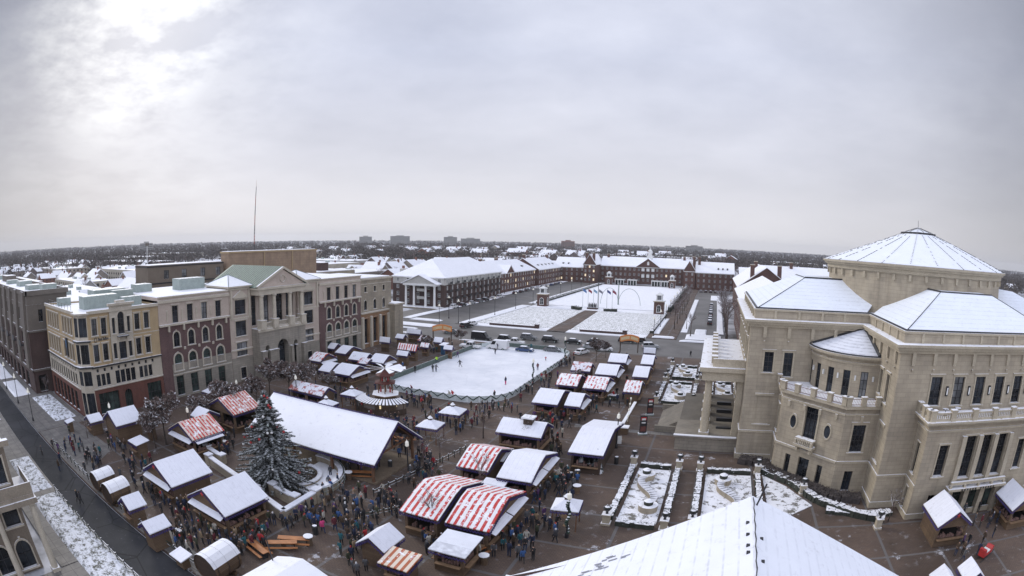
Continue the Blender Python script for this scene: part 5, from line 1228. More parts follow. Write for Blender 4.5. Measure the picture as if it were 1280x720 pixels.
for i in range(70): q.tube((x0+i*.305, vm+.05*(i % 2), 7.06), (x0+i*.305+.25, vm-.08*(i % 2), 7.1), .075, n=4)
q.build('light_string', [M['garland']], r)
q = MB(); q.box(x0+1, x1-.6, 47.8, 57.4, Z0+.001, Z0+.2); q.build('floor_deck', [M['deck']], r)
# christmas pyramid (carousel tower)
px_, py_ = -50.7, 74.2
r = thing('carousel_tower', 'tall wooden Christmas pyramid with lit windows and broad fan blades on top', 'wooden tower', (px_, py_, Z0)); FOOT.append((px_-2.4, px_+2.4, py_-2.4, py_+2.4))
q = MB(); q.lathe(px_, py_, [(2.0, Z0), (2.0, 2.7)], 6); q.build('ground_stage', [M['wood']], r)
for i in range(6):
    a = 2*PI*(i+.5)/6; q = MB(); q.obox(px_+1.76*math.cos(a), py_+1.76*math.sin(a), .06, .95, 1.1, 2.2, a); q.build('window', [M['glass']], r)
for i in range(3):
    a = 2*PI*(2*i+.5)/6; q = MB(); q.obox(px_+1.79*math.cos(a), py_+1.79*math.sin(a), .06, .3, .5, 1.9, a+.12); q.build('lit_panel', [M['lit_window']], r)
q = MB(); q.lathe(px_, py_, [(2.5, 2.7), (2.5, 2.85), (1.7, 3.0)], 6); q.build('gallery', [M['wood_light']], r)
q = MB(); q.lathe(px_, py_, [(2.52, 2.86), (2.4, 2.95), (1.5, 3.05)], 6); q.build('gallery_snow', [M['roof_snow']], r)
q = MB()
for i in range(6):
    a = 2*PI*i/6; q.tube((px_+1.35*math.cos(a), py_+1.35*math.sin(a), 3), (px_+1.25*math.cos(a), py_+1.25*math.sin(a), 4.7), .09, n=5); q.tube((px_+.95*math.cos(a), py_+.95*math.sin(a), 4.9), (px_+.85*math.cos(a), py_+.85*math.sin(a), 6.0), .08, n=5)
q.tube((px_, py_, 2.9), (px_, py_, 7.1), .14); q.build('frame', [M['timber']], r)
for z, R in ((3.03, .8), (4.93, .5)):
    for i in range(4): 
        a = 2*PI*i/4+.4; q = MB(); q.lathe(px_+R*math.cos(a), py_+R*math.sin(a), [(.16, z), (.13, z+.5), (.08, z+.8), (.11, z+.95), (.02, z+1.1)], 7); q.build('carved_figure', [M['white_paint'] if i % 2 else M['red_paint']], r)
q = MB(); q.lathe(px_, py_, [(1.9, 4.7), (1.95, 4.85), (1.1, 4.95)], 6); q.lathe(px_, py_, [(1.6, 5.95), (1.7, 6.05), (.9, 6.55), (.2, 7.0)], 8); q.build('canopy_tier', [M['maroon_wood']], r)
for i in range(10):
    a = 2*PI*i/10; c_, s_ = math.cos(a), math.sin(a); q = MB()
    q.slab([(px_+.3*c_+.08*s_, py_+.3*s_-.08*c_, 7.15), (px_+3.5*c_+.5*s_, py_+3.5*s_-.5*c_, 7.05), (px_+3.5*c_-.4*s_, py_+3.5*s_+.4*c_, 7.3), (px_+.3*c_-.08*s_, py_+.3*s_+.08*c_, 7.2)], .05); q.build('blade', [M['roof_snow']], r)
# slatted counter roofs round the foot of the pyramid
r = thing('ring_counter', 'curved counter with black and white slatted snowy roof round the carousel tower', 'counter', (px_, py_-4, Z0))
for i in range(22):
    a = math.radians(205+i*6.6); c_, s_ = math.cos(a), math.sin(a); a2 = math.radians(205+i*6.6+4.2); d_, t_ = math.cos(a2), math.sin(a2); q = MB()
    q.slab([(px_+3.4*c_, py_+3.4*s_, 2.75), (px_+5.3*c_, py_+5.3*s_, 2.35), (px_+5.3*d_, py_+5.3*t_, 2.35), (px_+3.4*d_, py_+3.4*t_, 2.75)], .07); q.build('roof_slat', [M['roof_snow']], r)
q = MB()
for i in range(23):
    a = math.radians(205+i*6.6); c_, s_ = math.cos(a), math.sin(a); q.tube((px_+3.3*c_, py_+3.3*s_, 2.66), (px_+5.35*c_, py_+5.35*s_, 2.26), .06, n=4)
    if i < 22:
        b = math.radians(205+(i+1)*6.6); q.tube((px_+5.2*c_, py_+5.2*s_, 2.24), (px_+5.2*math.cos(b), py_+5.2*math.sin(b), 2.24), .08, n=4); 
        q.poly([(px_+4.6*c_, py_+4.6*s_, Z0), (px_+4.6*math.cos(b), py_+4.6*math.sin(b), Z0), (px_+4.6*math.cos(b), py_+4.6*math.sin(b), 1.15), (px_+4.6*c_, py_+4.6*s_, 1.15)])
    if i % 4 == 0: q.tube((px_+5.2*c_, py_+5.2*s_, Z0), (px_+5.2*c_, py_+5.2*s_, 2.25), .07, n=4)
q.build('frame', [M['wood_dark']], r)
# ---------------------------------------------------------------- the ice rink
rk_pts = []
RU0, RU1, RV0, RV1 = -60.4, -34.6, 84.2, 136.4
def rrect(u0, u1, v0, v1, rad, n=7):
    p = []
    for cx, cy, a0 in ((u1-rad, v0+rad, -PI/2), (u1-rad, v1-rad, 0), (u0+rad, v1-rad, PI/2), (u0+rad, v0+rad, PI)):
        for i in range(n): p.append((cx+rad*math.cos(a0+PI/2*i/(n-1)), cy+rad*math.sin(a0+PI/2*i/(n-1))))
    return p
RP = rrect(RU0, RU1, RV0, RV1, 8.0)
flat('ice', RP, Z0+.06, 'ice', .055)
M['rink_panel'] = m_plain('rink_panel', (.55, .60, .60), .4, .15, 1.5)
M['rink_mesh'] = m_plain('dark_green_mesh', (.10, .13, .115), .8, .3, 2.0, snow=True)
r = thing('rink_barrier', 'low barrier of pale panels with draped green garland round the ice rink', 'rink barrier', ((RU0+RU1)/2, (RV0+RV1)/2, Z0))
pts = []
for a, b in zip(RP, RP[1:]+RP[:1]):
    L = math.hypot(b[0]-a[0], b[1]-a[1]); n = max(1, round(L/2.4))
    for i in range(n): pts.append((a[0]+(b[0]-a[0])*i/n, a[1]+(b[1]-a[1])*i/n))
for i, a in enumerate(pts):
    b = pts[(i+1) % len(pts)]; L = math.hypot(b[0]-a[0], b[1]-a[1]); an = math.atan2(b[1]-a[1], b[0]-a[0])
    cx, cy = (a[0]+b[0])/2, (a[1]+b[1])/2; left = cx < -59 or cy > 135
    q = MB(); q.obox(cx, cy, L-.06, .08, Z0+.1, Z0+1.1, an); q.build('panel', [M['rink_mesh'] if left else M['rink_panel']], r)
q = MB()
for i, a in enumerate(pts):
    b = pts[(i+1) % len(pts)]; cx, cy = (a[0]+b[0])/2, (a[1]+b[1])/2
    q.tube((*a, Z0+1.12), (*b, Z0+1.12), .05, n=4)
q.build('rail', [M['grey_metal']], r)
q = MB()
for i, a in enumerate(pts):
    b = pts[(i+1) % len(pts)]
    if a[0] < -58 and a[1] > 92 or a[1] > 134: continue
    m_ = ((a[0]+b[0])/2, (a[1]+b[1])/2, Z0+.45); L = Vector((a[0], a[1], Z0+1.2)); R_ = Vector((b[0], b[1], Z0+1.2))
    q.tube(L, m_, .12, n=5); q.tube(m_, R_, .12, n=5)
q.build('garland', [M['green_garland']], r)
# ---------------------------------------------------------------- low stone walls and curved steps round the Christmas tree
def lowwall(label, pts, h=1.0, w=.55, mat='limestone', caps=True):
    x, y = pts[0]; r = thing('garden_wall', label, 'low wall', (x, y, Z0)); FOOT.append((min(p[0] for p in pts)-.3, max(p[0] for p in pts)+.3, min(p[1] for p in pts)-.3, max(p[1] for p in pts)+.3)) if len(pts) < 4 else None
    q = MB(); t = MB()
    for a, b in zip(pts[:-1], pts[1:]):
        L = math.hypot(b[0]-a[0], b[1]-a[1]); an = math.atan2(b[1]-a[1], b[0]-a[0])
        q.obox((a[0]+b[0])/2, (a[1]+b[1])/2, L+.02, w, Z0, Z0+h, an); t.obox((a[0]+b[0])/2, (a[1]+b[1])/2, L+.02, w+.18, Z0+h+.002, Z0+h+.16, an)
    q.build('wall', [M[mat]], r); t.build('coping', [M['snow_coping']], r)
    if caps:
        for p in (pts[0], pts[-1]):
            c = MB(); c.obox(p[0], p[1], w+.35, w+.35, Z0, Z0+h+.25); c.obox(p[0], p[1], w+.5, w+.5, Z0+h+.252, Z0+h+.4, 0, 1); c.build('pier', [M[mat], M['snow_coping']], r)
    return r
M['snow_coping'] = m_snow('snow_on_coping', (.74, .75, .80), .12, 1.5, bdist=.03)
W0 = gp(262, 580, 1); 
lowwall('long snow-capped stone wall running behind the pair of food huts', [(-55.5, 38.4), (-48.9, 37.2), (-43.8, 36.3)], 1.1)
lowwall('short snow-capped stone wall nearest the tree on its uphill side', [(-58.5, 40.5), (-54.4, 39.9)], 1.0)
lowwall('snow-capped stone wall with square piers turning the corner below the tree', [(-42.9, 35.6), (-37.2, 34.2), (-37.6, 40.2)], 1.3)
lowwall('inner stone wall of the stair well below the Christmas tree', [(-42.6, 38.2), (-38.6, 37.6)], 1.2)
def arcpts(cx, cy, R, a0, a1, n=14): return [(cx+R*math.cos(math.radians(a0+(a1-a0)*i/n)), cy+R*math.sin(math.radians(a0+(a1-a0)*i/n))) for i in range(n+1)]
ac = (-43.9, 43.2)
q = MB(); o1, o2 = arcpts(*ac, 5.6, -35, 95), arcpts(*ac, 3.4, -35, 95)
for i in range(14): q.poly([(*o2[i], .45), (*o1[i], .45), (*o1[i+1], .45), (*o2[i+1], .45)]); q.poly([(*o2[i], Z0), (*o2[i+1], Z0), (*o2[i+1], .45), (*o2[i], .45)])
structure('snow_terrace', q, [M['snow']])
lowwall('curved snow-capped stone wall, outer ring beside the timber hall', arcpts(*ac, 5.9, -30, 100), 1.0, .4, caps=False)
lowwall('curved low stone kerb, inner ring round the Christmas tree', arcpts(*ac, 3.3, -40, 95), .6, .35, caps=False)
q = MB()
for R in (6.4,):
    pp_ = arcpts(*ac, R, -30, 100)
    for i, p in enumerate(pp_):
        q.tube((*p, Z0), (*p, Z0+1.1), .04, n=4)
        if i: q.tube((*pp_[i-1], Z0+1.1), (*p, Z0+1.1), .04, n=4); q.tube((*pp_[i-1], Z0+.6), (*p, Z0+.6), .03, n=4)
r = thing('curved_railing', 'thin grey metal railing following the curved wall beside the timber hall', 'railing', (ac[0], ac[1], Z0)); q.build('rail', [M['grey_metal']], r)
# ---------------------------------------------------------------- flower beds with S-shaped stone seats east of the promenade
def urn(label, x, y, z=Z0, group='urns on stone pedestals round the flower beds', big=1.0):
    r = thing('urn_pedestal', label, 'planter', (x, y, z), 0, group)
    key = 'urn'
    if key not in _wc:
        a = MB(); a.obox(0, 0, .95, .95, 0, .25); a.obox(0, 0, .75, .75, .25, 1.15); a.obox(0, 0, .95, .95, 1.15, 1.3)
        b = MB(); b.lathe(0, 0, [(.16, 1.3), (.12, 1.5), (.42, 1.85), (.46, 1.95), (.38, 1.96)], 10)
        c = MB()
        for i in range(60):
            th, ph = rnd.random()*2*PI, rnd.random()*PI/2; R = .42*rnd.uniform(.7, 1.1); p = Vector((R*math.cos(th)*math.cos(ph), R*math.sin(th)*math.cos(ph), 1.98+R*math.sin(ph)*.8)); s = .09
            c.poly([p+Vector((rnd.uniform(-s, s), rnd.uniform(-s, s), rnd.uniform(-s, s))) for _ in range(3)])
        c.lathe(0, 0, [(.36, 1.93), (.3, 2.1), (.02, 2.2)], 8)
        _wc[key] = (a.mesh('pedestal', [M['limestone_trim']]), b.mesh('urn', [M['black_metal']]), c.mesh('foliage', [M['hedge']]))
    a, b, c = _wc[key]; part('pedestal', a, r); part('urn', b, r); part('foliage', c, r); return r
def hedge(label, pts, w=.8, h=.7, z=Z0, group='clipped hedges edging the flower beds', mat='hedge', cat='hedge', dens=16):
    r = thing('hedge', label, cat, (pts[0][0], pts[0][1], z), 0, group); q = MB()
    for a, b in zip(pts[:-1], pts[1:]):
        L = math.hypot(b[0]-a[0], b[1]-a[1]); an = math.atan2(b[1]-a[1], b[0]-a[0]); n = max(1, int(L/.5))
        for i in range(n):
            t = (i+.5)/n; q.obox(a[0]+(b[0]-a[0])*t+rnd.uniform(-.05, .05), a[1]+(b[1]-a[1])*t+rnd.uniform(-.05, .05), L/n*1.1, w*rnd.uniform(.75, .95), z, z+h*rnd.uniform(.75, .92), an+rnd.uniform(-.15, .15))
        for i in range(int(L*dens)):
            t = rnd.random(); d = rnd.uniform(-w/2, w/2); nx, ny = -(b[1]-a[1])/L, (b[0]-a[0])/L; s = .16
            zz = z+h*(rnd.uniform(.85, 1.1) if abs(d) < w*.4 else rnd.uniform(.2, 1)); p = Vector((a[0]+(b[0]-a[0])*t+nx*d, a[1]+(b[1]-a[1])*t+ny*d, zz))
            q.poly([p+Vector((rnd.uniform(-s, s), rnd.uniform(-s, s), rnd.uniform(-s*.6, s*.6))) for _ in range(4)][:3])
    q.build('foliage', [M[mat]], r); return r
M['bed_snow'] = m_snow('patchy_bed_snow', melt=.6, bare=.32, barecol=(.16, .15, .13))
def bed(u0, u1, v0, v1, which, two=False):
    flat('flower_bed', R4(u0+.9, u1-.9, v0+.9, v1-.9), Z0+.12, 'bed_snow', .11)
    d = {'sw': (u0, v0), 'se': (u1, v0), 'ne': (u1, v1), 'nw': (u0, v1)}
    for k, nm in (('sw', 'near left'), ('se', 'near right'), ('nw', 'far left'), ('ne', 'far right')):
        urn('urn on pedestal, %s corner of %s' % (nm, which), *d[k])
    for nm, a, b in (('near edge', (u0+1, v0+.1), (u1-1, v0+.1)), ('far edge', (u0+1, v1-.1), (u1-1, v1-.1)), ('promenade side', (u0+.1, v0+1), (u0+.1, v1-1)), ('inner side', (u1-.1, v0+1), (u1-.1, v1-1))):
        m_ = ((a[0]+b[0])/2, (a[1]+b[1])/2); hedge('snow-dusted hedge on the %s of %s' % (nm, which), [a, b])
    # S-shaped stone seat with two round planters
    cu, cv = (u0+u1)/2, (v0+v1)/2; sz = (v1-v0)
    r = thing('stone_seat', 'curling stone seat wall between two round planters in %s' % which, 'seat wall', (cu, cv, Z0+.12))
    q = MB(); t = MB(); N = 16; P = [(cu+1.1*math.sin(2*PI*(i/N-.5)*.9)*-1, cv-sz*.26+sz*.52*i/N) for i in range(N+1)]
    for a, b in zip(P[:-1], P[1:]):
        L = math.hypot(b[0]-a[0], b[1]-a[1]); an = math.atan2(b[1]-a[1], b[0]-a[0]); q.obox((a[0]+b[0])/2, (a[1]+b[1])/2, L+.15, .8, Z0+.12, Z0+.75, an); t.obox((a[0]+b[0])/2, (a[1]+b[1])/2, L+.15, .85, Z0+.752, Z0+.85, an)
    q.build('wall', [M['limestone']], r); t.build('coping', [M['snow_coping']], r)
    for (x, y) in ((P[0][0]+.4, P[0][1]), (P[-1][0]-.4, P[-1][1])):
        q = MB(); q.lathe(x, y, [(1.05, Z0+.12), (1.1, Z0+.85), (.9, Z0+.86)], 16); q.lathe(x, y, [(.5, Z0+.86), (.55, Z0+1.3), (.2, Z0+1.5)], 10, 1); q.build('round_planter', [M['limestone'], M['hedge']], r)
bed(-8.4, -2.4, 49.5, 66.2, 'the bed by the promenade')
bed(.4, 8.2, 50.5, 66.0, 'the bed under the west portico')
bed(-9.2, -2.4, 96.5, 112, 'the first bed beyond the steps')
bed(-9.0, -2.0, 116, 128, 'the bed nearest the cross street')
bed(.8, 6, 100, 114, 'the narrow bed beyond the steps')
for i, (p, nm) in enumerate((((2.0, 48.6), 'start'), )):
    pass
hedge('long snow-topped hedge curving below the bay of the concert hall', [(8.5, 66.8), (12.5, 63.0), (15.5, 57.6), (20.0, 53.6), (23.5, 51.8)], 1.1, .9)
hedge('bare brown shrubs massed against the foot of the concert hall bay', [(5.8, 70.2), (8.9, 69.5), (10.0, 66.2), (14.0, 62.3), (17.5, 58.8), (21.5, 57.6)], 2.2, .9, mat='shrub', cat='shrubs', dens=90)
hedge('low snowy shrubs in front of the hall return wall', [(16.5, 55.2), (21.6, 53.6), (25.0, 53.8)], 1.5, .5, cat='shrubs')
urn('black urn on stone pedestal where the long curved hedge breaks', 13.9, 60.0)
urn('black urn on stone pedestal at the near end of the long curved hedge', 22.3, 50.4)
flat('flower_bed', [(9.2, 52), (14.8, 56.6), (12.0, 62.0), (8.9, 65.6)], Z0+.1, 'bed_snow', .09)
# ---------------------------------------------------------------- near roofs below the camera
M['slate'] = m_plain('bare_roof_metal', (.26, .27, .31), .6, .3, 4.0)
r = thing('near_roof_building', 'large near building whose ribbed snowy gable roof fills the bottom edge', 'building', (3.2, 15, 0))
q = MB(); V1 = 25.5; ap = (3.2, 16.0)
M['ribbed_snow'] = m_snow('snow_on_ribbed_roof', (.82, .84, .90), .05, .5, seams=(0, .62, .3, .14), bdist=.05)
M['near_snow'] = m_snow('snow_on_shingle_roof', (.82, .84, .89), .05, .5, seams=(0, .62, .14, .2), bdist=.06)
for sgn, dr in ((-1, 6.9), (1, 6.35)):
    n = 6; pr = None
    for i in range(n+1):
        t = i/n; x = 3.2+sgn*13.5*t; z = 16-dr*1.1*t**1.06
        if pr: q.slab([(pr[0], -2, pr[1]), (pr[0], V1, pr[1]), (x, V1, z), (x, -2, z)] if sgn > 0 else [(x, -2, z), (x, V1, z), (pr[0], V1, pr[1]), (pr[0], -2, pr[1])], .3, 0 if sgn < 0 else 1)
        pr = (x, z)
ro = q.build('roof', [M['ribbed_snow'], M['near_snow']], r)
q = MB(); q.poly([(-9.5, V1-.6, 9.2), (15.6, V1-.6, 9.4), (3.2, V1-.6, 15.5)]); q.box(-9.6, 15.7, -2, V1-.6, 0, 9.3); q.build('wall', [M['dark_brick']], r)
q = MB()
for i in range(26):
    y = V1-.3-i*.62; 
    q.tube((3.2+.05*(i % 2), y, 16.04), (3.2+.05*((i+1) % 2), y-.62, 16.04), .03, n=4)
q.build('ridge_line', [M['black_metal']], ro)
# patches where the ribs show through the snow and melted spots
q = MB()
for i in range(8):
    x, y = gp(880+rnd.uniform(-8, 8)+i*1.2, 690-i*2-rnd.random()*12+20, 14.4)
for (px, py) in ((931, 668), (931, 683), (931, 697), (931, 706), (948, 688), (949, 717)):
    x, y = gp(px, py, 15.2); q = MB(); q.obox(x, y, .16, .2, 15.3-abs(x-3.2)*.5+.15+.3, 15.3-abs(x-3.2)*.5+.75); q.build('roof_vent', [M['black_metal']], ro)
q = MB(); xx = 3.2; q.tube((3.4, 24.6, 15.9), (3.7, 24.6, 17.1), .05, n=5); q.build('antenna', [M['black_metal']], ro)
q = MB()
for base, n in (((728, 697), 4), ((742, 688), 4), ((765, 682), 3), ((715, 704), 4), ((735, 692), 4), ((700, 712), 3), ((752, 694), 3), ((775, 690), 3)):
    for k in range(n):
        x, y = gp(base[0]+rnd.uniform(-9, 9), base[1]+rnd.uniform(-3, 3), 13.0); z = 16-(6.9*1.1)*(abs(x-3.2)/13.5)**1.06+.03
        L = rnd.uniform(.03, .07); W_ = rnd.uniform(.1, .24); q.poly([(x-W_, y-L, z-W_*.55*1), (x+W_, y-L, z+W_*.55), (x+W_, y+L, z+W_*.55), (x-W_, y+L, z-W_*.55)])
q.build('bare_patch', [M['slate']], ro)['kind'] = 'stuff'
r = thing('near_tent', 'rounded snowy roof of a small building at the bottom edge left of centre', 'building', (-22.5, 18.5, 0))
q = MB(); cx, cy, zt = -22.3, 16.4, 8.2
prof = [(-3.4, 6.4), (-2.6, 7.2), (-1.2, 7.75), (0, 8.1), (1.2, 7.8), (2.6, 7.35), (4.5, 6.2)]
for a, b in zip(prof[:-1], prof[1:]): q.slab([(cx+a[0], 6, a[1]), (cx+b[0], 6, b[1]), (cx+b[0], 21.4, b[1]-.15), (cx+a[0], 21.4, a[1]-.15)], .2)
q.build('roof', [M['roof_snow']], r); q = MB(); q.box(cx-3.1, cx+4.1, 6, 21.1, 0, 6.0); q.build('wall', [M['dark_brick']], r)
q = MB(); q.tube((-24.6, 20.6, 7), (-24.8, 20.6, 9.2), .05, n=5); q.build('antenna', [M['black_metal']], r)
r = thing('near_flat_roof', 'narrow snowy roof strip at the bottom edge beside the big ribbed roof', 'building', (-12.5, 20, 0))
q = MB(); q.slab([(-15.8, 12, 7.4), (-10.2, 12, 7.6), (-10.0, 24.8, 7.6), (-13.2, 25.4, 7.4)], .3); q.build('roof', [M['roof_snow']], r); q = MB(); q.box(-15.0, -10.4, 12, 24.0, 0, 7.05); q.build('wall', [M['dark_brick']], r)
# ---------------------------------------------------------------- lamp posts
def lamp(label, px=None, xy=None, h=4.6, garl=True, kind=0, group='garlanded lamp posts of the square'):
    x, y = xy if xy else gp(*px, Z0); r = thing('street_lamp', label, 'street lamp', (x, y, Z0), 0, group); k = ('lamp', h, garl, kind)
    if k not in _wc:
        a = MB(); a.lathe(0, 0, [(.22, 0), (.2, .5), (.09, .7), (.07, h-.7), (.12, h-.6)], 8)
        b = MB()
        if kind: b.obox(0, 0, .9, .5, h-.6, h-.45)
        b.lathe(0, 0, [(.12, h-.6), (.24, h-.45), (.2, h), (.05, h+.15), (.02, h+.35)], 8)
        c = MB()
        if garl:
            for i in range(int(h*3.4)):
                t = i/3.4+.6; 
                if t > h-.8: break
                an = i*.9; c.lathe(.13*math.cos(an), .13*math.sin(an), [(.03, t-.12), (.2, t), (.16, t+.15), (.03, t+.26)], 6)
        _wc[k] = (a.mesh('pole', [M['black_metal']]), b.mesh('lantern', [M['lamp_glass']]), c.mesh('garland', [M['green_garland']]) if garl else None)
    a, b, c = _wc[k]; part('pole', a, r); part('lantern', b, r)
    if c: part('garland', c, r)
    return r
M['lamp_glass'] = m_emit('lamp_glass', (.7, .68, .6), .12)
LM = [((708, 672), 'garlanded lamp post in front of the big ribbed roof'), ((581, 481+0), None), ((666, 480), 'garlanded lamp post standing against the rink on its promenade side'), ((706, 447), 'garlanded lamp post at the far promenade corner of the rink'), ((299, 512), 'tall garlanded lamp post before the left portico tower'), ((300, 480), None), ((240, 552), 'dark lamp post beside the orange-red corner hut'), ((143, 545), 'dark lamp post in front of the painted board hut'), ((770, 560), 'white globe lamp post beside the open fronted hut'), ((511, 600), 'lamp post among the crowd between timber hall and striped roofs'), ((372, 505), 'lamp post with white globe among the brown trees'), ((452, 660), None)]
for p, l in LM:
    if l: lamp(l, p, h=5.2 if '5' in l else 5.0, garl='garland' in l)
# street lights along the roads
for i in range(9):
    lamp('street light west of the lawns, %s from the cross street' % ['first', 'second', 'third', 'fourth', 'fifth', 'sixth', 'seventh', 'eighth', 'ninth'][i], xy=(-81.2, 171+i*22), h=7, garl=False, kind=1, group='street lights along the lawn')
for i in range(8):
    lamp('street light east of the lawns, %s from the cross street' % ['first', 'second', 'third', 'fourth', 'fifth', 'sixth', 'seventh', 'eighth'][i], xy=(-18.6, 170+i*20), h=6, garl=False, kind=1, group='street lights along the lawn')
for l, p in (('tall thin street light beside the sandy end building', (549, 412)), ('tall dark street light on the snowy traffic island', (573, 404)), ('street light in front of the portico apartments', (561, 398))):
    lamp(l, p, h=8, garl=False, kind=1)
for i in range(7): lamp('street light by the taupe apartments, %s from the alley' % ['first', 'second', 'third', 'fourth', 'fifth', 'sixth', 'seventh'][i], xy=(-92-i*13, 21.2), h=5.5, garl=False, kind=1, group='street lights on the side street')
# ---------------------------------------------------------------- banners, sandwich boards, arches
def banner(label, px, a=.35):
    x, y = gp(*px, Z0); r = thing('standing_banner', label, 'banner', (x, y, Z0), a)
    q = MB(); q.obox(0, 0, 1.1, .12, .25, 3.0); part('panel', q.mesh('panel', [M['black_metal']]), r)
    q = MB(); q.box(-.42, .42, -.075, -.065, 2.3, 2.8); q.box(-.3, .3, -.09, -.08, 1.8, 2.0, 1); q.box(-.3, .3, -.09, -.08, 2.3, 2.6, 1); q.box(-.42, .42, -.075, -.065, .5, 1.3, 2); part('poster', q.mesh('poster', [M['red_paint'], M['white_paint'], M['maroon_wood']]), r)
    q = MB(); q.obox(0, 0, 1.4, .7, 0, .25); part('base', q.mesh('base', [M['grey_metal']]), r)
banner('dark red and black banner stand, nearer of the two on the promenade', (803, 543)); banner('dark banner stand with pale lettering, farther of the two on the promenade', (812, 519))
M['arch_orange'] = m_plain('arch_orange', (.68, .25, .07), .6, .15, 1.0)
def arch(label, pl, pr_, h=2.9):
    (x0, y0), (x1, y1) = gp(*pl, Z0), gp(*pr_, Z0); L = math.hypot(x1-x0, y1-y0); an = math.atan2(y1-y0, x1-x0)
    r = thing('entrance_arch', label, 'arch sign', ((x0+x1)/2, (y0+y1)/2, Z0), an)
    for s in (-1, 1): q = MB(); q.obox(s*L/2, 0, .25, .3, 0, h); part('post', q.mesh('post', [M['wood_dark']]), r)
    q = MB(); n = 10
    zz = lambda t: h-.3+.55*math.sin(PI*t)
    for i in range(n):
        a, b = i/n, (i+1)/n; xa, xb = -L/2-.2+(L+.4)*a, -L/2-.2+(L+.4)*b
        q.poly([(xa, -.1, zz(a)-.0), (xb, -.1, zz(b)), (xb, -.1, zz(b)+1.6), (xa, -.1, zz(a)+1.6)]); q.poly([(xb, .1, zz(b)), (xa, .1, zz(a)), (xa, .1, zz(a)+1.6), (xb, .1, zz(b)+1.6)]); q.poly([(xa, -.1, zz(a)+1.6), (xb, -.1, zz(b)+1.6), (xb, .1, zz(b)+1.6), (xa, .1, zz(a)+1.6)])
    part('sign_board', q.mesh('sign_board', [M['arch_orange']]), r)
    q = MB()
    k = 14
    for i in range(k):   # pale lettering too small to read in the photograph
        if i == 7: continue
        t = (i+.7)/(k+.4); xm = -L/2+L*t; q.box(xm-.16, xm+.16, -.14, -.11, zz(t)+.4, zz(t)+1.2, 0)
    part('lettering', q.mesh('lettering', [M['cream_light']]), r)
M['cream_light'] = m_plain('cream_light', (.70, .55, .32), .6, .1, 1.0)
arch('orange arched entrance sign near the sandy end building', (541.5, 426), (564, 427)); arch('orange arched entrance sign at the far end of the eastern hut rows', (775, 440), (797, 441))
# picnic tables and benches
def table(label, px, L=3.4, a=0.0, group='long wooden beer tables', xy=None):
    x, y = xy if xy else gp(*px, Z0+.7); r = thing('picnic_table', label, 'table', (x, y, Z0), a, group)
    if 'ptab' not in _wc:
        A = MB(); A.obox(0, 0, 3.2, .7, .72, .78); B = MB(); B.obox(0, 0, 3.2, .3, .42, .47); C_ = MB(); C_.obox(0, 0, .1, .6, 0, .72)
        _wc['ptab'] = (A.mesh('tabletop', [M['orange_wood']]), B.mesh('bench', [M['orange_wood']]), C_.mesh('leg', [M['black_metal']]))
    A, B, C_ = _wc['ptab']; part('tabletop', A, r); part('bench', B, r, (0, -.65, 0)); part('bench', B, r, (0, .65, 0)); part('leg', C_, r, (-1.3, 0, 0)); part('leg', C_, r, (1.3, 0, 0)); return r
M['orange_wood'] = m_plain('orange_wood', (.42, .17, .06), .6, .2, 2.0)
for p, a, l in (((321, 683), -.2, 'orange wooden table with benches before the right food hut, left one'), ((351, 678), .75, 'orange wooden table with benches before the right food hut, right one'), ((590, 690), 1.2, 'orange wooden table beside the open dining shelter'), ((367, 673), .6, 'orange wooden table nearest the corner pier of the stone wall'), ((497, 536), .2, 'wooden table under the open end of the timber hall'), ((505, 548), .2, 'wooden table on the deck edge of the timber hall'), ((450, 590), .5, 'wooden table on the deck below the hall eave')):
    table(l, p, a=a)
# red sleigh
x, y = gp(1231, 692, .5); r = thing('sleigh', 'bright red sleigh with white trim parked by the huts below the hall', 'sleigh', (x, y, Z0), .5)
q = MB()
prof = [(-1.1, .45), (-1.2, 1.3), (-.85, 1.35), (-.6, .8), (.5, .75), (.8, 1.15), (1.15, 1.1), (1.0, .45)]
for s in (-.5, .5): q.poly([(a, s, b) for a, b in prof])
for (a, b) in zip(prof, prof[1:]+prof[:1]): q.poly([(a[0], -.5, a[1]), (b[0], -.5, b[1]), (b[0], .5, b[1]), (a[0], .5, a[1])])
part('body', q.mesh('body', [M['red_paint']]), r)
for s in (-.45, .45): q = MB(); q.tube((-1.4, s, .08), (1.3, s, .08), .05, n=5); q.tube((1.3, s, .08), (1.6, s, .5), .05, n=5); q.tube((-.7, s, .08), (-.7, s, .5), .04, n=4); q.tube((.7, s, .08), (.7, s, .5), .04, n=4); part('runner', q.mesh('runner', [M['black_metal']]), r)
q = MB(); q.box(-.7, .3, -.45, .45, .8, .95); part('seat', q.mesh('seat', [M['white_paint']]), r)
# fence posts along the road edge of the plaza and on the south verge
def posts(label, a, b, step=1.7, h=.85, mat='dark_metal_snow', group=None):
    L = math.hypot(b[0]-a[0], b[1]-a[1]); r = thing('post_rail_fence', label, 'fence', (a[0], a[1], Z0), 0, group); n = int(L/step); dx, dy = (b[0]-a[0])/L, (b[1]-a[1])/L
    if 'fpost' not in _wc: q = MB(); q.lathe(0, 0, [(.06, 0), (.06, h), (.1, h+.02), (.08, h+.15)], 6); _wc['fpost'] = q.mesh('post', [M[mat]])
    for i in range(n+1): part('post', _wc['fpost'], r, (dx*i*step, dy*i*step, 0))
    q = MB(); q.tube((a[0], a[1], Z0+h-.05), (b[0], b[1], Z0+h-.05), .05, n=4); q.tube((a[0], a[1], Z0+h-.4), (b[0], b[1], Z0+h-.4), .03, n=4); q.build('rail', [M['green_garland']], r)
posts('dark garlanded rail fence along the kerb between the road and the barrel huts', (-78, 21.1), (-34, 21.1))
posts('line of low dark posts on the snowy verge across the road', (-62, 15.0), (-36, 15.0), group=None)
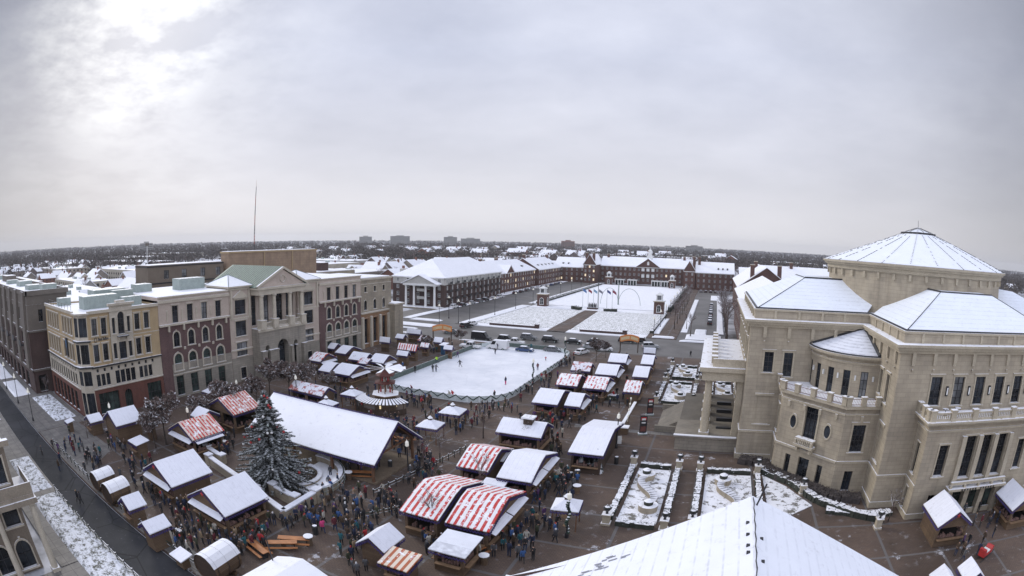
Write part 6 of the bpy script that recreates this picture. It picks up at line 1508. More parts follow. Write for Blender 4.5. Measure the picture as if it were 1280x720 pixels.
posts('dark crowd fence along the open side of the timber hall deck', (-33.2, 45.0), (-30.5, 63), 1.3)
posts('dark crowd fence beside the striped huts queue', (-31, 39.5), (-28.6, 43.5), 1.3)
import numpy as np
rng = np.random.default_rng(11)
# ---------------------------------------------------------------- red brick campus round the green
FB, WP = 'far_brick', 'white_paint'
def house(name, label, u0, u1, v0, v1, ze, zr, axis='x', hip=0.0, floors=3, faces='se', mat=FB, step=3.6, z0=.8, lit=0.0, cat='building', group=None, w=1.15, h=1.7, chim=(), dormers=(), gable=None, ov=.5, top=None, root=None, sub=False, roof='roof_snow', corner_white=False):
    r = root or thing(name, label, cat, ((u0+u1)/2, (v0+v1)/2, 0), 0, group)
    g = MB(); sides = {'s': ((u0, v0), (u1, v0)), 'e': ((u1, v0), (u1, v1)), 'n': ((u1, v1), (u0, v1)), 'w': ((u0, v1), (u0, v0))}
    fh = (ze-z0)/floors; nwin = 0
    for k, (p0, p1) in sides.items():
        ops = []
        if k in faces:
            L = math.hypot(p1[0]-p0[0], p1[1]-p0[1]); n = max(1, int(L/step))
            for i in range(n):
                c = (i+.5)*L/n
                for f_ in range(floors): ops.append((c-w/2, c+w/2, z0+f_*fh+fh*.28, z0+f_*fh+fh*.28+h))
        if top and ops:
            wall(g, p0, p1, 0, top, [o for o in ops if o[3] < top], .15, 0); wall(g, p0, p1, top, ze, [o for o in ops if o[2] > top], .15, 1)
        else: wall(g, p0, p1, 0, ze, ops, .15, 0)
        put_windows(r, p0, p1, ops, .15, bars=(2, 2), sub=sub, barmat='white_paint', lit=lit, glass='glass')
    if not hip:
        if axis == 'x':
            for x in (u0, u1): g.poly([(x, v0, ze), (x, v1, ze), (x, (v0+v1)/2, zr-.2)], 0)
        else:
            for y in (v0, v1): g.poly([(u0, y, ze), (u1, y, ze), ((u0+u1)/2, y, zr-.2)], 0)
    g.build('wall', [M[mat], M['white_siding']], r)
    q = MB(); pitched(q, u0-ov, u1+ov, v0-ov, v1+ov, ze+.15, zr, axis, hip, 0, .25); ro = q.build('roof', [M[roof]], r)
    q = MB()
    for k, (p0, p1) in sides.items(): 
        if k in faces: band(q, p0, p1, ze-.45, .4, .3)
    if q.v: q.build('eaves_moulding', [M[WP]], r)
    for (x, y, hh) in chim: q = MB(); q.box(x-.9, x+.9, y-.7, y+.7, ze, zr+hh); q.box(x-1.05, x+1.05, y-.85, y+.85, zr+hh+.002, zr+hh+.3, 1); q.build('chimney', [M[mat], M['limestone_trim']], ro)
    for (x, y, z, dirn) in dormers:
        q = MB(); q.box(x-.7, x+.7, y-.7, y+.7, z-1, z+1.1) ; q.poly([(x-.45, y-.72, z-.2), (x+.45, y-.72, z-.2), (x+.45, y-.72, z+.9), (x-.45, y-.72, z+.9)], 1); q.poly([(x+.72, y-.45, z-.2), (x+.72, y+.45, z-.2), (x+.72, y+.45, z+.9), (x+.72, y-.45, z+.9)], 1)
        q.build('dormer', [M[WP], M['glass']], ro)
    if gable:   # gable: ('s'|'e', centre, width, height)
        k, c, wd, hh = gable; q = MB(); t = MB()
        if k == 'e':
            x = u1+.6; q.poly([(x, c-wd/2, ze), (x, c+wd/2, ze), (x, c, ze+hh)], 0); q.lathe(0, 0, [(0.001, -5)], 3) if 0 else None
            t.slab([(x+.4, c-wd/2-.4, ze-.1), (x+.4, c, ze+hh+.15), (x-9, c, ze+hh+.15), (x-9, c-wd/2-.4, ze-.1)][::-1], .2); t.slab([(x+.4, c+wd/2+.4, ze-.1), (x+.4, c, ze+hh+.15), (x-9, c, ze+hh+.15), (x-9, c+wd/2+.4, ze-.1)], .2)
        else:
            y = v0-.6; q.poly([(c-wd/2, y, ze), (c+wd/2, y, ze), (c, y, ze+hh)], 0); q.poly([(c-.8, y-.05, ze+hh*.25), (c+.8, y-.05, ze+hh*.25), (c+.8, y-.05, ze+hh*.55), (c, y-.05, ze+hh*.7), (c-.8, y-.05, ze+hh*.55)], 1)
            t.slab([(c-wd/2-.4, y-.4, ze-.1), (c, y-.4, ze+hh+.15), (c, y+9, ze+hh+.15), (c-wd/2-.4, y+9, ze-.1)], .2); t.slab([(c, y-.4, ze+hh+.15), (c+wd/2+.4, y-.4, ze-.1), (c+wd/2+.4, y+9, ze-.1), (c, y+9, ze+hh+.15)], .2)
        q.build('gable', [M[mat], M[WP]], r); t.build('gable_roof', [M[roof]], r)
    return r
M['white_siding'] = m_plain('white_siding', (.46, .45, .42), .8, .08, 1.0)
# apartments with the white columned portico
r = house('portico_apartments', 'dark brick four-storey apartments with white columned portico and big hipped snow roof', -133, -107.4, 202, 263, 12.6, 20.0, 'y', 12, 4, 'se', 'dark_brick', 4.6, top=9.6, w=1.3, h=1.6, sub=False)
pt = MB()
for x in (-124.4, -120.4, -114.8, -110.6): c = MB(); c.lathe(x, 199, [(.7, .6), (.7, 1.1), (.5, 1.2), (.42, 8.8), (.6, 9.0), (.6, 9.3)], 12); c.build('column', [M[WP]], r)
c = MB(); c.box(-125.4, -109.6, 198, 202, 9.3, 10.2); c.build('entablature', [M[WP]], r)
c = MB(); c.poly([(-125.4, 198.2, 10.2), (-109.6, 198.2, 10.2), (-117.5, 198.2, 13.6)]); c.build('pediment', [M['white_siding']], r)
c = MB(); c.slab([(-126.2, 197.6, 10.2), (-117.5, 197.6, 13.9), (-117.5, 206, 13.9), (-126.2, 206, 10.2)][::-1], .25); c.slab([(-117.5, 197.6, 13.9), (-108.8, 197.6, 10.2), (-108.8, 206, 10.2), (-117.5, 206, 13.9)], .25); c.build('portico_roof', [M['roof_snow']], r)
for z in (3.8, 7.0): c = MB(); c.box(-119.4, -115.8, 199.6, 202, z-.15, z); c.box(-119.4, -115.8, 199.55, 199.6, z, z+1); c.build('balcony', [M['white_siding']], r)
c = MB(); c.box(-130, -107.5, 196, 201.9, 0, .6); c.build('terrace', [M['beige_stone']], r)
for i in range(9):
    for z in (3.6, 6.8, 10.0): c = MB(); y = 206+i*6.4; c.box(-107.4, -106.3, y-1.2, y+1.2, z-.12, z); c.box(-106.36, -106.3, y-1.2, y+1.2, z+.002, z+.95); c.build('balcony', [M['black_metal']], r)
c = MB(); c.box(-132, -126, 206, 212, 12.8, 15.5); c.build('stair_head', [M['white_siding']], r)
# brick row along the western street
house('brick_hall', 'long three-storey brick hall with small white gable and lit windows beyond the portico apartments', -136, -114, 271, 336, 10.6, 17, 'y', 6, 3, 'se', FB, 3.9, lit=.22, gable=('e', 291, 12, 4.2), w=1.5, h=1.8, chim=((-128, 282, .8), (-126, 300, 1.0)), dormers=((-117.5, 320, 12.8, 'e'),))
house('brick_hall', 'brick wing with row of dormers running back along the western street', -134, -112, 337, 386, 10.4, 17.5, 'y', 0, 3, 'e', FB, 3.6, lit=.15, dormers=tuple((-115.5, 345+i*8, 12.6, 'e') for i in range(5)), chim=((-123, 339, 2.0), (-122, 384, 1.2)))
house('brick_hall', 'brick wing facing us with two dormers left of the tall chimney gable', -118, -95, 390, 412, 10.6, 17.5, 'x', 0, 3, 's', FB, 3.6, lit=.12, dormers=((-112, 393.5, 12.8, 's'), (-108, 393.5, 12.8, 's')))
house('brick_hall', 'tall brick corner block with chimneys and white trimmed gable end left of the cupola', -95, -86, 386, 412, 13, 20.5, 'y', 0, 4, 's', FB, 3.0, lit=.3, chim=((-93, 388, .6), (-88, 388, .6)))
r = house('crescent_hall', 'wide brick hall with central pediment and white cupola closing the far end of the green', -86, -18, 402, 424, 12.2, 19.0, 'x', 0, 3, 's', FB, 3.4, lit=.05, gable=('s', -50.3, 18, 6.2), w=1.3, h=1.8, chim=((-82, 412, 1.4), (-24, 412, 1.4)))
c = MB(); c.obox(-50.3, 412, 4, 4, 17, 20.4); c.obox(-50.3, 412, 3, 3, 20.4, 21.2); c.lathe(-50.3, 412, [(1.3, 21.2), (1.25, 23.6), (1.6, 23.8), (1.2, 24.6), (.3, 25.2), (.08, 27.2)], 8); c.build('cupola', [M['cupola']] if 'cupola' in M else [M[WP]], r)
for x in (-54, -50.3, -46.6):
    for z0_, z1_ in ((9.2, 11.4), (4.6, 7)): c = MB(); c.box(x-1.1, x+1.1, 401.2, 401.3, z0_, z1_); c.build('white_window_bay', [M[WP]], r)
house('brick_hall', 'brick corner wing angled in at the right end of the wide far hall', -22, -14, 372, 412, 12, 19, 'y', 0, 3, 'sw', FB, 3.4, chim=((-15, 375, 2.5), (-11.5, 380, 2.5)))
house('brick_hall', 'brick hall with three dormers at the far right end of the eastern street', -13.5, 13, 372, 394, 11.5, 18.5, 'x', 0, 3, 's', FB, 3.5, dormers=tuple((2+i*3.2, 375.5, 14.0, 's') for i in range(3)))
# buildings on the right, behind the concert hall
house('brick_hall', 'brick building with tall piers and snowy roof just behind the concert hall portico', 8.5, 30, 150, 215, 13, 18.5, 'y', 0, 3, 'sw', FB, 5.0, w=1.6, h=2.2)
house('brick_hall', 'brick hall with two big chimneys and steep dark slate beyond the concert hall', 10, 34, 225, 290, 13, 21.5, 'y', 0, 3, 'sw', FB, 4.2, chim=((16, 228, .5), (28, 228, .5), (20, 262, 1.2)))
house('brick_hall', 'white roofed brick hall peeping over the left wing of the concert hall', 26, 70, 305, 330, 12, 20, 'x', 0, 3, 's', FB, 4.2, chim=((46, 316, 2),))
house('brick_hall', 'low building with plain snowy roof farthest right of the eastern street', 16, 60, 345, 368, 11, 17, 'x', 0, 3, 's', FB, 4.2)
# gate pavilions with white lanterns
M['cupola'] = m_plain('cupola_green_white', (.55, .62, .60), .6, .1, 1.0)
def pavilion(label, x, y, w=6.0, h=7.6, dome=False):
    r = thing('brick_pavilion', label, 'pavilion', (x, y, .12), 0, 'brick lantern pavilions of the green'); r.scale = (.86, .86, .8); q = MB()
    ops = [(w/2-.9, w/2+.9, 1.2, 4.6, 1)]
    for p0, p1 in (((x-w/2, y-w/2), (x+w/2, y-w/2)), ((x+w/2, y-w/2), (x+w/2, y+w/2)), ((x+w/2, y+w/2), (x-w/2, y+w/2)), ((x-w/2, y+w/2), (x-w/2, y-w/2))):
        wall(q, p0, p1, .1, 6.4, ops, .2); put_windows(r, p0, p1, ops, .2, sub=True, frame='white_paint', barmat='white_paint')
    q.build('wall', [M[FB]], r)
    q = MB(); q.box(x-w/2-.4, x+w/2+.4, y-w/2-.4, y+w/2+.4, 6.402, 6.9); q.build('cornice', [M['limestone_trim']], r)
    q = MB(); 
    for dx in (-1, 1):
        for dy in (-1, 1): q.obox(x+dx*1.2, y+dy*1.2, .5, .5, 6.902, 9.6)
    q.box(x-1.6, x+1.6, y-1.6, y+1.6, 6.901, 7.4); q.box(x-1.8, x+1.8, y-1.8, y+1.8, 9.602, 10.0)
    if dome: q.lathe(x, y, [(1.7, 10), (1.5, 10.7), (.9, 11.3), (.1, 11.6)], 12)
    else: q.poly([(x-1.7, y-1.7, 10.0), (x+1.7, y-1.7, 10.0), (x, y, 11.2)]); q.poly([(x+1.7, y-1.7, 10.0), (x+1.7, y+1.7, 10.0), (x, y, 11.2)]); q.poly([(x+1.7, y+1.7, 10.0), (x-1.7, y+1.7, 10.0), (x, y, 11.2)]); q.poly([(x-1.7, y+1.7, 10.0), (x-1.7, y-1.7, 10.0), (x, y, 11.2)])
    q.build('lantern', [M[WP]], r); q = MB(); q.obox(x, y, 1.9, 1.9, 7.41, 9.59); q.build('lantern_glass', [M['glass_blind']], r)
pavilion('brick pavilion with white lantern at the west corner of the lawns', -75.2, 233, 4.8)
pavilion('brick pavilion with white lantern at the east corner of the lawns', -23.3, 229, 4.8)
pavilion('far west brick pavilion with rounded white lantern before the end hall', -74.5, 378, 5, dome=True)
pavilion('far east brick pavilion with rounded white lantern before the end hall', -29.5, 370, 5, dome=True)
# white booths in front of the end hall
for i, (x, lb) in enumerate(((-68, 'left of the pediment'), (-59, 'just left of the pediment steps'), (-42, 'just right of the pediment steps'), (-35, 'right of the pediment'))):
    r = thing('white_pergola', 'low white open pavilion %s at the far end' % lb, 'pergola', (x, 384, .12), 0, 'white pergolas at the far end of the green'); q = MB(); q.box(x-3.4, x+3.4, 382, 386, 3.3, 3.9); q.build('roof', [M[WP]], r)
    for k in range(4): q = MB(); q.obox(x-3+k*2, 382.4, .5, .5, .1, 3.3); q.build('post', [M[WP]], r)
    q = MB(); q.box(x-3, x+3, 385, 385.4, .1, 3.3); q.build('wall', [M['glass_green']], r)
# low walls of the lawns
for lb, a, b in (('along the front of the left lawn', (-73.5, 170.6), (-57.5, 170.6)), ('along the front of the right lawn', (-42.5, 170.6), (-28.5, 170.6))):
    r = thing('lawn_wall', 'low dark brick seat wall with snowy bushes %s' % lb, 'low wall', (a[0], a[1], .13)); q = MB(); q.box(a[0], b[0], a[1]-.4, a[1]+.4, .13, .85); q.build('wall', [M['dark_brick']], r); q = MB(); q.obox(b[0]+.6, b[1], 1.3, 1.3, .13, 1.5); q.build('pier', [M['dark_brick']], r)
hedge('dark line of hedge along the east edge of the far lawn', [(-20.0, 176), (-20.0, 226)], 1.2, 1.0, .12, None, dens=6)
hedge('long dark hedge along the west edge of the far lawn', [(-80.2, 240), (-80.2, 372)], 1.2, 1.2, .12, None, dens=3)
hedge('second dark hedge line on the upper lawn terrace, west side', [(-78.2, 240), (-78.2, 372)], .8, .9, .45, None, dens=3)
hedge('dark hedge along the far east edge of the upper lawn', [(-19.6, 236), (-19.6, 372)], 1.6, 2.6, .12, None, dens=4)
hedge('round clipped bushes left of the flag steps', [(-56.5, 226), (-60.5, 228.5)], 2.4, 1.6, .16, None, dens=10)
hedge('round clipped bushes right of the flag steps', [(-46.5, 226.5), (-41, 227.5)], 2.4, 1.4, .16, None, dens=10)
# veterans' flags
FC = [('blue and white', (.10, .2, .42)), ('red', (.30, .06, .07)), ('pale blue', (.25, .4, .55)), ('grey', (.2, .2, .24)), ('dark blue', (.05, .07, .2)), ('crimson', (.26, .05, .08))]
for i, (nm, c) in enumerate(FC):
    x = -57.0+i*2.35+(1.2 if i > 3 else 0); y = 232; r = thing('flagpole', 'flagpole with small %s flag in front of the upper lawn' % nm, 'flagpole', (x, y, .16), 0, 'ring of flagpoles')
    q = MB(); q.tube((x, y, .16), (x, y, 9), .09, .06, 5); q.build('pole', [M['grey_metal']], r); q = MB()
    for k in range(4): q.poly([(x+.05+k*.4, y+.1*math.sin(k), 8.7-.25*k), (x+.45+k*.4, y+.1*math.sin(k+1), 8.45-.25*k), (x+.45+k*.4, y+.1*math.sin(k+1), 7.4-.25*k), (x+.05+k*.4, y+.1*math.sin(k), 7.6-.25*k)])
    q.build('flag', [m_plain('flag_'+nm.replace(' ', '_'), c, .8, .1)], r)
r = thing('flagpole', 'tallest dark flagpole in the middle of the flag ring', 'flagpole', (-50.5, 233, .16)); q = MB(); q.tube((-50.5, 233, .16), (-50.5, 233, 15), .16, .1, 6); q.build('pole', [M['black_metal']], r)
r = thing('memorial_statue', 'dark bronze memorial group on low plinth among the flagpoles', 'statue', (-52.5, 231.5, .16)); q = MB(); q.obox(-52.5, 231.5, 4.4, 2, .16, .9); q.build('plinth', [M['dark_brick']], r); q = MB()
for k in range(5): q.lathe(-54+k*.75, 231.5+.2*(k % 2), [(.3, .9), (.34, 1.6), (.3, 2.3), (.12, 2.5), (.17, 2.75), (.05, 2.9)], 7)
q.build('figure_group', [M['black_metal']], r)
# arched water-jet style sculpture on the upper lawn
r = thing('arched_sculpture', 'slender sculpture of two thin hoops beside an upright post on the white upper lawn', 'sculpture', (-45, 252, .45)); 
for s, R in ((-1, 4.2), (1, 5.2)):
    q = MB(); n = 18
    for i in range(n):
        a, b = PI*i/n, PI*(i+1)/n; q.tube((-45+s*R*(1-math.cos(a)), 252, .45+7.5*math.sin(a)), (-45+s*R*(1-math.cos(b)), 252, .45+7.5*math.sin(b)), .13, n=4)
    q.build('hoop', [M['grey_metal']], r)
q = MB(); q.tube((-45, 252, .45), (-45, 252, 10.5), .4, .25, 6); q.build('post', [M['grey_metal']], r)
# ---------------------------------------------------------------- the town beyond
cols = [(.33, .29, .24), (.20, .10, .075), (.36, .35, .33), (.24, .21, .18), (.42, .38, .31), (.16, .13, .12)]
HM = [m_plain('house_wall_%d' % i, c, .9, .15, .3) for i, c in enumerate(cols)]
M['dark_pane'] = m_plain('dark_pane', (.03, .033, .04), .3, .2, 1.0)
protos = []
for i, c in enumerate(HM):
    w_, d_, e_, rr = rnd.uniform(10, 16), rnd.uniform(9, 12), rnd.uniform(5, 7), rnd.uniform(3, 4.5)
    g = MB(); g.box(-w_/2, w_/2, -d_/2, d_/2, 0, e_)
    for y in (-w_/2, w_/2): g.poly([(y, -d_/2, e_), (y, d_/2, e_), (y, 0, e_+rr)])
    q = MB(); pitched(q, -w_/2-.5, w_/2+.5, -d_/2-.5, d_/2+.5, e_, e_+rr+.3, 'x', 0, 0, .3); q.box(w_*.2, w_*.2+1, -1, 0, e_+rr*.5, e_+rr+1.4, 1)
    k = g; g.mi = 1
    for z in (1.3, 4.1):
        if z+1.4 < e_:
            for j in range(4): x = -w_/2+(j+.5)*w_/4; k.poly([(x-.6, -d_/2-.03, z), (x+.6, -d_/2-.03, z), (x+.6, -d_/2-.03, z+1.4), (x-.6, -d_/2-.03, z+1.4)])
            for j in range(3): y = -d_/2+(j+.5)*d_/3; k.poly([(w_/2+.03, y-.6, z), (w_/2+.03, y+.6, z), (w_/2+.03, y+.6, z+1.4), (w_/2+.03, y-.6, z+1.4)])
    protos.append((g.mesh('wall', [c, M['dark_pane']]), q.mesh('roof', [M['roof_snow'], HM[1]])))
def far_house(x, y, a, p, label, grp, s=1.0):
    r = thing('house', label, 'house', (x, y, -.1), a, grp); r.scale = (s, s, s)
    for nm, me in zip(('wall', 'roof'), p): part(nm, me, r)
placed = []
def town(n, u, v, label, grp, smin=.9, smax=1.3, gap=17):
    k = t = 0
    while k < n and t < n*60:
        t += 1; x, y = rnd.uniform(*u), rnd.uniform(*v)
        if any((x-a)**2+(y-b)**2 < gap*gap for a, b in placed): continue
        if -152 < x < 75 and y < 430: continue
        if -160 < x < -85 and y < 270: continue
        placed.append((x, y)); k += 1
        far_house(x, y, rnd.choice((0, PI/2))+rnd.uniform(-.1, .1), rnd.choice(protos), label, grp, rnd.uniform(smin, smax))
town(70, (-260, 10), (440, 760), 'snow-roofed house in the quarter behind the far campus', 'houses behind the far campus')
town(45, (-430, -150), (200, 520), 'snow-roofed house west of the green beyond the portico apartments', 'houses west of the green')
town(64, (-760, -190), (30, 300), 'snow-roofed house far away at the left beyond the side street', 'houses far to the left')
town(34, (70, 420), (330, 900), 'snow-roofed house on the wooded slope right of the concert hall wing', 'houses far to the right')
town(70, (-900, 60), (700, 1350), 'small distant house among the woods near the horizon', 'distant houses in the woods', 1.0, 1.9, 30)
# flat commercial blocks with broad white roofs
FBk = [((-330, 130), (60, 26), 8, 'long cream two-storey block'), ((-395, 205), (90, 22), 9, 'long flat white-roofed store'), ((-470, 250), (120, 40), 7, 'broad white-roofed warehouse'), ((-620, 330), (150, 40), 8, 'farther broad white warehouse'), ((-250, 95), (50, 20), 9, 'low grey flat-roofed block'), ((-560, 190), (90, 40), 8, 'white roofed depot'), ((-180, 60), (40, 26), 12, 'mid-height flat-roofed block'), ((-205, 250), (40, 60), 10, 'wide snowy-roofed hall'), ((-300, 330), (60, 60), 10, 'broad snowy-roofed market hall'), ((-800, 420), (120, 60), 9, 'remote white warehouse'), ((-350, 1000), (160, 50), 10, 'remote long school building'), ((-120, 900), (150, 40), 11, 'remote white-roofed office'), ((-60, 1250), (140, 60), 11, 'distant low white warehouse'), ((150, 1000), (90, 50), 10, 'distant white roof on the right'), ((-215, 470), (50, 40), 9, 'snowy-roofed school wing'), ((-520, 480), (60, 30), 9, 'white-roofed church hall'), ((-420, 90), (110, 36), 7, 'wide white-roofed store'), ((-700, 240), (160, 50), 9, 'huge white-roofed plant'), ((-900, 560), (180, 60), 10, 'very remote white-roofed plant'), ((-260, 170), (46, 30), 9, 'square snowy-roofed office'), ((-350, 420), (80, 40), 9, 'plain snowy-roofed gymnasium'), ((-640, 640), (130, 50), 10, 'remote snowy-roofed factory'), ((-500, 60), (70, 30), 8, 'grey-walled snowy store'), ((-330, 250), (70, 30), 8, 'brown-walled snowy store')]
for (x, y), (w_, d_), h, nm in FBk:
    placed.append((x, y)); r = thing('flat_roofed_building', nm+' in the town beyond the theatre row' if x < -150 else nm+' beyond the end of the green', 'building', (x, y, 0)); g = MB()
    a, b = (x-w_/2, y-d_/2), (x+w_/2, y-d_/2); c = (x+w_/2, y+d_/2); d = (x-w_/2, y+d_/2)
    n1, n2 = min(22, int(w_/5)), min(10, int(d_/5)); o1 = [(w_*(i+.5)/n1-1, w_*(i+.5)/n1+1, z, z+1.6) for i in range(n1) for z in (1.6, 5.2) if z+2.4 < h]; o2 = [(d_*(i+.5)/n2-1, d_*(i+.5)/n2+1, z, z+1.6) for i in range(n2) for z in (1.6, 5.2) if z+2.4 < h]
    wall(g, a, b, 0, h, o1, .2); wall(g, b, c, 0, h, o2, .2); wall(g, c, d, 0, h); wall(g, d, a, 0, h)
    if y < 400: put_windows(r, a, b, o1, .2, sub=False); put_windows(r, b, c, o2, .2, sub=False)
    g.build('wall', [HM[4] if 'cream' in nm else HM[rnd.randrange(6)]], r); q = MB(); q.box(x-w_/2+.3, x+w_/2-.3, y-d_/2+.3, y+d_/2-.3, h+.001, h+.2); q.build('roof', [M['roof_snow']], r)
    q = MB()
    for k in range(3): xx, yy = x+rnd.uniform(-.35, .35)*w_, y+rnd.uniform(-.3, .3)*d_; q2 = MB(); q2.box(xx-1.5, xx+1.5, yy-1, yy+1, h+.2, h+1.6); q2.build('rooftop_unit', [M['grey_metal']], r)
for (px, dist, w_, h, nm) in ((457, 2600, 60, 44, 'leftmost blue-grey office block on the horizon'), (500, 2700, 95, 47, 'wide blue-grey office block on the horizon'), (563, 2300, 55, 42, 'tall blue-grey office block above the portico apartments'), (588, 2600, 90, 38, 'lower blue-grey office range above the portico apartments'), (710, 2300, 55, 35, 'reddish office block on the horizon above the brick row'), (835, 2100, 60, 26, 'pale block on the horizon above the right pavilion'), (868, 2200, 70, 33, 'long pale block on the horizon above the far right hall'), (183, 1500, 40, 30, 'small block above the trees at the far left')):
    u, v, z = ray(px, 300); L = math.hypot(u, v); x, y = u/L*dist, v/L*dist; an = math.atan2(v, u)-PI/2
    r = thing('office_block', nm, 'building', (x, y, 0), an); q = MB(); q.box(-w_/2, w_/2, -12, 12, 0, h); q.box(-w_/5, w_/5, -6, 6, h, h+4); part('wall', q.mesh('wall', [HM[1] if 'red' in nm else HM[2]]), r)
    for z_ in range(4, int(h)-2, 5): q = MB(); q.box(-w_/2+1, w_/2-1, -12.2, -12.02, z_, z_+2.4); part('window', q.mesh('window', [M['dark_pane']]), r)
# radio mast and tall light pole
u, v, z = ray(318, 300); L = math.hypot(u, v); x, y = u/L*700, v/L*700
r = thing('radio_mast', 'tall thin red and white lattice mast rising above the horizon left of centre', 'mast', (x, y, 0)); q = MB()
for i in range(24):
    za, zb = i*4, (i+1)*4; rr = .9*(1-i/30)
    for k in range(3):
        a, b = 2*PI*k/3, 2*PI*(k+1)/3; mi = i//3 % 2; q.tube((x+rr*math.cos(a), y+rr*math.sin(a), za), (x+rr*math.cos(a), y+rr*math.sin(a), zb), .22, n=3, mi=mi); q.tube((x+rr*math.cos(a), y+rr*math.sin(a), za), (x+rr*math.cos(b), y+rr*math.sin(b), zb), .12, n=3, mi=mi)
q.tube((x, y, 96), (x, y, 104), .12, n=4); q.build('lattice', [M['mast_red'] if 'mast_red' in M else M['red_paint'], M['black_metal']], r)
u, v, z = ray(184, 340); L = math.hypot(u, v); x, y = u/L*330, v/L*330
r = thing('light_mast', 'tall pale stadium light mast behind the rooftop units at the left', 'light mast', (x, y, 0)); q = MB(); q.tube((x, y, 0), (x, y, 27.4), .3, .2, 6); q.build('pole', [M['white_paint']], r); q = MB(); q.obox(x, y, 3.2, 1.2, 26.8, 28.4, -1.0); q.build('lamp_head', [M['dark_stucco']], r)
# ---------------------------------------------------------------- woods
def tri_mesh(name, V, mats, mi=None):
    V = np.asarray(V, dtype=np.float32).reshape(-1, 3); n = len(V)//3; me = bpy.data.meshes.new(name)
    me.vertices.add(3*n); me.vertices.foreach_set('co', V.ravel()); me.loops.add(3*n); me.loops.foreach_set('vertex_index', np.arange(3*n, dtype=np.int32))
    me.polygons.add(n); me.polygons.foreach_set('loop_start', np.arange(0, 3*n, 3, dtype=np.int32)); me.polygons.foreach_set('loop_total', np.full(n, 3, dtype=np.int32))
    for m_ in mats: me.materials.append(m_)
    if mi is not None: me.polygons.foreach_set('material_index', np.asarray(mi, dtype=np.int32))
    me.update(); me.validate(); return me
def crowns(P, R, Hh, k, size, squash=1.0):
    "k ragged little faces in each crown: P (n,2) bases, R radii, Hh heights"
    n = len(P); d = rng.normal(size=(n, k, 3)); d /= np.linalg.norm(d, axis=2, keepdims=True); d *= rng.uniform(.35, 1.0, (n, k, 1))**.6
    c = np.empty((n, k, 3)); c[..., 0] = P[:, None, 0]+d[..., 0]*R[:, None]; c[..., 1] = P[:, None, 1]+d[..., 1]*R[:, None]; c[..., 2] = Hh[:, None]*.58+d[..., 2]*Hh[:, None]*.42
    o = rng.normal(size=(n, k, 3, 3))*size[:, None, None, None]; o[..., 2] *= squash
    return (c[:, :, None, :]+o).reshape(-1, 3)
def belt(n, az0, az1, d0, d1, k, smul, hts=(9, 16), avoid=True):
    az = np.radians(rng.uniform(az0, az1, n)); dd = np.sqrt(rng.uniform(d0**2, d1**2, n)); P = np.stack([dd*np.sin(az), dd*np.cos(az)], 1)
    f_ = np.sin(P[:, 0]*.011+1.3)*np.sin(P[:, 1]*.009+.4)+.6*np.sin(P[:, 0]*.031+P[:, 1]*.023)
    P = P[f_ > rng.uniform(-1.3, .5, n)]
    if avoid:
        P = P[~((P[:, 0] > -160) & (P[:, 0] < 110) & (P[:, 1] < 450))]
        if placed:
            Q = np.array(placed); keep = np.ones(len(P), bool)
            for q_ in Q: keep &= ((P-q_)**2).sum(1) > 8.0**2
            P = P[keep]
    Hh = rng.uniform(*hts, len(P)); R = Hh*rng.uniform(.28, .42, len(P)); return P, R, Hh, k, np.full(len(P), smul)
M['far_twigs'] = m_plain('far_twigs', (.078, .066, .060), .95, .4, .05, fine=.6)
M['far_conifer'] = m_plain('far_conifer', (.045, .05, .04), .95, .4, .05, fine=.6)
for nm, args in (('woodland', (15000, -82, 62, 560, 1500, 24, 1.05, (10, 17))), ('far_woodland', (11000, -84, 64, 1500, 3200, 11, 2.0, (13, 21))), ('horizon_woodland', (12000, -86, 66, 3200, 7500, 8, 3.8, (17, 27)))):
    P, R, Hh, k, s = belt(*args); me = tri_mesh(nm, crowns(P, R, Hh, k, s), [M['far_twigs']]); o = bpy.data.objects.new(nm, me); C.objects.link(o); o['kind'] = 'stuff'
# nearer trees, each a thing of its own
def bare_tree_mesh(seed, h=9.0, spread=.4, twigs=420, leaf=False, tsize=.16, clear=.28):
    R_ = random.Random(seed); q = MB(); tips = []
    def br(p, d, L, r, lev):
        e = p+d*L; q.tube(p, e, r, r*.62, 5 if lev < 2 else 3); 
        if lev >= 3: tips.append((p, e)); return
        for i in range(R_.choice((3, 4)) if lev else 6):
            t = R_.uniform(.45, 1.0) if lev else R_.uniform(.55, 1.05); s = p.lerp(e, min(t, 1)); nd_ = (d*R_.uniform(.5, .9)+Vector((R_.uniform(-1, 1), R_.uniform(-1, 1), R_.uniform(-.05, .6)))*spread*1.9).normalized(); br(s, nd_, L*R_.uniform(.5, .72), r*.5, lev+1)
    trunk = MB(); trunk.tube((0, 0, 0), (0, 0, h*clear), h*.022, h*.018, 7)
    for i in range(1): br(Vector((0, 0, h*clear*.7)), Vector((R_.uniform(-.05, .05), R_.uniform(-.05, .05), 1)).normalized(), h*.42, h*.016, 0)
    k = max(1, twigs//max(1, len(tips)))
    for a, b in tips:
        for _ in range(k):
            p = a.lerp(b, R_.uniform(.2, 1.15)); d = Vector((R_.uniform(-1, 1), R_.uniform(-1, 1), R_.uniform(-.5, 1))).normalized(); L = R_.uniform(.3, .8)*h/9
            w_ = tsize*(.16 if not leaf else .55); s = d.cross(Vector((R_.uniform(-1, 1), R_.uniform(-1, 1), R_.uniform(-1, 1)))).normalized()*w_
            if leaf: c = p+d*L*.5; q.poly([c-s*1.2, c+s*.9+d*w_*1.4, c+s*.6-d*w_], 1)
            q.poly([p-s*.3, p+s*.3, p+d*L], 0)
    return trunk.mesh('trunk', [M['bark']]), q.mesh('crown', [M['twig'] if not leaf else M['bark'], M['leafy']])
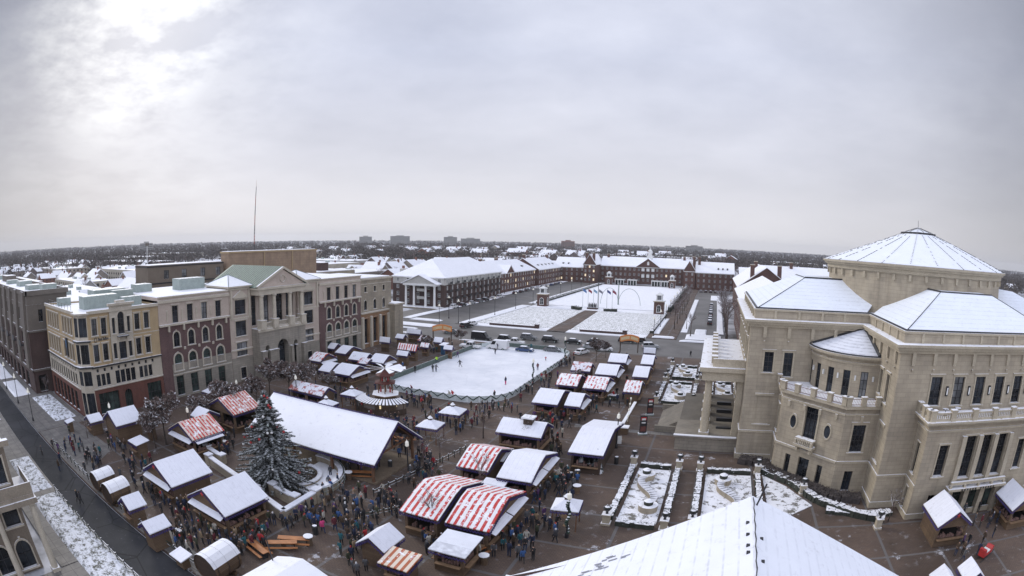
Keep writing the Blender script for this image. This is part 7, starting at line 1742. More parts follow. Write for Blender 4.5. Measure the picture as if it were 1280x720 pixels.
def conifer_mesh(seed, h=7):
    R_ = random.Random(seed); q = MB(); t = MB(); t.tube((0, 0, 0), (0, 0, h*.9), .16, .04, 6)
    n = int(h*5)
    for i in range(n):
        z = h*.08+h*.9*i/n; R = (h*.28)*(1-i/n)+.1
        for k in range(9):
            a = R_.uniform(0, 2*PI); e = Vector((R*math.cos(a), R*math.sin(a), z-R*.25)); s = Vector((-math.sin(a), math.cos(a), 0))*R*.22
            q.poly([Vector((0, 0, z+.15)), e+s, e-s+Vector((0, 0, -.15))])
    return t.mesh('trunk', [M['bark']]), q.mesh('crown', [M['conifer_far']])
M['conifer_far'] = m_plain('conifer_snowy', (.03, .042, .033), .95, .4, 3.0, snow=True, amount=.5)
TR = [bare_tree_mesh(i, 9.5, .46, 1000) for i in range(4)]; CO = [conifer_mesh(i, 8) for i in range(2)]
def tree(name, label, x, y, s, tm, group=None, cat='tree', z=.1):
    r = thing(name, label, cat, (x, y, z), rnd.uniform(0, 6.28), group); r.scale = (s, s, s*rnd.uniform(.92, 1.08)); part('trunk', tm[0], r); part('crown', tm[1], r); return r
def grove(n, u, v, label, grp, s=(.9, 1.3), con=.12, gap=6):
    k = t = 0
    while k < n and t < n*40:
        t += 1; x, y = rnd.uniform(*u), rnd.uniform(*v)
        if any((x-a)**2+(y-b)**2 < gap*gap for a, b in placed): continue
        if -160 < x < 72 and y < 430: continue
        placed.append((x, y)); k += 1; c = rnd.random() < con
        tree('conifer_tree' if c else 'bare_tree', ('dark conifer' if c else 'bare leafless tree')+' '+label, x, y, rnd.uniform(*s), rnd.choice(CO if c else TR), ('conifers ' if c else 'bare trees ')+grp)
grove(60, (-420, -160), (60, 420), 'among the roofs west of the theatre row', 'west of the theatre row')
grove(70, (-300, 20), (440, 700), 'rising between the houses behind the far campus', 'behind the far campus', (1.5, 2.1))
for i in range(12): x, y = rnd.uniform(-150, -134), 200+i*8; tree('bare_tree', 'bare tree in the clump behind the portico apartments', x-8, y, rnd.uniform(.9, 1.3), TR[i % 4], 'bare trees behind the portico apartments')
grove(45, (72, 380), (250, 700), 'on the slope seen right of the concert hall wing', 'right of the concert hall', (1.1, 1.6))
grove(40, (-700, -420), (60, 420), 'in the far left part of the town', 'in the far left town', (1.2, 1.7))
# hedge-like row of street trees by the eastern street
for i in range(9):
    tree('bare_tree', '%s bare street tree east of the lawns, counted from the cross street' % ['first', 'second', 'third', 'fourth', 'fifth', 'sixth', 'seventh', 'eighth', 'ninth'][i], -13.5 if i else -7, 174+i*14 if i else 173, 1.0 if i else .9, TR[i % 4], 'street trees of the eastern street')
for i in range(7):
    tree('bare_tree', '%s tall bare tree along the brick front behind the hall portico' % ['first', 'second', 'third', 'fourth', 'fifth', 'sixth', 'seventh'][i], 4.6, 158+i*14, 1.35, TR[(i+1) % 4], 'tall trees behind the portico')
for i in range(8):
    tree('bare_tree', '%s small bare tree on the verge before the brick row' % ['first', 'second', 'third', 'fourth', 'fifth', 'sixth', 'seventh', 'eighth'][i], -110.3, 275+i*14, .85, TR[i % 4], 'verge trees of the western street')
# ---------------------------------------------------------------- people
def skin_body(pose, seed=0):
    "one continuous figure grown from a skeleton; faces +y forward"
    p = dict(pel=(0,0,.95), wai=(0,0,1.1), che=(0,.01,1.33), nec=(0,.01,1.5), hea=(0,.03,1.60), top=(0,.03,1.73),
             lsh=(-.19,0,1.42), lel=(-.26,.0,1.14), lwr=(-.25,.12,.92), lha=(-.25,.17,.84), rsh=(.19,0,1.42), rel=(.26,0,1.14), rwr=(.25,.12,.92), rha=(.25,.17,.84),
             lhi=(-.1,0,.88), lkn=(-.11,.02,.5), lan=(-.11,0,.09), lto=(-.12,.15,.045), rhi=(.1,0,.88), rkn=(.11,.02,.5), ran=(.11,0,.09), rto=(.12,.15,.045))
    p.update(pose)
    R = dict(pel=.165, wai=.155, che=.175, nec=.07, hea=.105, top=.085, lsh=.085, lel=.06, lwr=.045, lha=.04, rsh=.085, rel=.06, rwr=.045, rha=.04, lhi=.105, lkn=.075, lan=.055, lto=.045, rhi=.105, rkn=.075, ran=.055, rto=.045)
    names = list(p); bm = bmesh.new(); vs = {}
    lay = bm.verts.layers.skin.verify()
    for n in names: v = bm.verts.new(p[n]); v[lay].radius = (R[n], R[n]); v[lay].use_root = n == 'pel'; vs[n] = v
    for a, b in (('pel','wai'),('wai','che'),('che','nec'),('nec','hea'),('hea','top'),('che','lsh'),('lsh','lel'),('lel','lwr'),('lwr','lha'),('che','rsh'),('rsh','rel'),('rel','rwr'),('rwr','rha'),('pel','lhi'),('lhi','lkn'),('lkn','lan'),('lan','lto'),('pel','rhi'),('rhi','rkn'),('rkn','ran'),('ran','rto')): bm.edges.new((vs[a], vs[b]))
    me = bpy.data.meshes.new('sk'); bm.to_mesh(me); bm.free(); o = bpy.data.objects.new('sk', me); C.objects.link(o)
    o.modifiers.new('s', 'SKIN').use_smooth_shade = True; sd = o.modifiers.new('d', 'SUBSURF'); sd.levels = 1; sd.render_levels = 1
    bpy.context.view_layer.update(); out = bpy.data.meshes.new_from_object(o.evaluated_get(bpy.context.evaluated_depsgraph_get()))
    bpy.data.objects.remove(o); out.name = 'person'; out.materials.clear()
    for m_ in ('skin', 'coat_black', 'hat_black', 'trousers_dark', 'black_metal'): out.materials.append(M.get(m_) or M['skin'])
    hz_ = p['hea'][2]; hx_, hy_ = p['hea'][0], p['hea'][1]; hands = [Vector(p['lha']), Vector(p['rha'])]; zs = min(v.co.z for v in out.vertices)
    off = p['pel'][2]-.95
    for f_ in out.polygons:
        c = f_.center; d = Vector((c.x-hx_, c.y-hy_, 0))
        if c.z > p['nec'][2]-.0: f_.material_index = 2 if (c.z > hz_+.05 or c.y < hy_-.01) and c.z > hz_-.08 else (0 if c.z > p['nec'][2]+.03 else 1)
        elif min((c-h_).length for h_ in hands) < .075: f_.material_index = 0
        elif c.z < .14: f_.material_index = 4
        elif c.z < p['pel'][2]-.13 and min((c-h_).length for h_ in hands) > .1 and abs(c.x) < .3: f_.material_index = 3
        else: f_.material_index = 1
    return out
CO_ = dict(black=(.018,.018,.02), navy=(.02,.028,.06), grey=(.10,.10,.105), brown=(.075,.048,.03), maroon=(.12,.02,.028), red=(.42,.03,.035), tan=(.28,.20,.12), olive=(.05,.055,.03), teal=(.02,.11,.13), cream=(.45,.42,.36), blue=(.04,.10,.26), pink=(.62,.06,.20), charcoal=(.04,.04,.045), purple=(.09,.04,.12))
HA_ = {'black hat': (.015,.015,.016), 'brown hair': (.06,.035,.02), 'grey hat': (.16,.16,.17), 'red hat': (.40,.03,.03), 'blond hair': (.30,.20,.10), 'white hat': (.60,.60,.60), 'dark hair': (.02,.016,.013), 'blue hat': (.03,.07,.2)}
for k, c in CO_.items(): M['coat_'+k] = m_plain('coat_'+k, c, .85, .15, 6)
for k, c in HA_.items(): M['hat_'+k] = m_plain('hat_'+k.replace(' ', '_'), c, .9, .15, 8)
M['coat_hivis'] = m_plain('coat_hi_vis', (.45, .75, .05), .7, .1, 6)
M['hat_black'] = M['hat_black hat']
TRZ = [m_plain('trousers_%d' % i, c, .9, .15, 6) for i, c in enumerate(((.02,.021,.025), (.03,.045,.09), (.06,.055,.05), (.012,.012,.013)))]; M['trousers_dark'] = TRZ[0]
POSE = {
 'standing': {}, 
 'walking': dict(lkn=(-.1,.14,.52), lan=(-.1,.26,.12), lto=(-.1,.4,.09), rkn=(.1,-.02,.5), ran=(.1,-.24,.14), rto=(.1,-.13,.04), lel=(-.27,-.1,1.16), lwr=(-.27,-.1,.93), lha=(-.27,-.06,.85), rel=(.27,.08,1.16), rwr=(.25,.26,1.02), rha=(.24,.32,.97)),
 'standing, hands together': dict(lel=(-.24,.06,1.16), lwr=(-.12,.24,1.1), lha=(-.05,.28,1.1), rel=(.24,.06,1.16), rwr=(.12,.24,1.12), rha=(.05,.28,1.13)),
 'holding up a phone': dict(lel=(-.25,.14,1.26), lwr=(-.15,.3,1.4), lha=(-.11,.34,1.46), rel=(.26,0,1.14)),
 'standing, leaning': dict(che=(0,.08,1.3), nec=(0,.13,1.46), hea=(0,.18,1.55), top=(0,.2,1.67), lsh=(-.19,.08,1.39), rsh=(.19,.08,1.39), lel=(-.25,.2,1.15), lwr=(-.2,.38,1.08), lha=(-.18,.45,1.07), rel=(.25,.2,1.15), rwr=(.2,.38,1.08), rha=(.18,.45,1.07)),
 'skating': dict(lkn=(-.12,.16,.5), lan=(-.14,.12,.12), lto=(-.15,.27,.07), rkn=(.16,-.1,.5), ran=(.3,-.38,.2), rto=(.33,-.26,.1), che=(0,.12,1.31), nec=(0,.18,1.46), hea=(0,.22,1.56), top=(0,.24,1.69), lsh=(-.19,.1,1.4), rsh=(.19,.1,1.4), lel=(-.4,.1,1.22), lwr=(-.56,.2,1.1), lha=(-.63,.23,1.08), rel=(.4,.06,1.2), rwr=(.55,-.02,1.02), rha=(.61,-.03,.98)),
}
BODY = {k: skin_body(v) for k, v in POSE.items()}
def person(label, x, y, rz, coat, hat, pose='standing', s=1.0, group=None, z=.13, trz=None):
    o = bpy.data.objects.new('person', BODY[pose]); C.objects.link(o); o.location = (x, y, z); o.rotation_euler = (0, 0, rz); o.scale = (s, s, s)
    for i, m_ in ((1, M['coat_'+coat]), (2, M['hat_'+hat]), (3, trz or rnd.choice(TRZ))): o.material_slots[i].link = 'OBJECT'; o.material_slots[i].material = m_
    return tag(o, label, 'person', group)
CROWD = [ # landmark words, centre px, spread px, count, share walking, pose
 ('in the queue left of the small ticket hut', (449, 674), (16, 34), 22, .1), ('beside the fence above the ticket hut', (487, 632), (14, 12), 7, .2),
 ('before the tables of the right food hut', (296, 668), (30, 20), 20, .2), ('near the picnic tables at the bottom edge', (372, 652), (28, 10), 9, .4), ('crossing below the stone wall corner', (412, 640), (18, 22), 8, .6),
 ('at the long counter of the left food hut', (215, 614), (18, 14), 9, .2), ('between the two food huts', (228, 640), (10, 14), 6, .3), ('in the lane beside the barrel huts', (165, 590), (16, 14), 7, .7), ('near the photo booth kiosk', (236, 672), (18, 12), 9, .4),
 ('on the pale flagstones by the road fence', (93, 570), (20, 15), 11, .1), ('by the banner at the road fence', (117, 580), (8, 12), 5, .1), ('near the painted board hut', (150, 553), (14, 8), 5, .3),
 ('before the orange-red corner hut', (262, 548), (24, 9), 8, .3), ('near the leafy trees by the theatre portico', (330, 515), (30, 10), 7, .4), ('left of the Christmas tree', (272, 562), (14, 8), 5, .4),
 ('under the open end of the timber hall', (507, 552), (14, 14), 14, .1), ('on the deck under the timber hall eave', (452, 585), (18, 8), 7, .1), ('among the queue rails by the timber hall', (528, 585), (12, 20), 12, .4),
 ('around the carousel tower counter', (480, 532), (34, 8), 12, .2), ('between twin huts and carousel tower', (440, 500), (28, 12), 12, .5), ('in the lane behind the twin snowy huts', (410, 470), (26, 6), 7, .5),
 ('at the near rail of the rink, left part', (522, 506), (22, 6), 11, .1), ('at the near rail of the rink, right part', (610, 513), (30, 5), 9, .2), ('by the two canopies below the rink', (575, 530), (34, 9), 14, .3),
 ('watching along the promenade side of the rink', (664, 476), (22, 16), 12, .1), ('near the far corner of the rink', (706, 452), (12, 8), 6, .3),
 ('around the open fronted tree hut', (700, 520), (24, 11), 16, .4), ('between the hut rows east of the rink', (738, 498), (26, 12), 16, .4), ('in the narrow lane of the eastern rows', (772, 462), (8, 18), 9, .5),
 ('beside the large cupola hut', (690, 560), (14, 16), 8, .5), ('at the awning of the hut with the star', (668, 612), (10, 10), 6, .3),
 ('on the open paving of the promenade', (705, 610), (14, 12), 9, .6), ('walking near the garlanded lamp post', (672, 662), (30, 16), 8, .7), ('by the open dining shelter', (632, 685), (26, 14), 8, .4), ('behind the dining shelter', (548, 676), (14, 10), 5, .2),
 ('among the far huts below the sandy end building', (545, 438), (26, 7), 12, .4), ('between the far striped hut and the rink', (470, 462), (26, 7), 9, .4), ('in the lane before the plum brick arches', (430, 452), (20, 5), 5, .5),
 ('by the huts below the concert hall', (1218, 660), (22, 22), 6, .3), ('near the red sleigh', (1200, 690), (14, 10), 3, .3)]
cc = ['black']*10+['navy']*6+['charcoal']*7+['grey']*4+['brown']*5+['olive']*2+['maroon', 'red', 'tan', 'teal', 'cream', 'blue', 'purple', 'maroon']
hh = list(HA_); spots = []; CR = []
for wds, (cx, cy), (sx_, sy_), n, wk in CROWD:
    used = set(); k = t = 0
    n = int(n*2.1)
    while k < n and t < 500:
        t += 1; px = cx+rnd.gauss(0, .62)*sx_; py = cy+rnd.gauss(0, .62)*sy_
        if py > 719 and rnd.random() < .8: continue
        x, y = gp(px, py, .13)
        if 'under the open end' in wds or 'deck' in wds: blocked = False
        else: blocked = any(a-.1 < x < b+.1 and c-.1 < y < d+.1 for a, b, c, d in FOOT)
        if blocked or (RU0-.6 < x < RU1+.6 and RV0-.6 < y < RV1+.6 and not ('XX' in wds)): 
            if not (RU0-.6 < x < RU1+.6 and RV0-.6 < y < RV1+.6) or blocked: continue
            # push out of the ice
            continue
        if any((x-a)**2+(y-b)**2 < .45 for a, b in spots): continue
        key = (rnd.choice(cc), rnd.choice(hh))
        if key in used: continue
        used.add(key); spots.append((x, y)); k += 1
        pose = 'walking' if rnd.random() < wk else rnd.choice(('standing', 'standing', 'standing, hands together', 'holding up a phone', 'standing, leaning'))
        CR.append((x*x+y*y, 'person in %s coat with %s %s' % (key[0], key[1], wds), x, y, rnd.uniform(0, 6.28), key[0], key[1], pose, rnd.uniform(.92, 1.06)))
CR.sort(key=lambda c: c[0])
for c in CR[:285]: person(*c[1:])
# those beyond read as one crowd
vv, ff, mm, mats_, n0 = [], [], [], [], 0
for _, l, x, y, a, co, ha, po, s in CR[285:]:
    b_ = BODY[po]; c_, s_ = math.cos(a), math.sin(a); idx = {}
    for i, m_ in enumerate((M['skin'], M['coat_'+co], M['hat_'+ha], rnd.choice(TRZ), M['black_metal'])):
        if m_ not in mats_: mats_.append(m_)
        idx[i] = mats_.index(m_)
    for v in b_.vertices: p = v.co*s; vv.append((x+p.x*c_-p.y*s_, y+p.x*s_+p.y*c_, .13+p.z))
    for f_ in b_.polygons: ff.append(tuple(n0+k for k in f_.vertices)); mm.append(idx[f_.material_index])
    n0 += len(b_.vertices)
if vv:
    me = bpy.data.meshes.new('crowd'); me.from_pydata(vv, [], ff)
    for m_ in mats_: me.materials.append(m_)
    me.polygons.foreach_set('material_index', mm); me.update(); o = bpy.data.objects.new('crowd', me); C.objects.link(o); o['kind'] = 'stuff'
SK = [((632, 481), 'navy', 'dark hair', 'skater in navy top and pink trousers in the middle of the ice', 2.6), ((575, 459), 'black', 'dark hair', 'lone skater in black gliding left of the middle of the ice', 1.0), ((541, 465), 'charcoal', 'black hat', 'left one of two dark skaters standing near the west rail', .2), ((545, 465), 'grey', 'brown hair', 'right one of two dark skaters standing near the west rail', .1), ((546, 454), 'hivis', 'black hat', 'rink steward in yellow vest by the west rail', 1.4), ((619, 443), 'black', 'black hat', 'skater in black near the far end of the ice, in front of another', 3.0), ((622, 437), 'navy', 'brown hair', 'skater in navy right at the far rail of the rink', 2.2), ((672, 463), 'maroon', 'dark hair', 'skater in dark red near the garlanded lamp post', .6), ((572, 447), 'purple', 'dark hair', 'skater holding the west rail half way along the rink', 4.6), ((664, 437), 'teal', 'grey hat', 'small skater close to the far right rail', 1.2), ((519, 466), 'black', 'grey hat', 'skater in black at the near end of the west rail', 3.4), ((682, 451), 'red', 'red hat', 'tiny child in red on the far right of the ice', 0), ((566, 499), 'red', 'red hat', 'skater in red close to the near rail', 1.5), ((562, 499), 'cream', 'white hat', 'skater in pale coat close to the near rail beside the one in red', 1.7), ((515, 492), 'maroon', 'red hat', 'skater with red hat near the near left corner of the rink', 1.9), ((618, 499), 'charcoal', 'red hat', 'skater in dark coat at the near right corner of the rink', 1.2)]
for p, c, h_, l, a in SK:
    x, y = gp(*p, .2); person(l, x, y, a, c, h_, 'skating' if rnd.random() < .6 else 'standing', .62 if 'child' in l else 1.0, z=.185, trz=M['coat_pink'] if 'pink' in l else None)
for p, c, h_, l, a in (((99, 629), 'black', 'blond hair', 'person in black walking up the empty road, left of a pair', 2.2), ((103, 631), 'charcoal', 'dark hair', 'person in dark grey walking up the empty road, right of a pair', 2.2), ((863, 447), 'black', 'black hat', 'lone person in black at the far end of the promenade', .3), ((405, 598), 'pink', 'dark hair', 'person in bright pink coat by the stone wall steps', 1)):
    x, y = gp(*(p if 'pink' not in l else (405, 668))); person(l, x, y, a, c, h_, 'walking', 1.0, z=.02 if 'road' in l else .13)
# ---------------------------------------------------------------- vehicles
def car_parts(kind):
    L, W, Hh = {'car': (4.6, 1.8, 1.45), 'suv': (4.8, 1.9, 1.75), 'van': (5.8, 2.0, 2.5), 'pickup': (5.6, 1.95, 1.85)}[kind]; w = W/2
    prof = {'car': [(-2.3,.35),(-2.28,.8),(-2.1,.93),(-1.3,.98),(.95,.95),(2.0,.82),(2.28,.66),(2.3,.35)], 'suv': [(-2.4,.4),(-2.38,.95),(-2.25,1.08),(1.1,1.06),(2.2,.95),(2.38,.75),(2.4,.4)], 'van': [(-2.9,.4),(-2.88,1.3),(1.6,1.3),(2.5,1.05),(2.85,.85),(2.9,.4)], 'pickup': [(-2.8,.5),(-2.78,1.05),(1.2,1.05),(2.5,1.0),(2.78,.85),(2.8,.5)]}[kind]
    cab = {'car': ((-1.75,1.45,.95), (-1.15,.55,1.45)), 'suv': ((-2.25,1.2,1.06), (-2.0,.45,1.75)), 'van': ((-2.88,1.75,1.28), (-2.85,1.0,2.5)), 'pickup': ((-.9,1.35,1.04), (-.65,.7,1.85))}[kind]
    b = MB()
    for s in (-w, w): b.poly([(x, s, z) for x, z in (prof if s > 0 else prof[::-1])])
    for (a, c) in zip(prof, prof[1:]+prof[:1]): b.poly([(a[0], w, a[1]), (a[0], -w, a[1]), (c[0], -w, c[1]), (c[0], w, c[1])])
    (x0, x1, z0), (x2, x3, z1) = cab; a, c = w-.06, w-.22
    B = [(x0,-a,z0),(x1,-a,z0),(x1,a,z0),(x0,a,z0)]; T = [(x2,-c,z1),(x3,-c,z1),(x3,c,z1),(x2,c,z1)]
    for i in range(4): b.poly([B[i], B[(i+1)%4], T[(i+1)%4], T[i]])
    b.poly(T)
    g = MB()
    def pane(q, f0=.12, f1=.85, e=.06):
        p = [Vector(v) for v in q]; lo0 = p[0].lerp(p[3], f0); hi0 = p[0].lerp(p[3], f1); lo1 = p[1].lerp(p[2], f0); hi1 = p[1].lerp(p[2], f1); n = (p[1]-p[0]).cross(p[3]-p[0]).normalized()*.015
        g.poly([lo0.lerp(lo1, e)+n, lo0.lerp(lo1, 1-e)+n, hi0.lerp(hi1, 1-e)+n, hi0.lerp(hi1, e)+n])
    pane([B[1], B[2], T[2], T[1]])
    if kind != 'van': pane([B[3], B[0], T[0], T[3]])
    for q in ([B[0], B[1], T[1], T[0]], [B[2], B[3], T[3], T[2]]):
        if kind == 'van': pane([Vector(q[0]).lerp(Vector(q[1]), .72), q[1], q[2], Vector(q[3]).lerp(Vector(q[2]), .74)] if q[0][0] < q[1][0] else [q[0], Vector(q[0]).lerp(Vector(q[1]), .28), Vector(q[3]).lerp(Vector(q[2]), .26), q[3]])
        else: m0, m1 = Vector(q[0]).lerp(Vector(q[1]), .5), Vector(q[3]).lerp(Vector(q[2]), .5); pane([q[0], m0, m1, q[3]]); pane([m0, q[1], q[2], m1])
    wh = MB(); wh.tube((0, -.11, 0), (0, .11, 0), .34, n=12); rim = MB(); rim.tube((0, .1, 0), (0, .125, 0), .2, n=8); rim.tube((0, -.125, 0), (0, -.1, 0), .2, n=8)
    lt = MB(); lt.box(-.05, .05, -.2, .2, -.08, .08)
    sn = MB(); e = .02; sn.slab([(x2+.05,-c+.05,z1+.07),(x3-.05,-c+.05,z1+.07),(x3-.05,c-.05,z1+.07),(x2+.05,c-.05,z1+.07)], .065)
    if kind == 'car': sn.slab([(x1+.05,-w+.15,z0+.05),(x1+.6,-w+.2,z0-.03),(x1+.6,w-.2,z0-.03),(x1+.05,w-.15,z0+.05)], .06)
    if kind == 'pickup': sn.box(-2.65, -1.0, -w+.12, w-.12, 1.052, 1.1)
    return dict(L=L, w=w, xw=L*.31, body=b, glass=g.mesh('window', [M['car_glass']]), wheel=wh.mesh('wheel', [M['black_metal']]), rim=rim.mesh('rim', [M['grey_metal']]), light=lt.mesh('headlight', [M['white_paint']]), tail=lt.mesh('tail_light', [M['red_paint']]), snow=sn.mesh('snow_cover', [M['roof_snow']]), zl=.66)
CP = {k: car_parts(k) for k in ('car', 'suv', 'van', 'pickup')}
PC = {}
for k, c in dict(black=(.015,.015,.017), white=(.62,.62,.62), silver=(.32,.33,.34), grey=(.11,.115,.12), blue=(.03,.06,.14), red=(.25,.02,.02)).items():
    m_, nt_, b_ = newmat('car_paint_'+k); b_.inputs['Base Color'].default_value = (*c, 1); b_.inputs['Roughness'].default_value = .35; PC[k] = m_
_bd = {}
def car(label, x, y, a, kind, col, snow=True, group=None):
    P = CP[kind]; r = thing('parked_car' if kind in ('car', 'suv') else kind, label, {'car': 'car', 'suv': 'car', 'van': 'van', 'pickup': 'pickup truck'}[kind], (x, y, .01), a, group)
    if (kind, col) not in _bd: _bd[(kind, col)] = P['body'].mesh('body', [PC[col]])
    part('body', _bd[(kind, col)], r); part('window', P['glass'], r)
    for sx_ in (-1, 1):
        for sy_ in (-1, 1): w_ = part('wheel', P['wheel'], r, (sx_*P['xw'], sy_*(P['w']-.1), .34)); part('rim', P['rim'], w_)
    for sy_ in (-1, 1): part('headlight', P['light'], r, (P['L']/2-.02, sy_*(P['w']-.35), P['zl'])); part('tail_light', P['tail'], r, (-P['L']/2+.02, sy_*(P['w']-.35), P['zl']+.1))
    if snow: part('snow_cover', P['snow'], r)
    return r
def carpx(label, px, a, kind, col, snow=True): x, y = gp(*px, .4); return car(label, x, y, a, kind, col, snow)
for args in ((' white pickup with black windows at the left end of the cross street', (588, 434), 0, 'pickup', 'white'), ('white panel van parked behind the far rail of the rink', (622, 435), PI, 'van', 'white'), ('dark box-sided truck behind the white van', (602, 424), 0, 'van', 'black'), ('black SUV between the van and the white pickup cab', (633, 425), 0, 'suv', 'black'), ('white pickup facing right in the middle of the cross street', (643, 429), 0, 'pickup', 'white'), ('grey SUV waiting before the left lawn', (661, 423), 0, 'suv', 'grey'), ('dark SUV driving past the brick path', (688, 426), 0, 'suv', 'black'), ('dark car driving past the right lawn', (717, 428), 0, 'car', 'black'), ('black car just before the right lawn hedge', (744, 428), 0, 'car', 'black'), ('snow-covered car close behind the far rail, left', (656, 438), 0, 'car', 'blue'), ('snow-covered car close behind the far rail, right', (691, 438), 0, 'car', 'grey'), ('silver car beside the far corner lamp of the rink', (738, 434), .2, 'car', 'silver'), ('white small car under the reddish tree by the rink corner', (727, 441), 1.2, 'car', 'white'), ('dark car right of the orange arch at the lawn corner', (783, 427), 0, 'suv', 'black'), ('black pickup beside the right corner of the lawn', (802, 428), 0, 'pickup', 'black'), ('snow-topped car between arch and farthest promenade hut', (813, 434), .3, 'suv', 'silver'), ('white car with snow at the cross street by the arch', (755, 437), .3, 'car', 'white'), ('black SUV turning into the western street', (583, 408), 1.3, 'suv', 'black'), ('white car just behind the turning black SUV', (590, 405), 1.4, 'car', 'white'), ('grey car beyond the left arch beside the island', (563, 415), .8, 'car', 'grey')):
    carpx(args[0].strip(), *args[1:])
orr = ['first', 'second', 'third', 'fourth', 'fifth', 'sixth', 'seventh', 'eighth', 'ninth', 'tenth', 'eleventh', 'twelfth']
for i in range(7):
    k = rnd.choice(('black', 'white', 'grey', 'silver', 'black')); car('%s %s parked car in the row before the portico apartments' % (orr[i], k), -105.2, 207+i*8+rnd.uniform(-1, 1), PI/2, rnd.choice(('car', 'suv')), k)
for i in range(10):
    k = rnd.choice(('black', 'white', 'grey', 'silver', 'black', 'blue')); car('%s %s parked car along the brick row of the western street' % (orr[i], k), -106.2, 280+i*9.5, PI/2, rnd.choice(('car', 'suv')), k)
for i in range(8):
    k = rnd.choice(('black', 'white', 'grey', 'silver', 'black')); car('%s %s parked car on the right side of the eastern street' % (orr[i], k), -1.2, 205+i*9+rnd.uniform(-1, 1), PI/2, rnd.choice(('car', 'suv')), k)
for i in range(5):
    k = rnd.choice(('black', 'grey', 'white')); car('%s %s car in the row at the far end of the eastern street' % (orr[i], k), -9+i*3.2, 352, PI/2, 'car', k)
# ---------------------------------------------------------------- the great Christmas tree
tx, ty = -44.8, 40.6
r = thing('christmas_tree', 'huge dark fir Christmas tree dusted with snow and hung with red and white baubles', 'Christmas tree', (tx, ty, Z0)); HT = 11.6
q = MB(); q.tube((tx, ty, Z0), (tx, ty, HT), .3, .04, 8); q.build('trunk', [M['bark']], r)
V, MI = [], []; R_ = random.Random(5); q = MB(); tipsx = []
def ntri(p, d, w_, mi): 
    s = d.cross(Vector((R_.uniform(-1, 1), R_.uniform(-1, 1), R_.uniform(-1, 1))))
    if s.length < 1e-4: return
    s = s.normalized()*w_; V.extend([p-s, p+s, p+d]); MI.append(mi)
nb = 560
for i in range(nb):
    t = (i+R_.random())/nb; z = .7+(HT-1.1)*t**1.12; Rr = 5.3*(1-t**1.15)**.95*R_.uniform(.45, 1.2)+.12; a = i*2.39996+R_.uniform(-.5, .5); dz = -.12-.1*(1-t)+R_.uniform(-.12, .1)
    e = Vector((tx+Rr*math.cos(a), ty+Rr*math.sin(a), z+Rr*(dz)+.35)); s = Vector((tx, ty, z)); d = (e-s); L = d.length; dn = d.normalized()
    q.tube(s, e, .03, .01, 3); tipsx.append(e)
    side = dn.cross(Vector((0, 0, 1))).normalized()
    n = int(L*19)
    for k in range(n):
        u_k = .25+.78*k/n; p = s.lerp(e, u_k); sg = 1 if k % 2 else -1; w2 = (1-u_k*.75)*.55+.1
        dd = (dn*.6+side*sg*R_.uniform(.5, 1.1)+Vector((0, 0, R_.uniform(-.35, .2)))).normalized()*w2*R_.uniform(.7, 1.3)
        ntri(p, dd, R_.uniform(.035, .075), 0)
        if R_.random() < .5: ntri(p+Vector((0, 0, .06)), dd*.85+Vector((0, 0, .05)), .07, 1)
me = tri_mesh('crown', [tuple(v-Vector((tx, ty, Z0))) for v in V], [M['fir'] if 'fir' in M else M['hedge'], M['frost'] if 'frost' in M else M['roof_snow']], MI); part('crown', me, r)
q.build('bough', [M['bark']], r)
bb = {}
for nm, m_ in (('red', M['red_paint']), ('white', M['white_paint']), ('silver', M['grey_metal'])): q = MB(); q.lathe(0, 0, [(.001, -.17), (.12, -.12), (.17, 0), (.12, .12), (.001, .17)], 8); bb[nm] = q.mesh('bauble', [m_])
for i, e in enumerate(R_.sample(tipsx, 60)): part('bauble', bb[('silver', 'white', 'red', 'silver')[i % 4]], r, (e.x-tx, e.y-ty, e.z-Z0-.15))
# small trees in the open fronted hut
for i, (p, s) in enumerate((((745, 590), .42), ((725, 585), .3), ((735, 588), .22))):
    x, y = gp(*p, .1); tree('conifer_tree', ['larger', 'middle', 'smallest'][i]+' cut Christmas tree standing in front of the dark open hut', x, y, s, CO[i % 2])
# leafy trees with dry leaves hanging on
LT_ = [bare_tree_mesh(20+i, 7.0, .95, 7500, True, .22, .1) for i in range(3)]; BT = [bare_tree_mesh(40+i, 7.0, .45, 500, False, .12) for i in range(3)]
for p, s, l in (((195, 560), 0.99, 'wide brown-leaved tree beside the gas heater counter'), ((250, 535), 0.95, 'brown-leaved tree between the corner hut and the plum brick wall'), ((300, 520), 0.99, 'brown-leaved tree left of the portico'), ((412, 494), 0.77, 'brown-leaved tree at the end of the portico row'), ((208, 556), 1.33, 'tree full of dry brown leaves between painted board hut and corner hut'), ((283, 530), 1.26, 'brown-leaved tree behind the orange-red corner hut'), ((338, 502), 1.19, 'brown-leaved tree before the left portico tower'), ((362, 500), 1.19, 'brown-leaved tree before the portico arch'), ((385, 497), 1.12, 'brown-leaved tree right of the portico arch'), ((322, 512), 0.98, 'smaller brown-leaved tree beside the tall striped hut'), ((745, 452), 0.84, 'reddish-leaved tree beside the far corner of the rink'), ((757, 447), 0.70, 'small reddish-leaved tree left of the eastern arch'), ((720, 487), 0.63, 'small reddish tree between the eastern hut rows'), ((576, 432), 0.70, 'small reddish tree by the western orange arch'), ((533, 440), 0.70, 'small reddish tree between the far huts')):
    x, y = gp(*p, .1); tree('leafy_tree', l, x, y, s, rnd.choice(LT_), 'brown-leaved plaza trees')
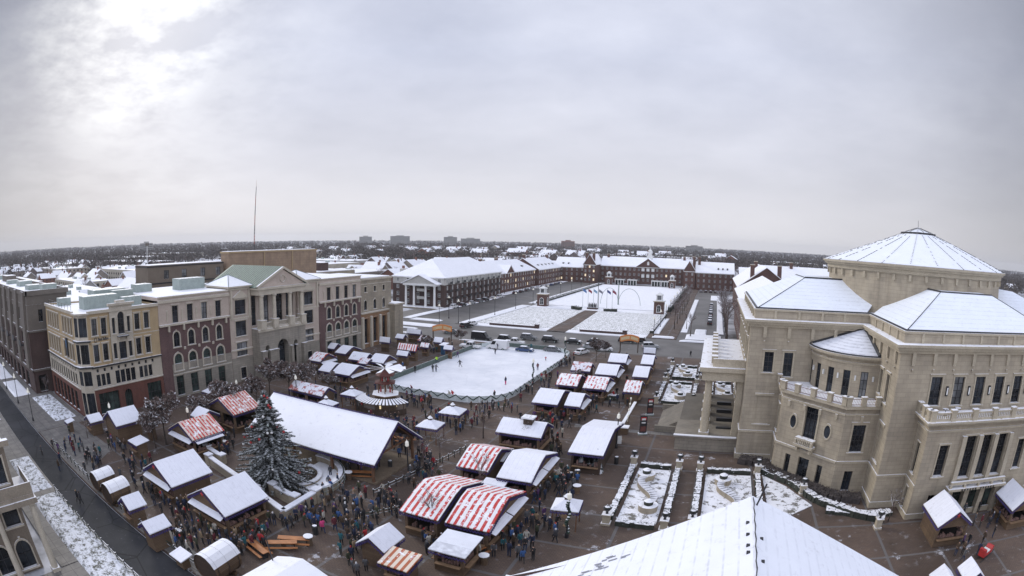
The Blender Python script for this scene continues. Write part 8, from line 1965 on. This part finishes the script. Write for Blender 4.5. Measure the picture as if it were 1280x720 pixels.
for p, s, l in (((600, 625), .8, 'bare tree between the two largest striped roofs and the smaller one'), ((655, 562), .75, 'bare tree in front of the large cupola hut'), ((604, 548), .8, 'bare tree below the near rail of the rink'), ((540, 668), .75, 'slim bare tree behind the ticket hut'), ((530, 592), .7, 'slim bare tree by the crowd fence of the timber hall'), ((550, 578), .7, 'bare tree left of the smaller striped roof'), ((447, 462), .6, 'bare tree among the snowy huts before the end building'), ((468, 455), .6, 'bare tree behind the carousel tower'), ((682, 498), .55, 'small bare tree before the rink corner hut'), ((1110, 652), .6, 'slim bare tree at the foot of the concert hall corner'), ((858, 412), 1.0, 'bare tree on the snowy island in the eastern street'), ((60, 500), .7, 'bare tree on the snowy verge beside the side street'), ((110, 548), .5, 'thin bare tree beside the pale flagstones')):
    x, y = gp(*p, .1); tree('bare_tree', l, x, y, s, rnd.choice(BT), 'small bare plaza trees')
x, y = gp(779, 538, .6); r = thing('crate_table', 'wooden box counter with flat white snowy top on the promenade', 'counter', (x, y, Z0)); q = MB(); q.obox(x, y, 1.5, 1.1, Z0, 1.15); q.build('box', [M['wood']], r); q = MB(); q.obox(x, y, 1.7, 1.3, 1.152, 1.3); q.build('top', [M['roof_snow']], r)
(x, y), (x2, y2) = gp(783, 530, 1.2), gp(790, 502, 1.2); r = thing('long_counter', 'long narrow white-topped rail with little lamps running up the promenade', 'counter', (x, y, Z0)); q = MB(); q.obox((x+x2)/2, (y+y2)/2, .5, y2-y, 1.1, 1.25); q.build('top', [M['roof_snow']], r)
for k in range(5): q = MB(); q.obox(x+(x2-x)*k/4, y+(y2-y)*(.05+.9*k/4), .2, .2, Z0, 1.098); q.build('leg', [M['wood']], r)
for k in range(4): q = MB(); q.lathe(x+(x2-x)*k/3, y+(y2-y)*(.08+.8*k/3), [(.03, 1.25), (.03, 2.0), (.14, 2.05), (.14, 2.3), (.02, 2.4)], 6); q.build('lamp', [M['lamp_glass']], r)
x, y = gp(767, 497, .5); hedge('box of leafy greenery beside the promenade hut with red marks', [(x-2.2, y), (x+.8, y)], 1.6, 1.0, Z0, None)
x, y = gp(774, 550, .8); r = thing('sandwich_board', 'small white sandwich board beside the open fronted hut', 'sign board', (x, y, Z0), .3); q = MB(); q.obox(0, 0, .7, .1, .1, 1.3); part('board', q.mesh('board', [M['white_paint']]), r)
# planters, bins, tables and other clutter
bn = MB(); bn.lathe(0, 0, [(.28, 0), (.3, .9), (.32, .92), (.25, 1.05), (.02, 1.1)], 8)
bnm = bn.mesh('litter_bin', [M['dark_metal_snow']]); pb = MB(); pb.lathe(0, 0, [(.35, 0), (.35, 1.0)], 10); pb.lathe(0, 0, [(.5, 1.0), (.5, 1.06)], 10, 1); ptm = pb.mesh('standing_table', [M['wood'], M['roof_snow']])
for i, (p, l) in enumerate((((713, 600), 'dark bin among the promenade tables, left one'), ((722, 597), 'dark bin among the promenade tables, right one'), ((733, 480), 'dark bin behind the rink corner huts'), ((395, 668), 'dark bin by the picnic tables'), ((488, 585), 'dark bin on the corner of the timber deck'), ((770, 580), 'dark bin beside the open fronted hut'))):
    x, y = gp(*p, .1); o = bpy.data.objects.new('litter_bin', bnm); C.objects.link(o); o.location = (x, y, Z0); tag(o, l, 'bin', 'litter bins')
for p, l in (((452, 584), 'round snow-topped standing table on the deck below the hall eave, right one'), ((436, 595), 'round snow-topped standing table on the deck below the hall eave, left one'), ((281, 556), 'round snow-topped standing table left of the Christmas tree'), ((225, 668), 'round snow-topped standing table near the photo booth'), ((386, 676), 'round snow-topped standing table at the picnic tables'), ((721, 612), 'round snow-topped standing table on the promenade'), ((605, 700), 'round snow-topped standing table by the dining shelter')):
    x, y = gp(*p, .6); o = bpy.data.objects.new('standing_table', ptm); C.objects.link(o); o.location = (x, y, Z0+.01); tag(o, l, 'table', 'round standing tables')
# ---------------------------------------------------------------- winter air
q = MB(); q.box(-8600, 8600, -8600, 8600, -1.2, 140)
m_, nt_, b_ = newmat('haze'); nt_.nodes.remove(b_); pv = nt_.nodes.new('ShaderNodeVolumePrincipled'); pv.inputs['Color'].default_value = (.86, .88, .93, 1); pv.inputs['Density'].default_value = 0.9e-4; pv.inputs['Anisotropy'].default_value = .2
nt_.links.new(pv.outputs[0], nt_.nodes['Material Output'].inputs['Volume']); hzo = q.build('haze', [m_]); hzo['kind'] = 'stuff'
dup = {k: v for k, v in LABELS.items() if len(v) > 1}; lng = [k for k in LABELS if len(k.split()) > 16]
print('DUP', len(dup), [(k, len(v)) for k, v in list(dup.items())[:20]]); print('LONG', lng[:60])
